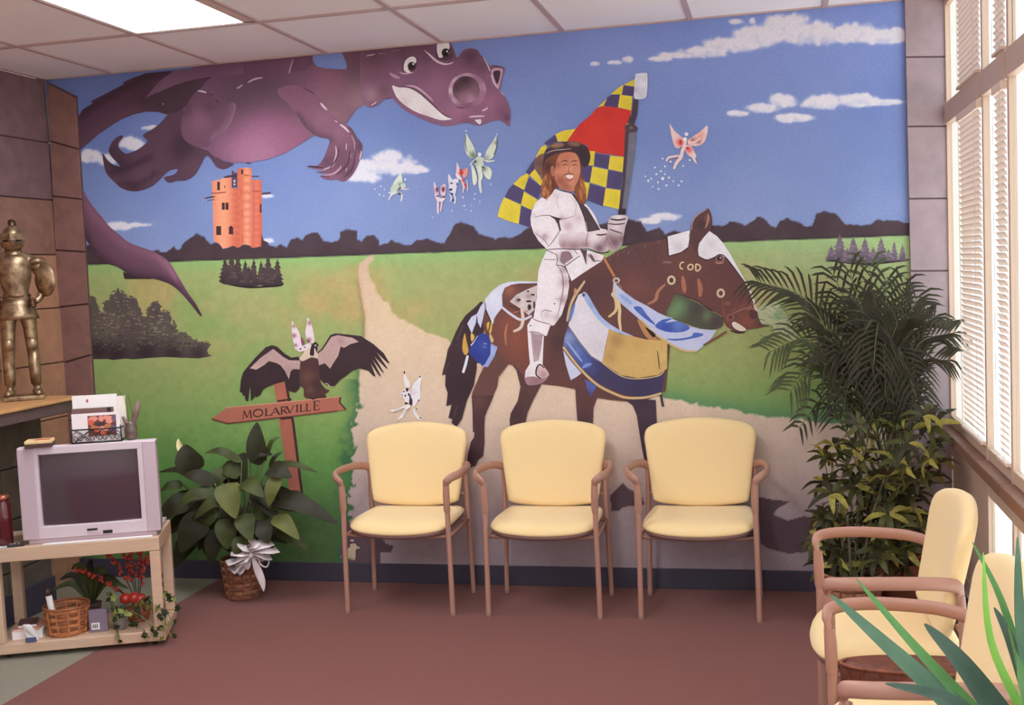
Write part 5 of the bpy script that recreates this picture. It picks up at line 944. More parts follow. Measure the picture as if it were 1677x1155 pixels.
def make_chair(label, group):
    t = thing('waiting_room_chair', label, 'chair', group=group)
    # seat: wide rounded front, gently bowed
    so = [(-.250, -.10), (-.236, -.165), (-.18, -.208), (-.09, -.228), (0, -.233), (.09, -.228), (.18, -.208), (.236, -.165), (.250, -.10), (.246, .05), (.236, .165), (.21, .195), (0, .205), (-.21, .195), (-.236, .165), (-.246, .05)]
    def seat3(u, v, h): return (u, v, h-0.018*max(0, -v/.23)**3*1.0+0.012*(abs(u)/.25)**2*0.5)
    cushion(so, [(.6, .396), (.10, .397), (.03, .401), (.004, .408), (0, .413), (.012, .421), (.05, .433), (.12, .442), (.25, .448), (.5, .451), (.8, .451)], seat3).build('seat', fabric, t, True)
    cushion(so, [(.5, .372), (.14, .374), (.05, .383), (.03, .394), (.03, .400), (.5, .401)], seat3).build('seat_pan', pan_m, t, True)
    # backrest: flared towards the top, arched top edge, slightly dished
    bo = [(-.205, .470), (-.225, .50), (-.240, .60), (-.256, .72), (-.262, .775), (-.245, .815), (-.17, .842), (0, .858), (.17, .842), (.245, .815), (.262, .775), (.256, .72), (.240, .60), (.225, .50), (.205, .470), (.10, .452), (0, .447), (-.10, .452)]
    def back3(u, v, h): return (u, .146+(v-.45)*0.225-0.030*(abs(u)/.26)**2-h, v)
    cushion(bo, [(.6, -.024), (.1, -.024), (.03, -.020), (0, -.008), (0, .004), (.02, .014), (.06, .021), (.15, .025), (.4, .026), (.7, .025)], back3).build('backrest', fabric, t, True)
    for sgn in (-1, 1):
        f = MB(); x = sgn
        f.tube([(x*.262, -.186, 0.004), (x*.260, -.186, .25), (x*.258, -.186, .46), (x*.258, -.186, .50)], [.0125, .0125, .0125, .0125], 12)
        f.tube([(x*.258, -.186, .485), (x*.257, -.187, .50), (x*.257, -.188, .57), (x*.259, -.190, .612)], [.0128, .0162, .0165, .0150], 12)
        lg = f.build('leg', cframe, t, True, angle=40)
        MB().lathe([(.0135, 0), (.0135, .012), (.012, .016)], 12, (x*.262, -.186, 0)).build('glide', glide, lg)
        r_ = MB()
        r_.tube([(x*.262, .186, .004), (x*.256, .185, .30), (x*.252, .182, .45), (x*.250, .180, .56), (x*.250, .176, .615)], .0122, 12)
        lg = r_.build('leg', cframe, t, True, angle=40)
        MB().lathe([(.0135, 0), (.0135, .012), (.012, .016)], 12, (x*.262, .186, 0)).build('glide', glide, lg)
        a = MB()
        path = crom([(x*.259, -.190, .606), (x*.263, -.196, .632), (x*.284, -.190, .652), (x*.306, -.150, .660), (x*.314, -.08, .664), (x*.308, .00, .664), (x*.292, .09, .660), (x*.268, .150, .650), (x*.252, .172, .634), (x*.250, .176, .605)], 5, False)
        n = len(path); rad = [.0145 if i < 5 or i > n-6 else .0195 for i in range(n)]
        a.tube([tuple(q) for q in path], rad, 12, flat=0.58, up=(0, 0, 1)); a.build('armrest', cframe, t, True, angle=50)
        fr = MB(); fr.tube([(x*.256, -.184, .372), (x*.254, .0, .372), (x*.253, .183, .372)], .009, 10); fr.build('side_rail', cframe, t, True)
        MB().tube([(x*.250, .178, .58), (x*.22, .186, .585)], .009, 10).build('back_bracket', cframe, t, True); MB().tube([(x*.252, .182, .50), (x*.20, .176, .51)], .009, 10).build('back_bracket', cframe, t, True)
    MB().tube([(-.256, -.150, .366), (0, -.156, .358), (.256, -.150, .366)], .008, 10).build('front_rail', cframe, t, True)
    MB().tube([(-.253, .183, .372), (.253, .183, .372)], .009, 10).build('rear_rail', cframe, t, True)
    return t
G1 = 'cream chairs along the mural wall'; G2 = 'cream chairs along the window wall'
chair = make_chair('cream armchair at left of the three by the mural, nearest the signpost', G1); chair.location = (1.243, -.335, 0)
for lab, grp, loc, rz in [('cream armchair in the middle of the three by the mural', G1, (1.937, -.325, 0), 0),
                          ('cream armchair at right of the three by the mural, next to the painted shadow', G1, (2.645, -.305, 0), 0),
                          ('cream armchair by the windows, in front of the leafy plants', G2, (3.322, -1.870, 0), -math.pi/2+.02),
                          ('cream armchair by the windows nearest the camera, half hidden by sword leaves', G2, (3.322, -2.685, 0), -math.pi/2+.02)]:
    c = copy_tree(chair); c.location = loc; c.rotation_euler = (0, 0, rz); tag(c, lab, 'chair', grp)
# ================================================================== LEFT CORNER: ledge, television stand and what stands there
ledge_wood = mat('ledge_wood', (196, 142, 92), 0.5, noise=0.10, nscale=9, stretch=(8, 1, 8), bump=0.03)
mottle = mat('mottled_painted_stone', (104, 86, 72), 0.8, noise=0.18, nscale=10, color2=(78, 62, 56), bump=0.08)
LZ, LX, LY = 1.07, -0.37, -0.50
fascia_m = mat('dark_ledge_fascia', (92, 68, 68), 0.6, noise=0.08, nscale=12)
lw = thing('half_wall_ledge', 'stone half wall with an overhanging wooden ledge along the left wall', 'ledge', ((XL-.60)/2, -1.5, 0))
ox, oy = lw.location.x, lw.location.y
MB().box(XL-ox+.003, -.632-ox, -3.2-oy, LY-.02-oy, 0, LZ-.072).build('core', joint_m, lw)
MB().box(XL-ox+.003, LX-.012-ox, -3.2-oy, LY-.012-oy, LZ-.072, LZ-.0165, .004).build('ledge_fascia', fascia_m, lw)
MB().box(XL-ox+.003, LX-ox, -3.2-oy, LY-oy, LZ-.016, LZ, .005).build('ledge_board', ledge_wood, lw)
for r in range(4):
    z0, z1 = r*.2495+.003, (r+1)*.2495-.003
    cuts = [LY-.02, -0.85-(r % 2)*.3, -1.45-(r % 2)*.3, -2.1-(r % 2)*.2, -3.2]
    for a, b in zip(cuts[:-1], cuts[1:]):
        MB().box(-.632-ox, -.614-ox, b+.003-oy, a-.003-oy, z0, z1, .004).build('stone_block', mottle, lw)

MB().box(-.6135-ox, -.600-ox, -3.2-oy, LY-.02-oy, 0, .15, .003).build('baseboard', navy, lw)

# ---- television stand, turned 22 degrees to the room
ANG = math.radians(21.96); SX, SY = 0.30, -1.07
def stand_pt(s, n, z=0.0):       # s along the front (right positive), n away from the viewer
    c, d = math.cos(ANG), math.sin(ANG); return (SX+s*c-n*d, SY+s*d+n*c, z)
beech = mat('pale_pinkish_wood', (208, 170, 142), 0.45, noise=0.035, nscale=7, stretch=(1, 8, 8), bump=0.02)
ts = thing('television_stand', 'pale wooden two tier television stand in the left corner', 'television stand', stand_pt(-.33, .18), ANG)
W2, DP = .36, .36
for z0, z1, nm in ((.43, .492, 'top_shelf'), (.022, .068, 'bottom_shelf')):
    MB().box(-W2, W2, -.18, .18, z0, z1, .004).build(nm, beech, ts)
for (x, y) in ((W2-.045, -.18), (-W2, -.18), (W2-.045, .135), (-W2, .135)):
    MB().box(x, x+.045, y, y+.045, .069, .429, .004).build('post', beech, ts)
cast = mat('castor_black', (40, 32, 34), 0.4)
for (x, y) in ((W2-.05, -.14), (-W2+.05, -.14), (W2-.05, .14), (-W2+.05, .14)):
    MB().tube([(x, y-.012, .0115), (x, y+.012, .0115)], .0115, 14).build('castor', cast, ts, True)
slot = mat('shelf_hole_dark', (70, 36, 34), 0.7)
for z in (.30, .26, .16, .12): MB().box(W2+.0002, W2+.0016, -.165, -.150, z, z+.022).build('shelf_pin_slot', slot, ts)

# ---- television
tv_m = mat('silver_mauve_plastic', (196, 170, 176), 0.4, bump=0.01)
tv_lt = mat('light_silver_plastic', (214, 192, 196), 0.35)
screen_m = mat('dark_picture_tube', (74, 54, 62), 0.12, spec=0.6, coat=0.4)
rubber = mat('black_rubber', (34, 26, 30), 0.5)
tv = thing('television', 'silver tube television with a dark blank screen on the wooden stand', 'television', stand_pt(-.255, .035, .4925), ANG)
TW, TH = .292, .428
bz = MB()   # bezel as a frame around the screen
sx0, sx1, sz0, sz1 = -.207, .213, .075, .392
bz.box(-TW, TW, 0, .05, sz1, TH, .004); bz.box(-TW, TW, 0, .05, .02, sz0, .004)
bz.box(-TW+.07, sx0, 0, .05, sz0-.002, sz1+.002); bz.box(sx1, TW-.055, 0, .05, sz0-.002, sz1+.002)
bz.build('bezel', tv_lt, tv)
MB().box(-TW, -TW+.072, -.004, .05, .02, TH-.004, .004).build('speaker_panel', tv_m, tv)
MB().box(TW-.058, TW, -.004, .05, .02, TH-.004, .004).build('speaker_panel', tv_m, tv)
# slightly domed screen
sc = MB(); N = 14; V = []; F_ = []
for j in range(N+1):
    for i in range(N+1):
        u = i/N*2-1; v = j/N*2-1
        V.append((sx0+(sx1-sx0)*i/N, .026-.020*(1-u*u*.7-v*v*.3), sz0+(sz1-sz0)*j/N))
for j in range(N):
    for i in range(N): a = j*(N+1)+i; F_.append((a, a+1, a+N+2, a+N+1))
sc.add(V, F_).build('screen', screen_m, tv, True)
hs = MB()
hs.add([(-TW+.003, .05, .02), (TW-.003, .05, .02), (TW-.003, .05, TH-.004), (-TW+.003, .05, TH-.004), (-TW+.01, .10, .02), (TW-.01, .10, .02), (TW-.01, .10, TH-.012), (-TW+.01, .10, TH-.012), (-.17, .33, .02), (.17, .33, .02), (.15, .33, TH-.11), (-.15, .33, TH-.11)],
       [(0, 1, 2, 3), (0, 4, 5, 1), (1, 5, 6, 2), (2, 6, 7, 3), (3, 7, 4, 0), (4, 8, 9, 5), (5, 9, 10, 6), (6, 10, 11, 7), (7, 11, 8, 4), (8, 11, 10, 9)]).build('housing', tv_m, tv)
MB().box(-TW+.02, TW-.02, .008, .30, 0, .02, .003).build('base', tv_m, tv)
MB().box(-.022, .022, -.0035, .002, .044, .052).build('maker_badge', rubber, tv)
ir = MB().box(.045, .085, -.004, .002, .026, .040).build('sensor_window', rubber, tv)
MB().box(-.02, .035, -.004, .002, .028, .038).build('button_strip', tv_m, tv)

# ---- things on the television
paper = mat('white_paper', (236, 224, 220), 0.7); black_iron = mat('black_wrought_iron', (34, 26, 30), 0.4)
tape = mat('cream_box_card', (226, 186, 136), 0.6, noise=0.08, nscale=30); tape_d = mat('dark_case', (74, 46, 44), 0.4); red_m = mat('red_print', (176, 64, 46), 0.5)
ztop = .4925+.428
vb = thing('video_box', 'flat cream and dark video box lying on the left of the television', 'box', stand_pt(-.452, .052, ztop+.0005), ANG+.08)
MB().box(-.056, .056, -.045, .045, 0, .017, .002).build('lower_case', tape_d, vb)
MB().box(-.056, .056, -.045, .045, .0172, .030, .002).build('upper_case', tape, vb)
MB().box(-.02, .045, -.020, .015, .0302, .0308).build('printed_patch', red_m, vb)
# wire magazine rack with a cookery magazine in front
rk = thing('magazine_rack', 'black scrolled iron rack holding magazines on top of the television', 'rack', stand_pt(-.212, .075, ztop+.0005), ANG)
w_ = MB()
for y in (-.030, .045):
    w_.tube([(-.105, y, .004), (.105, y, .004)], .003, 8); w_.tube([(-.105, y, .062), (.105, y, .062)], .003, 8)
    for x in (-.105, .105): w_.tube([(x, y, .004), (x, y, .075)], .003, 8)
for x in (-.105, .105): w_.tube([(x, -.030, .004), (x, .045, .004)], .003, 8); w_.tube([(x, -.030, .062), (x, .045, .062)], .003, 8)
w_.build('wire_frame', black_iron, rk, True)
def spiral(cx_, cz_, r0, turns, sgn, y):
    return [(cx_+sgn*r0*(1-t*.8)*math.cos(t*turns*2*math.pi), y, cz_+r0*(1-t*.8)*math.sin(t*turns*2*math.pi)) for t in np.linspace(0, 1, 26)]
for x in (-.078, -.026, .026, .078):
    MB().tube(spiral(x-.012, .022, .014, 1.4, -1, -.0325), .0018, 6).tube(spiral(x+.012, .022, .014, 1.4, 1, -.0325), .0018, 6).tube([(x-.024, -.0325, .04), (x, -.0325, .058), (x+.024, -.0325, .04)], .0018, 6).build('scroll', black_iron, rk, True)
MB().tube([(-.09, -.0325, .058), (-.05, -.0325, .032), (-.02, -.0325, .008)], .0018, 6).tube([(-.02, -.0325, .058), (-.06, -.0325, .03), (-.09, -.0325, .008)], .0018, 6).build('scroll', black_iron, rk, True)
def magazine(label, dx, dn, w, h, d, tilt, face, extra=(), z0=.008):
    m = thing('magazine', label, 'magazine', stand_pt(-.212+dx, .075+dn, ztop+z0), ANG, 'magazines in the iron rack')
    m.rotation_euler = (tilt, 0, ANG)
    MB().box(-w/2, w/2, -d/2, d/2, 0, h).build('pages', paper, m)
    MB().box(-w/2, w/2, -d/2-.001, -d/2, 0, h).build('cover', face, m)
    for (nm, x0, x1, z0_, z1_, mm) in extra: MB().box(x0, x1, -d/2-.0016, -d/2-.001, z0_, z1_).build(nm, mm, m)
    return m
mg = magazine('magazine with a fruit and meat photo on the cover, front in the rack', 0, -.016, .205, .124, .006, -.05, mat('white_cover', (236, 218, 216), 0.4))
pic = []
r_ = random.Random(12)
fm = [mat('print_tomato', (206, 92, 66), .4), mat('print_salmon', (224, 140, 122), .4), mat('print_brown', (110, 52, 40), .4), mat('print_ochre', (186, 110, 60), .4), mat('print_dark', (58, 36, 44), .4), mat('print_violet', (110, 84, 110), .4)]
def blob(parent, name, x, z, rx, rz, m, y):
    th = np.linspace(0, 2*math.pi, 14, endpoint=False); k = [1+.15*r_.uniform(-1, 1) for _ in th]
    b = MB(); n = len(th)
    b.add([(x+rx*kk*math.cos(t), y, z+rz*kk*math.sin(t)) for t, kk in zip(th, k)]+[(x+rx*kk*math.cos(t), y-.0004, z+rz*kk*math.sin(t)) for t, kk in zip(th, k)], [tuple(range(n)), tuple(range(n, 2*n))[::-1]]+[(i, (i+1) % n, n+(i+1) % n, n+i) for i in range(n)])
    return b.build(name, m, parent)
yb = -.0046
MB().box(-.035, .085, yb, -.0041, .022, .112).build('cover_photo', fm[2], mg)
for i, (x, z, rx, rz, k) in enumerate([(-.012, .098, .020, .013, 1), (-.022, .082, .014, .013, 0), (.022, .098, .012, .014, 1), (.050, .100, .020, .010, 1), (.056, .084, .016, .010, 1), (.022, .070, .030, .012, 4), (.006, .052, .018, .014, 0), (.032, .052, .018, .014, 1), (.052, .062, .018, .012, 3), (.072, .052, .014, .016, 5), (-.010, .060, .014, .010, 3), (.030, .034, .014, .008, 0), (.078, .095, .008, .018, 5)]):
    blob(mg, 'cover_photo_fruit', x, z, rx, rz, fm[k], yb-.0002-.0003*i)
magazine('white leaflet with a red mark standing behind the front magazine', -.01, .026, .190, .200, .004, -.04, paper, [('red_print', -.035, -.027, .168, .182, red_m)])
magazine('tall white folder at the right rear of the iron rack', .060, .038, .120, .188, .005, -.03, mat('cream_cover', (234, 218, 204), .5))
brown = mat('brown_leather_cover', (120, 86, 80), .5, noise=.06)
bk = thing('album', 'brown album lying across the iron rack between the magazines', 'album', stand_pt(-.225, .068, ztop+.132), ANG)
MB().box(-.088, .088, -.006, .010, 0, .022, .002).build('cover', brown, bk); MB().box(.062, .080, -.0068, -.006, .001, .022).build('spine_band', rubber, bk)
# forked driftwood in a small glass
vz = thing('driftwood_vase', 'small dull glass vase holding a forked piece of driftwood beside the rack', 'vase', stand_pt(-.072, .088, ztop+.0005), ANG)
MB().lathe([(.018, 0), (.026, .01), (.028, .05), (.022, .072), (.024, .080), (.019, .078), (.020, .04), (.001, .006)], 20).build('vase', mat('smoky_olive_glass', (104, 84, 74), .25, spec=.6), vz, True)
MB().tube([(0, 0, .012), (.012, 0, .07), (.026, 0, .115), (.042, 0, .168)], [.010, .012, .013, .010], 9).tube([(0, 0, .05), (-.016, 0, .075), (-.030, -.005, .105)], [.010, .010, .006], 8).build('driftwood', mat('grey_brown_driftwood', (122, 92, 88), .8, noise=.15, nscale=40), vz, True)
MB().tube([(0, 0, .02), (-.010, .006, .12), (-.020, .008, .19), (-.045, .006, .225)], .0012, 6).tube([(0, 0, .02), (.008, .012, .12), (-.004, .012, .20)], .0012, 6).build('twig', mat('olive_twig', (96, 88, 52), .8), vz)

# ---- beside the television on the stand top
cd = thing('candle_jar', 'dark red glass candle jar at the left edge beside the television', 'jar', stand_pt(-.632, .075, .4925), ANG)
MB().lathe([(.030, 0), (.034, .006), (.034, .175), (.028, .19), (.028, .200)], 24).build('jar', mat('dark_red_glass', (92, 30, 34), .15, spec=.6), cd, True)
MB().lathe([(.030, .2005), (.031, .218), (.010, .224), (.001, .225)], 24).build('lid', mat('copper_lid', (176, 96, 76), .3, metal=.6), cd, True)
rc = thing('remote_control', 'small black remote control lying in front of the television', 'remote control', stand_pt(-.590, .018, .4925), ANG+.3)
MB().box(-.02, .05, -.012, .012, 0, .013, .004).build('body', rubber, rc)
for i in range(3): MB().box(-.008+i*.016, .000+i*.016, -.006, .006, .0132, .0148).build('button', tv_m, rc)
tr_ = thing('paper_slip', 'white paper strip on the stand edge below the candle jar', 'paper', stand_pt(-.635, .0305, .4925), ANG)
MB().box(-.05, .045, -.03, .01, 0, .002).build('sheet', paper, tr_)
MB().box(-.05, .045, -.0302, -.026, .002, .0022).build('printed_edge', rubber, tr_)
tp = thing('paper_slip', 'long white paper strip on the stand edge under the television front', 'paper', stand_pt(-.24, .012, .4925), ANG)
MB().box(-.22, .24, -.010, .014, 0, .004).build('sheet', paper, tp)
MB().box(-.22, .24, .0142, .016, 0, .0045).build('folded_edge', tv_lt, tp)

# ---- lower shelf: wicker basket, berries, ivy, papers
ZS = .0685
def wicker(t, r0, r1, h, rows, staves, mA, mB_, sx=1.0, sy=1.0, name='weave'):
    """woven basket: staves with bands passing over and under, a rim and a base"""
    MB().lathe([(r0*.96, 0), (r0, .006), (r0*.9, .010), (.001, .010)], 28, sx=sx, sy=sy).build('base', mA, t)
    for q in range(rows):
        z = .008+(h-.012)*(q+.5)/rows; r = r0+(r1-r0)*(z/h); b = MB(); n = staves*4
        pts = []
        for k in range(n+1):
            th = 2*math.pi*k/n; off = .0045*math.cos(th*staves/2*1.0+(math.pi if q % 2 else 0))
            pts.append(((r+off)*sx*math.cos(th), (r+off)*sy*math.sin(th), z))
        hh = (h-.012)/rows*.46
        V = []; F_ = []
        for (x, y, zz) in pts: V += [(x, y, zz-hh), (x*1.012, y*1.012, zz), (x, y, zz+hh), (x*.97, y*.97, zz)]
        for k in range(n):
            for e in range(4): F_.append((k*4+e, k*4+(e+1) % 4, (k+1)*4+(e+1) % 4, (k+1)*4+e))
        b.add(V, F_).build('woven_band', mB_ if q % 2 else mA, t)
    for k in range(staves):
        th = 2*math.pi*(k+.5)/staves; c_, s_ = math.cos(th), math.sin(th)
        MB().tube([(r0*sx*c_, r0*sy*s_, .004), (r1*sx*c_, r1*sy*s_, h)], .0045, 6).build('stave', mA, t)
    MB().tube([(r1*sx*math.cos(a), r1*sy*math.sin(a), h) for a in np.linspace(0, 2*math.pi, 33)], .006, 8, cap=False).build('rim', mB_, t, True)
wk1 = mat('orange_wicker', (196, 120, 72), .6, noise=.15, nscale=60, bump=.1); wk2 = mat('brown_wicker', (150, 86, 54), .6, noise=.15, nscale=60, bump=.1)
bs = thing('wicker_basket', 'round orange wicker basket on the lower shelf of the television stand', 'basket', stand_pt(-.405, .105, ZS+.0005), ANG)
wicker(bs, .082, .096, .125, 7, 12, wk1, wk2)
mg2 = thing('rolled_magazine', 'rolled white and dark magazine sticking out of the orange wicker basket', 'magazine', stand_pt(-.450, .085, ZS+.014), ANG)
MB().tube([(0, 0, .0), (-.012, 0, .09), (-.022, 0, .165)], .014, 12).build('roll', paper, mg2, True)
MB().tube([(-.022, 0, .1655), (-.028, 0, .198)], .0142, 12).build('dark_end', tape_d, mg2, True)
MB().tube([(-.0095, 0, .072), (-.0110, 0, .084)], .0146, 12).build('band', tape_d, mg2, True)
# papers on the left of the lower shelf
pr = random.Random(3)
for i, (lab, s_, n_, a, w, d, h, m1, z) in enumerate([
        ('thick white phone directory at the bottom left of the stand', -.570, .135, .05, .13, .16, .035, paper, 0),
        ('orange and white leaflet on top of the directory', -.568, .13, -.10, .11, .14, .006, mat('orange_leaflet', (214, 146, 116), .5), .0355),
        ('dark picture book on top of the leaflet', -.580, .14, .15, .08, .11, .012, mat('dark_book', (92, 56, 62), .5), .042)]):
    b = thing('book' if i != 1 else 'leaflet', lab, 'book' if i != 1 else 'leaflet', stand_pt(s_, n_, ZS+.0005+z), ANG+a, 'reading matter on the lower shelf')
    MB().box(-w/2+.002, w/2-.002, -d/2+.002, d/2-.002, .001, h-.001).build('pages', paper, b)
    MB().box(-w/2, w/2, -d/2, d/2, h-.001, h).build('cover', m1, b); MB().box(-w/2, w/2, -d/2, d/2, 0, .001).build('back_cover', m1, b)
bl = thing('paper_bag', 'crumpled white and blue paper wedged beside the basket', 'paper', stand_pt(-.540, .016, ZS+.0005), ANG); bl.scale = (.6, .5, .8)
V = []; 
r_ = random.Random(5)
b_ = MB(); b_.add([(-.045, -.02, .10), (.03, -.03, .075), (.045, .03, .03), (-.01, .03, .09), (-.05, .0, .06), (.04, -.035, .02), (.0, -.03, .0), (.05, .0, .0), (-.03, .03, .0)], [(0, 1, 3), (1, 2, 3), (0, 4, 5, 1), (1, 5, 7, 2), (4, 6, 5), (5, 6, 7), (0, 3, 8, 4), (3, 2, 7, 8), (4, 8, 6), (6, 8, 7)]).build('crumpled_sheet', paper, bl)
MB().box(-.03, .045, -.045, -.037, 0, .028, .003).build('blue_part', mat('slate_blue_paper', (78, 84, 116), .6), bl)
gb = thing('gift_box', 'small mauve card with a white label at the back of the lower shelf', 'box', stand_pt(-.265, .075, ZS+.0005), ANG)
MB().box(-.04, .04, -.01, .01, 0, .10, .002).build('card', mat('mauve_card', (132, 112, 128), .6), gb)
MB().box(-.03, .005, -.0112, -.0102, .012, .042).build('white_label', paper, gb)
for k in range(3): MB().box(-.024+.008*k, -.020+.008*k, -.0118, -.0113, .018, .036).build('label_print', rubber, gb)
pot_m = mat('terracotta_red', (160, 86, 62), .7, noise=.1)
# red berry sprays in a little red basket
rb = thing('berry_arrangement', 'red berry sprays in a small brown basket on the lower shelf', 'flower arrangement', stand_pt(-.115, .20, ZS+.0005), ANG)
MB().lathe([(.042, 0), (.056, .05), (.060, .062), (.054, .062), (.05, .05), (.001, .046)], 20).build('basket', pot_m, rb, True)
for k in range(4): MB().tube([((.045+.004*k)*math.cos(a), (.045+.004*k)*math.sin(a), .012+.013*k) for a in np.linspace(0, 2*math.pi, 25)], .004, 6, cap=False).build('woven_band', wk2, rb)
berry = mat('red_berry', (180, 50, 38), .3, spec=.6); stemm = mat('dark_green_stem', (48, 56, 36), .8)
r_ = random.Random(9)
# each spray: a bent stem studded with berries
for (tx, ty, tz, n) in [(-.255, -.02, .265, 26), (-.12, .00, .32, 26), (-.06, .02, .335, 24), (-.02, .0, .345, 24), (.03, .02, .33, 22), (.06, -.02, .29, 20), (-.20, .03, .22, 18)]:
    P = crom([(0, 0, .05), (tx*.35, ty*.4, .05+(tz-.05)*.5), (tx*.75, ty*.8, .05+(tz-.05)*.85), (tx, ty, tz)], 8, False)
    sp = MB().tube([tuple(q) for q in P], .0022, 6).build('spray', stemm, rb)
    bb_ = MB()
    for k in range(n):
        q = P[int((.35+.65*k/n)*(len(P)-1))]; bb_.ball((q[0]+r_.uniform(-.010, .010), q[1]+r_.uniform(-.010, .010), q[2]+r_.uniform(-.009, .009)), r_.uniform(.0055, .0085), 8, 6)
    bb_.build('berries', berry, sp, True)
for (x, y, z) in [(-.045, -.045, .115), (-.005, -.05, .118), (.02, -.045, .11)]:
    MB().ball((x, y, z), .026, 14, 10).build('artificial_fruit', berry, rb, True)
# ================================================================== BRONZE KNIGHT on the ledge
bronze = mat('aged_brass', (176, 146, 112), 0.38, metal=0.7, noise=0.25, nscale=30, color2=(104, 78, 60), bump=0.15, bscale=60)
bronze_d = mat('dark_bronze', (112, 78, 62), 0.4, metal=0.8, noise=0.2, nscale=30)
kn = thing('knight_statue', 'brass statue of a standing knight in armour on the wooden ledge', 'statue', (-.600, -.655, 1.0705), math.radians(34))
def skin_body(name, verts, edges, radii, m, parent, sub=2, root=0):
    me = bpy.data.meshes.new(name); me.from_pydata(verts, edges, []); me.update()
    o = link(name, me, m, parent)
    md = o.modifiers.new('skin', 'SKIN'); md.use_smooth_shade = True
    sv = me.skin_vertices[0].data
    for i, r in enumerate(radii): sv[i].radius = (r, r) if not hasattr(r, '__len__') else r; sv[i].use_root = (i == root)
    sd = o.modifiers.new('sub', 'SUBSURF'); sd.levels = sub; sd.render_levels = sub
    return o
MB().box(-.095, .095, -.075, .075, 0, .022, .005).build('base', bronze, kn)
K = .85/1.0   # figure is built one unit high
V = [(0, 0, .52), (0, -.005, .60), (0, -.005, .70), (0, 0, .785), (0, 0, .83), (0, -.012, .90),
     (-.055, 0, .47), (-.060, -.012, .29), (-.066, .005, .10), (-.066, .008, .045), (-.072, -.06, .035),
     (.055, 0, .47), (.062, -.005, .29), (.070, .012, .10), (.070, .014, .045), (.082, -.052, .035),
     (-.105, 0, .765), (-.165, .0, .64), (-.120, -.075, .55), (-.098, -.105, .535),
     (.105, 0, .765), (.165, .01, .64), (.115, -.05, .545), (.088, -.062, .535)]
E_ = [(0, 1), (1, 2), (2, 3), (3, 4), (4, 5), (0, 6), (6, 7), (7, 8), (8, 9), (9, 10), (0, 11), (11, 12), (12, 13), (13, 14), (14, 15), (3, 16), (16, 17), (17, 18), (18, 19), (3, 20), (20, 21), (21, 22), (22, 23)]
R_ = [.074, .062, .078, .060, .032, .044, .046, .036, .025, .022, .018, .046, .036, .025, .022, .018, .038, .028, .022, .018, .038, .028, .022, .018]
skin_body('body', [(x*K, y*K, z*K+.022) for x, y, z in V], E_, [r*K for r in R_], bronze, kn)
def kz(z): return z*K+.022
def kp(x, y, z): return (x*K, y*K, z*K+.022)
cu = MB().lathe([(.064*K, 0), (.068*K, .03*K), (.086*K, .10*K), (.094*K, .17*K), (.086*K, .22*K), (.052*K, .25*K)], 24, kp(0, -.004, .57), sx=1.0, sy=.78); cu.build('cuirass', bronze, kn, True)
sk = MB(); n = 26; pr = [(.068, 0), (.084, -.05), (.104, -.11), (.112, -.135), (.104, -.137), (.078, -.06), (.06, 0)]
sk.lathe([(r*K, z*K) for r, z in pr], n, kp(0, 0, .575), sx=1.0, sy=.82)
sk.v = [(x*(1+.035*math.cos(10*math.atan2(y, x))), y*(1+.035*math.cos(10*math.atan2(y, x))), z) for x, y, z in sk.v]; sk.build('armour_skirt', bronze, kn, True)
MB().lathe([(.072*K, -.014*K), (.078*K, 0), (.072*K, .014*K)], 24, kp(0, 0, .572), sy=.82).build('belt', bronze_d, kn, True)
# helmet: domed skull, hinged visor with a slit, crest plume, gorget
hl = MB().lathe([(.040*K, 0), (.050*K, .015*K), (.056*K, .05*K), (.056*K, .08*K), (.046*K, .115*K), (.024*K, .138*K), (.002*K, .145*K)], 22, kp(0, -.004, .835), sy=1.12).build('helmet', bronze, kn, True)
vis = MB()
for zz0, zz1, r0, r1 in ((.850, .882, .060, .072), (.892, .930, .074, .060)):
    a = np.linspace(math.radians(200), math.radians(340), 14); V2 = []; F2 = []
    for t in a:
        k = 1+.18*math.exp(-((t-math.radians(270))/.35)**2)
        for (r_0, z_0) in ((r0, zz0), (r1, zz1), (r1*.93, zz1), (r0*.93, zz0)): V2.append(kp(r_0*k*math.cos(t), -.006+r_0*k*1.1*math.sin(t), z_0))
    for i in range(13):
        for e in range(4): F2.append((i*4+e, i*4+(e+1) % 4, (i+1)*4+(e+1) % 4, (i+1)*4+e))
    F2 += [(0, 1, 2, 3), (52, 55, 54, 53)]
    MB().add(V2, F2).build('visor', bronze, hl)
MB().box(-.046*K, .046*K, -.062*K, -.03*K, kz(.880), kz(.894)).build('visor_slit', mat('visor_shadow', (30, 22, 24), .8), hl)
MB().lathe([(.060*K, 0), (.052*K, .022*K), (.042*K, .045*K)], 20, kp(0, 0, .795)).build('gorget', bronze, kn, True)
pl = MB().tube([kp(0, .03, .955), kp(0, .05, 1.0), kp(0, .08, 1.0), kp(0, .10, .95), kp(0, .10, .90)], [.010, .018, .020, .015, .006], 10); pl.build('plume', bronze_d, hl, True)
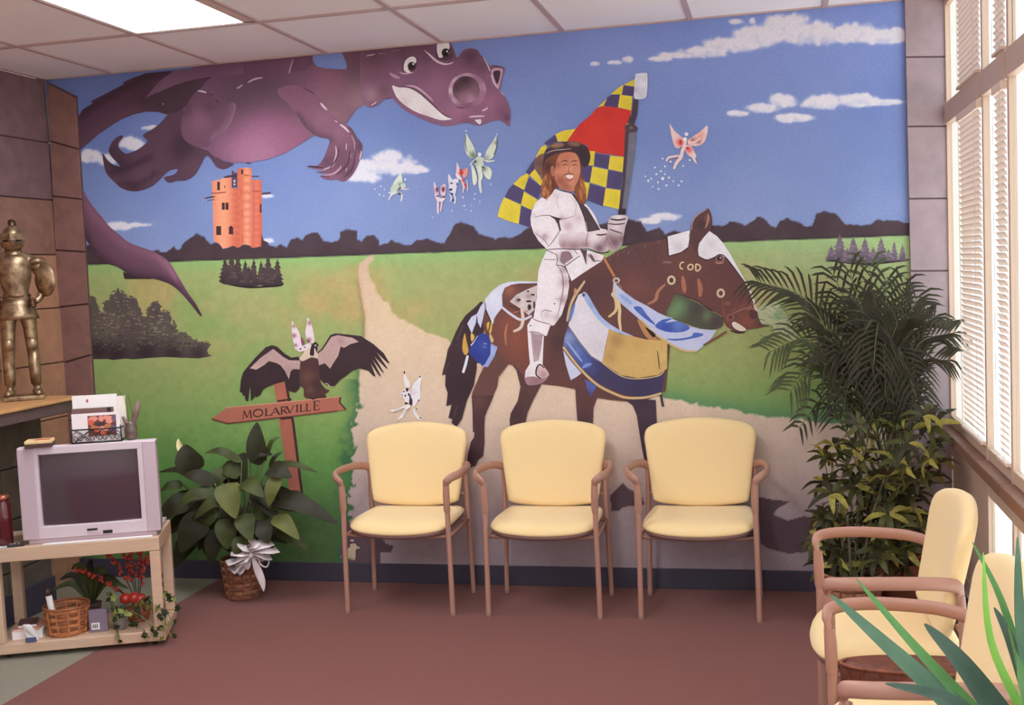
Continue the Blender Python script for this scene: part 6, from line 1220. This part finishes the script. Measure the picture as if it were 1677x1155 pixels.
for s_ in (-1, 1):
    for q, (dz, r) in enumerate(((.0, .056), (-.032, .052), (-.060, .046))):
        MB().ball(kp(s_*(.115+.012*q), 0, .768+dz), r*K, 14, 8, 1.0, .95, .55).build('pauldron', bronze, kn, True)
    MB().ball(kp(s_*(.166 if s_ < 0 else .168), .004, .64), .038*K, 12, 8, 1, 1, .9).build('elbow_guard', bronze, kn, True)
    MB().ball(kp(s_*.062, -.030, .295), .034*K, 12, 8, 1, .8, 1.15).build('knee_guard', bronze, kn, True)
    MB().tube([kp(s_*.066, .0, .26), kp(s_*.068, .004, .12), kp(s_*.069, .008, .06)], [.033*K, .032*K, .028*K], 12).build('greave', bronze, kn, True)
    MB().tube([kp(s_*.070, .02, .018), kp(s_*.075, -.03, .020), kp(s_*.081, -.075, .016), kp(s_*.083, -.098, .010)], [.026*K, .028*K, .022*K, .010*K], 12, flat=.8).build('foot_armour', bronze, kn, True)
    MB().ball(kp(s_*(.096 if s_ < 0 else .084), -.108 if s_ < 0 else -.066, .533), .026*K, 10, 7).build('gauntlet', bronze_d, kn, True)
    for f in range(4): # fingers closed
        x0 = s_*(.096 if s_ < 0 else .084); y0 = -.118 if s_ < 0 else -.078
        MB().tube([kp(x0-.018, y0, .550-f*.011), kp(x0, y0-.016, .548-f*.011), kp(x0+.018, y0-.004, .546-f*.011)], .0065*K, 6).build('finger', bronze_d, kn, True)
# round embossed shield hung on the viewer's right arm, sword held point down on the other side
M_ = Matrix.Rotation(math.radians(-38), 3, 'Z')
sh = MB()
prof = [(.002, -.034), (.034, -.031), (.070, -.020), (.092, -.006), (.098, 0), (.092, .004), (.05, .0), (.002, -.006)]
V2 = []; n = 26
for (r, d) in prof:
    for k in range(n):
        t = 2*math.pi*k/n; q = M_ @ Vector((r*K*math.cos(t)*.74, d*K, r*K*math.sin(t))); V2.append((q.x+.160*K, q.y-.060*K, q.z+kz(.660)))
F2 = [(i*n+k, i*n+(k+1) % n, (i+1)*n+(k+1) % n, (i+1)*n+k) for i in range(len(prof)-1) for k in range(n)]
sh.add(V2, F2).build('shield', bronze, kn, True)
MB().tube([kp(-.098, -.128, .60), kp(-.098, -.128, .08)], [.012*K, .005*K], 6, flat=.4).build('sword_blade', bronze, kn)
MB().tube([kp(-.150, -.128, .575), kp(-.046, -.128, .575)], .007*K, 8).build('sword_guard', bronze_d, kn, True)
MB().tube([kp(-.098, -.128, .58), kp(-.098, -.128, .655), kp(-.098, -.128, .67)], [.009*K, .009*K, .016*K], 8).build('sword_grip', mat('dark_purple_enamel', (62, 36, 60), .4), kn, True)

# ================================================================== PLANTS
def P3(px, py, y):
    """photo pixel -> point on the plane at depth y (measuring aid: gives where a leaf tip really is)"""
    a = (px-838.5)/F_PX; b = -(py-577.5)/F_PX; d = CF+CR*a+CU*b; t = (y-CAM[1])/d[1]; return CAM+t*d
def blade(path, W, normal, prof='lance', fold=.18, nseg=9, thick=0.0):
    """a leaf blade along a path; W full width; normal = side the face looks to"""
    P = crom(path, max(2, nseg//(len(path)-1)), False); n = len(P); T = np.gradient(P, axis=0); T /= np.linalg.norm(T, axis=1)[:, None]+1e-9
    N = np.asarray(normal, float); V = []; F_ = []
    for i in range(n):
        t = i/(n-1)
        if prof == 'lance': w = math.sin(math.pi*min(1, max(0.02, t**.75)))**.8
        elif prof == 'heart': w = (math.sin(math.pi*max(.03, min(.985, t**.62))))**.85
        elif prof == 'sword': w = min(1, .45+t*1.6)*max(.01, (1-t))**.62*1.15
        else: w = max(.02, math.sin(math.pi*t))
        s_ = np.cross(T[i], N); s_ /= np.linalg.norm(s_)+1e-9; up = np.cross(s_, T[i])
        h = W/2*w
        V += [tuple(P[i]-s_*h+up*h*fold), tuple(P[i]-s_*h*.5+up*h*fold*.35), tuple(P[i]), tuple(P[i]+s_*h*.5+up*h*fold*.35), tuple(P[i]+s_*h+up*h*fold)]
    for i in range(n-1):
        for k in range(4): a = i*5+k; F_.append((a, a+1, a+6, a+5))
    return V, F_
def leaf_mat(name, c, c2, rough=.45, trans=.25):
    m = mat(name, c, rough, noise=.2, nscale=14, color2=c2, spec=.25)
    nt = m.node_tree; pb = nt.nodes['Principled BSDF']; tl = nt.nodes.new('ShaderNodeBsdfTranslucent'); tl.inputs[0].default_value = rgba([min(255, v*1.15) for v in c]); mx = nt.nodes.new('ShaderNodeMixShader'); mx.inputs[0].default_value = trans
    nt.links.new(pb.outputs[0], mx.inputs[1]); nt.links.new(tl.outputs[0], mx.inputs[2]); nt.links.new(mx.outputs[0], nt.nodes['Material Output'].inputs[0])
    return m
def mk_leaf(parent, org, path, W, normal, m, prof='lance', fold=.18, name='leaf', nseg=9):
    V, F_ = blade([np.asarray(q)-org for q in path], W, normal, prof, fold, nseg)
    me = bpy.data.meshes.new(name); me.from_pydata(V, [], F_); me.update(); me.polygons.foreach_set('use_smooth', [True]*len(me.polygons))
    return link(name, me, m, parent)
soil = mat('potting_soil', (62, 42, 36), .95, bump=.4, bscale=80)
tocam = -np.array(CF)

# ---- peace lily in a basket with a white bow
lil = [leaf_mat('lily_leaf_green', (82, 86, 44), (56, 60, 34), .55, .15), leaf_mat('lily_leaf_dark', (60, 56, 36), (46, 42, 30), .55, .12), leaf_mat('lily_leaf_light', (114, 112, 58), (86, 90, 46), .55, .15)]
stalk_m = mat('lily_stalk', (98, 104, 62), .6)
lo = np.array([.335, -.315, 0.0])
ly = thing('peace_lily', 'peace lily with broad dark leaves in a wicker basket below the signpost', 'potted plant', tuple(lo))
lp = [(.40, .0)]
wkl = mat('dim_brown_wicker', (132, 78, 56), .6, noise=.2, nscale=50, bump=.1); wkl2 = mat('dull_tan_wicker', (156, 100, 70), .6, noise=.2, nscale=50, bump=.1)
wicker(ly, .085, .105, .20, 9, 14, wkl, wkl2)
MB().lathe([(.097, 0), (.05, .006), (.001, .008)], 20, (0, 0, .17)).build('soil', soil, ly)
r_ = random.Random(21)
def lily_leaf(bx, by, tx, ty, wpx, dy0, dy1, mi, bend=.25, face=None):
    b = P3(bx, by, lo[1]+dy0); t = P3(tx, ty, lo[1]+dy1); mid = (b+t)/2+np.array([0, 0, 1])*np.linalg.norm(t-b)*bend+np.array([0, -.02, 0])
    W = wpx/F_PX*abs((b-CAM)@CF)
    nrm = np.array(face) if face is not None else tocam*.75+np.array([0, 0, .6])
    lf = mk_leaf(ly, lo, [b, mid, t], W, nrm, lil[mi], 'heart', .16)
    root = np.array([r_.uniform(-.05, .05), r_.uniform(-.04, .04), .175])
    bb_ = b-lo; m1 = (root+bb_)/2+np.array([0, 0, .05])
    MB().tube([tuple(q) for q in crom([root, m1, bb_], 5, False)], [.0038]*11, 6).build('leaf_stalk', stalk_m, lf, True)
for a in [(424, 762, 421, 692, 34, .05, .06, 1, .05), (318, 775, 303, 728, 46, .0, -.02, 1, .05), (396, 757, 336, 742, 16, .02, .0, 0, .18), (382, 802, 402, 742, 50, .04, .05, 1, .05), (436, 772, 520, 774, 15, .02, -.04, 0, .14), (440, 768, 478, 783, 34, -.04, -.08, 1, .12), (395, 775, 360, 772, 34, .02, .0, 0, .2), (352, 798, 258, 774, 15, .03, .02, 1, .16), (352, 792, 300, 778, 27, -.05, -.08, 1, .12), (372, 792, 386, 849, 44, -.12, -.18, 2, .10), (398, 790, 432, 815, 30, -.10, -.16, 0, .16), (352, 806, 288, 832, 26, -.08, -.14, 0, .14), (380, 812, 318, 850, 24, -.12, -.18, 0, .12), (440, 815, 552, 858, 36, -.04, -.06, 1, .10), (450, 846, 490, 884, 30, -.08, -.14, 2, .14), (338, 852, 296, 905, 56, -.06, -.12, 1, .16), (310, 822, 268, 850, 42, .0, -.04, 1, .15), (400, 842, 412, 886, 34, -.12, -.18, 0, .08), (376, 850, 372, 900, 40, -.10, -.14, 0, .10), (430, 852, 440, 890, 34, -.10, -.14, 1, .08), (455, 780, 440, 830, 26, -.08, -.12, 2, .05), (300, 795, 262, 805, 18, .02, .0, 0, .14), (420, 800, 455, 850, 38, -.02, -.06, 1, .1), (470, 812, 512, 842, 30, .0, -.02, 0, .14), (350, 830, 330, 885, 44, -.02, -.06, 1, .08), (330, 845, 268, 880, 36, .02, .0, 1, .12), (410, 755, 446, 745, 20, .06, .06, 1, .2), (360, 868, 345, 925, 34, -.08, -.10, 1, .08), (320, 880, 285, 930, 38, .02, .0, 1, .1), (400, 880, 390, 915, 30, -.12, -.15, 0, .05), (438, 745, 458, 716, 10, .06, .06, 0, .2), (442, 770, 462, 740, 10, .04, .04, 1, .15), (396, 830, 360, 870, 36, -.05, -.1, 1, .1), (420, 860, 470, 890, 32, .02, .02, 1, .1), (340, 815, 300, 860, 40, .04, .03, 1, .1), (370, 770, 352, 800, 30, .0, -.04, 0, .15)]:
    lily_leaf(*a)
for k in range(34):
    bx = r_.uniform(315, 455); by = r_.uniform(800, 900); a = r_.uniform(0, 6.28); L = r_.uniform(34, 60)
    tx = bx+(bx-385)*.5+math.cos(a)*L*.6; ty = by+abs(math.sin(a))*L*.7+6
    lily_leaf(bx, by, max(262, min(505, tx)), min(930, ty), r_.uniform(22, 36), r_.uniform(-.06, .08), r_.uniform(-.08, .08), r_.choice([1, 1, 0]), .12)
for (bx, by, tx, ty, dy) in [(302, 745, 292, 718, -.02), (470, 690, 462, 668, .08)][:1]:
    b = P3(bx, by, lo[1]+dy)-lo; t = P3(tx, ty, lo[1]+dy)-lo
    fl_ = MB().tube([tuple(q) for q in crom([(0, 0, .18), (b+np.array([.10, 0, .18]))/2, P3(325, 800, lo[1])-lo, b], 5, False)], .0028, 6).build('flower_stalk', stalk_m, ly, True)
    V, F_ = blade([b, (b+t)/2+np.array([-.008, 0, 0]), t], .034, tocam, 'lance', .5); me = bpy.data.meshes.new('spathe'); me.from_pydata(V, [], F_); me.update(); link('spathe', me, mat('cream_spathe', (238, 218, 160), .5), fl_)
    MB().tube([tuple(b), tuple(b*.4+t*.6)], [.006, .004], 8).build('spadix', mat('pale_spadix', (236, 206, 130), .6), fl_, True)
# bow of white ribbon
rib = mat('white_satin_ribbon', (226, 206, 206), .4, noise=.06, nscale=20, sheen=.3)
bc = P3(412, 908, lo[1]-.118)-lo
def ribbon(pts, w, name, nrm=tocam):
    V, F_ = blade([np.asarray(q) for q in pts], w, nrm, 'strip', 0.0, 14)
    n = len(V)//5; ww = w/2
    me = bpy.data.meshes.new(name); me.from_pydata(V, [], F_); me.update(); me.polygons.foreach_set('use_smooth', [True]*len(me.polygons))
    o = link(name, me, rib, ly); sd = o.modifiers.new('thick', 'SOLIDIFY'); sd.thickness = .002
    return o
R3, U3 = np.array(CR), np.array([0, 0, 1.0])
for (dx, dz, wd, f) in [(-.090, -.085, .080, .03), (-.095, -.045, .085, .04), (-.060, .000, .090, .05), (-.025, .050, .080, .055), (.035, .072, .080, .05), (.085, .062, .080, .045), (.112, .025, .075, .04), (.080, -.015, .060, .03), (-.050, -.060, .075, .05)]:
    e = bc+R3*dx+U3*dz
    ribbon([bc, (bc+e)/2+tocam*f+U3*.018, e+tocam*.01, (bc+e)/2-tocam*.012-U3*.014, bc], wd, 'bow_loop', tocam*.4+U3*.8+R3*.2)
ribbon([bc, bc+R3*.022-U3*.06+tocam*.012, bc+R3*.045-U3*.135+tocam*.01, bc+R3*.05-U3*.19+tocam*.006], .040, 'ribbon_tail', tocam)
MB().tube([tuple(q) for q in crom([bc+R3*.03, bc+R3*.045-U3*.045+tocam*.02, bc+R3*.075-U3*.06+tocam*.02, bc+R3*.088-U3*.03+tocam*.02, bc+R3*.07], 5, False)], .0045, 6, flat=.3).build('ribbon_curl', rib, ly, True)
MB().ball(tuple(bc+tocam*.02), .016, 10, 8).build('bow_knot', rib, ly, True)

# ---- ivy on the lower shelf, trailing round the right post
ivm = [leaf_mat('ivy_dark', (64, 72, 44), (46, 52, 36)), leaf_mat('ivy_variegated', (164, 164, 92), (112, 124, 62))]
iv = thing('ivy_plant', 'variegated ivy trailing over the right end of the stand shelf', 'potted plant', stand_pt(-.175, .085, ZS+.0005), ANG)
MB().lathe([(.028, 0), (.036, .05), (.038, .056), (.032, .054), (.001, .048)], 18).build('pot', mat('grey_white_pot', (150, 138, 140), .4), iv, True)
def ivy_leaf_mesh(k):
    a = [0, 28, 55, 95, 125, 160, 180]; rr = [1.0, .62, .82, .5, .66, .45, .22]
    pts = [(math.cos(math.radians(t))*r, math.sin(math.radians(t))*r) for t, r in zip(a, rr)]; pts += [(x, -y) for x, y in pts[-2:0:-1]]
    n = len(pts); V = [(0, 0, .08)]+[(x, y, -.12*(x*x+y*y)) for x, y in pts]; F_ = [(0, i+1, (i+1) % n+1) for i in range(n)]
    me = bpy.data.meshes.new('leaf'); me.from_pydata(V, [], F_); me.update(); me.materials.append(ivm[k]); return me
ivl = [ivy_leaf_mesh(0), ivy_leaf_mesh(1)]
r_ = random.Random(31)
for path in [[(0, 0, .05), (.06, -.06, .09), (.12, -.085, .06), (.165, -.095, .0)], [(0, 0, .05), (.10, -.03, .13), (.17, -.085, .12), (.23, -.09, .06), (.24, -.095, -.02)], [(0, 0, .05), (.13, -.05, .10), (.20, -.10, .04), (.20, -.105, -.03)], [(0, 0, .05), (.01, -.05, .11), (.005, -.085, .05), (.01, -.092, -.02)], [(0, 0, .05), (-.03, .0, .14), (-.02, -.06, .17), (0, -.085, .10)], [(0, 0, .05), (.10, -.075, .02), (.14, -.10, -.03)], [(0, 0, .05), (.17, -.06, .15), (.235, -.05, .14), (.27, -.06, .08)]]:
    P = crom(path, 7, False); st = MB().tube([tuple(q) for q in P], .0016, 5).build('vine', stalk_m, iv)
    for i in range(4, len(P)):
        if r_.random() < .75:
            q = P[i]; s_ = r_.uniform(.015, .026)
            o = link('leaf', ivl[1 if r_.random() < .4 else 0], None, st, (q[0]+r_.uniform(-.015, .015), q[1]-r_.uniform(.003, .016), q[2]+r_.uniform(-.012, .012)), (math.radians(r_.uniform(50, 110)), r_.uniform(-.6, .6), r_.uniform(-3, 3))); o.scale = (s_, s_, s_)
# dark strap leaves behind the wicker basket
so_ = np.array(stand_pt(-.330, .26, ZS+.0005))
dp = thing('foliage_pot', 'small pot of dark striped leaves behind the orange wicker basket', 'potted plant', tuple(so_), 0)
MB().lathe([(.032, 0), (.042, .075), (.045, .083), (.038, .08), (.001, .075)], 18).build('pot', mat('dark_clay', (84, 62, 60), .6), dp, True)
for (dx, dz, w, mi) in [(-.12, .20, .035, 1), (.10, .23, .04, 0), (.16, .19, .035, 1), (-.06, .25, .04, 0), (.04, .27, .035, 1), (.20, .16, .03, 0), (-.16, .15, .03, 0)]:
    b = np.array([0, 0, .08]); d = R3*dx; t = b+d+U3*(dz-.08)+tocam*.06
    mk_leaf(dp, np.zeros(3), [b, b+d*.45+U3*(dz-.02)*.75+tocam*.03, t], w, tocam+U3*.5, lil[mi], 'lance', .2)

# ---- umbrella plant (schefflera) in the window corner
sc_o = np.array([3.30, -.50, 0.0])
sf = thing('umbrella_plant', 'bushy umbrella plant with yellow edged leaves below the palm', 'potted plant', tuple(sc_o))
wicker(sf, .105, .128, .235, 8, 14, wkl, wkl2)
MB().lathe([(.118, 0), (.06, .006), (.001, .008)], 20, (0, 0, .20)).build('soil', soil, sf)
um = [leaf_mat('umbrella_leaf_green', (98, 94, 48), (68, 66, 38)), leaf_mat('umbrella_leaf_dark', (72, 64, 42), (54, 48, 34)), leaf_mat('umbrella_leaf_yellow', (190, 172, 84), (120, 116, 56))]
r_ = random.Random(41)
def cluster_mesh(seed):
    rr = random.Random(seed); b = MB(); k = rr.choice([7, 8, 8, 9]); mi = []
    for i in range(k):
        a = 2*math.pi*i/k+rr.uniform(-.15, .15); L = rr.uniform(.80, 1.1); d = np.array([math.cos(a), math.sin(a), 0])
        V, F_ = blade([d*.06, d*L*.55+np.array([0, 0, .10]), d*L+np.array([0, 0, -.22])], .25, (0, 0, 1), 'lance', .12, 6)
        b.add(V, F_); mi += [2 if rr.random() < .18 else (1 if rr.random() < .45 else 0)]*len(F_)
    me = bpy.data.meshes.new('leaf'); me.from_pydata(b.v, [], b.f); me.update()
    for m in um: me.materials.append(m)
    me.polygons.foreach_set('material_index', mi); me.polygons.foreach_set('use_smooth', [True]*len(mi)); return me
clm = [cluster_mesh(s_) for s_ in range(8)]
stem_m = mat('brown_green_stem', (96, 84, 58), .8)
spots_ = [(1340, 845), (1335, 880), (1360, 810), (1350, 905), (1372, 780), (1385, 850), (1390, 895), (1400, 800), (1420, 830), (1428, 870), (1410, 760), (1440, 790), (1450, 840), (1470, 810), (1475, 860), (1395, 740), (1420, 720), (1445, 745), (1470, 760), (1500, 790), (1505, 840), (1465, 700), (1490, 720), (1520, 750), (1435, 690), (1530, 700), (1510, 685), (1545, 725), (1405, 700), (1525, 780), (1455, 895), (1420, 910), (1490, 895), (1380, 920), (1360, 930), (1440, 920), (1480, 920), (1510, 870), (1400, 870), (1545, 760), (1375, 815), (1460, 780), (1485, 690), (1390, 770), (1430, 805)]
spots_ += [(r_.uniform(1340, 1520), r_.uniform(720, 925)) for _ in range(34)]
stems = {}
for k, (bx, by, h) in enumerate([(-.05, .02, .62), (.04, .03, .75), (.10, -.02, .70), (-.01, -.05, .5), (.12, .04, .85)]):
    P = crom([(bx*.4, by*.4, .20), (bx*.8, by, .20+(h-.2)*.5), (bx*1.6, by*1.5, h)], 6, False)
    stems[k] = (P, MB().tube([tuple(q) for q in P], .006, 7).build('stem', stem_m, sf, True))
for i, (px_, py_) in enumerate(spots_):
    y = sc_o[1]+r_.uniform(-.10, .14); q = P3(px_+r_.uniform(-6, 6), py_+r_.uniform(-6, 6), y)-sc_o
    if q[0]+sc_o[0] > XR-.11: q[0] = XR-.11-sc_o[0]
    s_ = r_.uniform(.085, .12)
    k = min(stems, key=lambda j: np.min(np.linalg.norm(stems[j][0]-q, axis=1))); P = stems[k][0]; a = P[np.argmin(np.linalg.norm(P-q-np.array([0, 0, -.06]), axis=1))]
    o = link('leaf', clm[i % 8], None, sf, tuple(q), (math.radians(r_.uniform(20, 60)), math.radians(r_.uniform(-25, 25)), r_.uniform(-3, 3))); o.scale = (s_, s_, s_)
    m_ = (a+q)/2+np.array([0, 0, -.015]); MB().tube([tuple(v) for v in crom([a, m_, q], 4, False)], .0022, 5).build('leaf_stalk', stem_m, sf)
# ---- areca palm behind it
pa_o = np.array([3.545, -.235, 0.0])
pa = thing('areca_palm', 'tall feathery dark green palm in the corner between mural and windows', 'potted plant', tuple(pa_o))
MB().lathe([(.10, 0), (.135, .22), (.142, .26), (.150, .262), (.150, .29), (.132, .29), (.13, .26), (.001, .25)], 26).build('pot', mat('terracotta_pot', (156, 90, 66), .7, noise=.1, nscale=20), pa, True)
MB().lathe([(.128, 0), (.06, .004), (.001, .006)], 20, (0, 0, .262)).build('soil', soil, pa)
foil = mat('silver_blue_foil', (176, 182, 206), .18, metal=.9)
MB().box(-.20, -.12, -.125, -.100, .262, .335, .008).build('foil_tag', foil, pa)
pm = [leaf_mat('palm_leaflet_dark', (66, 60, 38), (48, 42, 30), trans=.15), leaf_mat('palm_leaflet_green', (88, 94, 56), (62, 66, 42), trans=.2)]
r_ = random.Random(51)
def frond(tip, top, mi, leaflets=20, L0=.20, start=.30):
    base = np.array([r_.uniform(-.03, .03), r_.uniform(-.03, .03), .265]); tip = np.asarray(tip)-pa_o; top = np.asarray(top)-pa_o
    P = crom([base, base*.35+top*.65+np.array([0, 0, .04]), top, tip], 10, False); P = P.copy(); P[:, 0] = np.minimum(P[:, 0], XR-.02-pa_o[0]); P[:, 1] = np.minimum(P[:, 1], -.03-pa_o[1])
    n = len(P); rad = [.006*(1-.75*i/n) for i in range(n)]
    rc_ = MB().tube([tuple(q) for q in P], rad, 6).build('frond', stalk_m, pa, True)
    T = np.gradient(P, axis=0); T /= np.linalg.norm(T, axis=1)[:, None]
    b = MB()
    for k in range(leaflets):
        t = start+(1-start)*k/(leaflets-1); i = min(n-1, int(t*(n-1))); q = P[i]; d = T[i]
        s_ = np.cross(d, tocam*.6+np.array([0, 0, .5])); s_ /= np.linalg.norm(s_)+1e-9
        L = L0*(.55+.45*math.sin(math.pi*min(1, .15+.8*(k/leaflets))))*r_.uniform(.85, 1.1)
        for sg in (-1, 1):
            dr = d*.75+s_*sg*.72+np.array([0, 0, .10]); dr /= np.linalg.norm(dr)
            e = q+dr*L+np.array([0, 0, -.25*L]); e[0] = min(e[0], XR-.006-pa_o[0]+.05); e[1] = min(e[1], -.012-pa_o[1])
            V, F_ = blade([q, q+dr*L*.5+np.array([0, 0, .01]), e], .0125, tocam+np.array([0, 0, .3]), 'lance', .25, 5); b.add(V, F_)
    me = bpy.data.meshes.new('leaflets'); me.from_pydata(b.v, [], b.f); me.update(); link('leaflets', me, pm[mi], rc_)
Y0 = pa_o[1]
for (tx, ty, dy, ux, uy, mi, nl, L0) in [(1242, 462, -.10, 1330, 500, 0, 24, .22), (1262, 576, -.16, 1330, 560, 1, 20, .17), (1295, 640, -.14, 1345, 600, 1, 18, .16), (1365, 452, .06, 1405, 540, 0, 22, .20), (1392, 446, .0, 1420, 540, 0, 22, .20), (1424, 440, .08, 1435, 540, 1, 22, .20), (1452, 462, .05, 1450, 560, 0, 22, .20), (1480, 468, .10, 1460, 560, 0, 20, .18), (1500, 490, .05, 1475, 560, 0, 20, .20), (1562, 545, -.08, 1500, 570, 0, 20, .17), (1552, 590, -.10, 1500, 600, 0, 18, .16), (1330, 520, -.05, 1370, 560, 0, 20, .20), (1350, 600, -.12, 1390, 580, 0, 20, .2), (1400, 640, -.14, 1420, 560, 0, 20, .2), (1450, 650, -.14, 1450, 560, 0, 20, .2), (1500, 650, -.12, 1470, 570, 0, 20, .2), (1430, 600, -.16, 1440, 530, 0, 20, .22), (1380, 680, -.10, 1400, 600, 0, 20, .2), (1480, 690, -.10, 1460, 610, 0, 20, .2), (1310, 700, -.16, 1350, 660, 0, 12, .10), (1530, 520, .05, 1490, 560, 0, 18, .16), (1410, 500, -.05, 1420, 560, 0, 20, .22), (1470, 530, -.1, 1455, 580, 0, 20, .22)]:
    frond(P3(tx, ty, Y0+dy), P3(ux, uy, Y0+dy*.5), mi, nl, L0)
# ---- low wicker box between the two window chairs
wb = thing('wicker_box', 'dark brown wicker box standing between the two window chairs', 'basket', (3.385, -2.28, 0))
wkd = mat('dark_brown_wicker', (112, 58, 40), .6, noise=.2, nscale=50, bump=.1); wkd2 = mat('red_brown_wicker', (136, 74, 48), .6, noise=.2, nscale=50, bump=.1)
wicker(wb, .205, .225, .465, 13, 22, wkd, wkd2, 1.0, .30)
MB().lathe([(.212, 0), (.218, .010), (.20, .022), (.001, .026)], 28, (0, 0, .452), sx=1.0, sy=.30).build('lid', wkd, wb)
# ---- yucca in the foreground
yo = np.array([3.50, -3.30, 0.0])
yu = thing('yucca_plant', 'sword leaved green yucca rising at the lower right, nearest the camera', 'potted plant', tuple(yo))
MB().lathe([(.11, 0), (.145, .22), (.150, .25), (.158, .252), (.158, .28), (.14, .28), (.138, .25), (.001, .245)], 26).build('pot', pot_m, yu, True)
MB().lathe([(.136, 0), (.05, .004), (.001, .006)], 20, (0, 0, .252)).build('soil', soil, yu)
MB().tube([(0, 0, .25), (.004, 0, .40), (-.002, 0, .56)], [.036, .032, .034], 12).build('trunk', mat('yucca_trunk', (120, 92, 70), .9, noise=.2, nscale=30, bump=.5, bscale=60), yu, True)
ym = [leaf_mat('yucca_bluegreen', (98, 130, 104), (76, 106, 84), .4, .2), leaf_mat('yucca_green', (102, 152, 90), (80, 126, 72), .4, .25), leaf_mat('yucca_bright', (146, 202, 92), (120, 178, 78), .4, .35), leaf_mat('yucca_dark', (80, 100, 86), (62, 82, 70), .4, .15)]
yc = np.array([0, 0, .57])
def yleaf(tip, mid, W, dt, dm, mi, nrm=None):
    t = P3(tip[0], tip[1], yo[1]+dt)-yo; m = P3(mid[0], mid[1], yo[1]+dm)-yo
    b = yc+(m-yc)*.06
    mk_leaf(yu, np.zeros(3), [b, b*.5+m*.5, m, t], W, nrm if nrm is not None else tocam*.7+U3*.7, ym[mi], 'sword', .22, 'leaf', 15)
for a in [((1360, 974), (1478, 1082), .062, .18, .10, 0), ((1402, 948), (1500, 1062), .036, .22, .12, 1), ((1514, 1022), (1575, 1088), .070, .10, .06, 3), ((1610, 905), (1622, 1050), .026, .0, .0, 2), ((1592, 888), (1640, 985), .024, .16, .08, 1), ((1628, 995), (1652, 1045), .034, .05, .02, 3), ((1666, 880), (1672, 1040), .040, -.02, -.02, 0), ((1690, 880), (1690, 1040), .044, .04, .02, 1), ((1450, 1120), (1560, 1150), .05, .0, .0, 3), ((1740, 950), (1720, 1080), .05, .05, .02, 0), ((1800, 1000), (1740, 1100), .05, .12, .05, 1), ((1560, 1180), (1600, 1170), .05, -.2, -.1, 0), ((1760, 1180), (1720, 1170), .05, -.2, -.1, 0), ((1650, 1020), (1665, 1090), .05, -.22, -.1, 1)]:
    yleaf(*a)
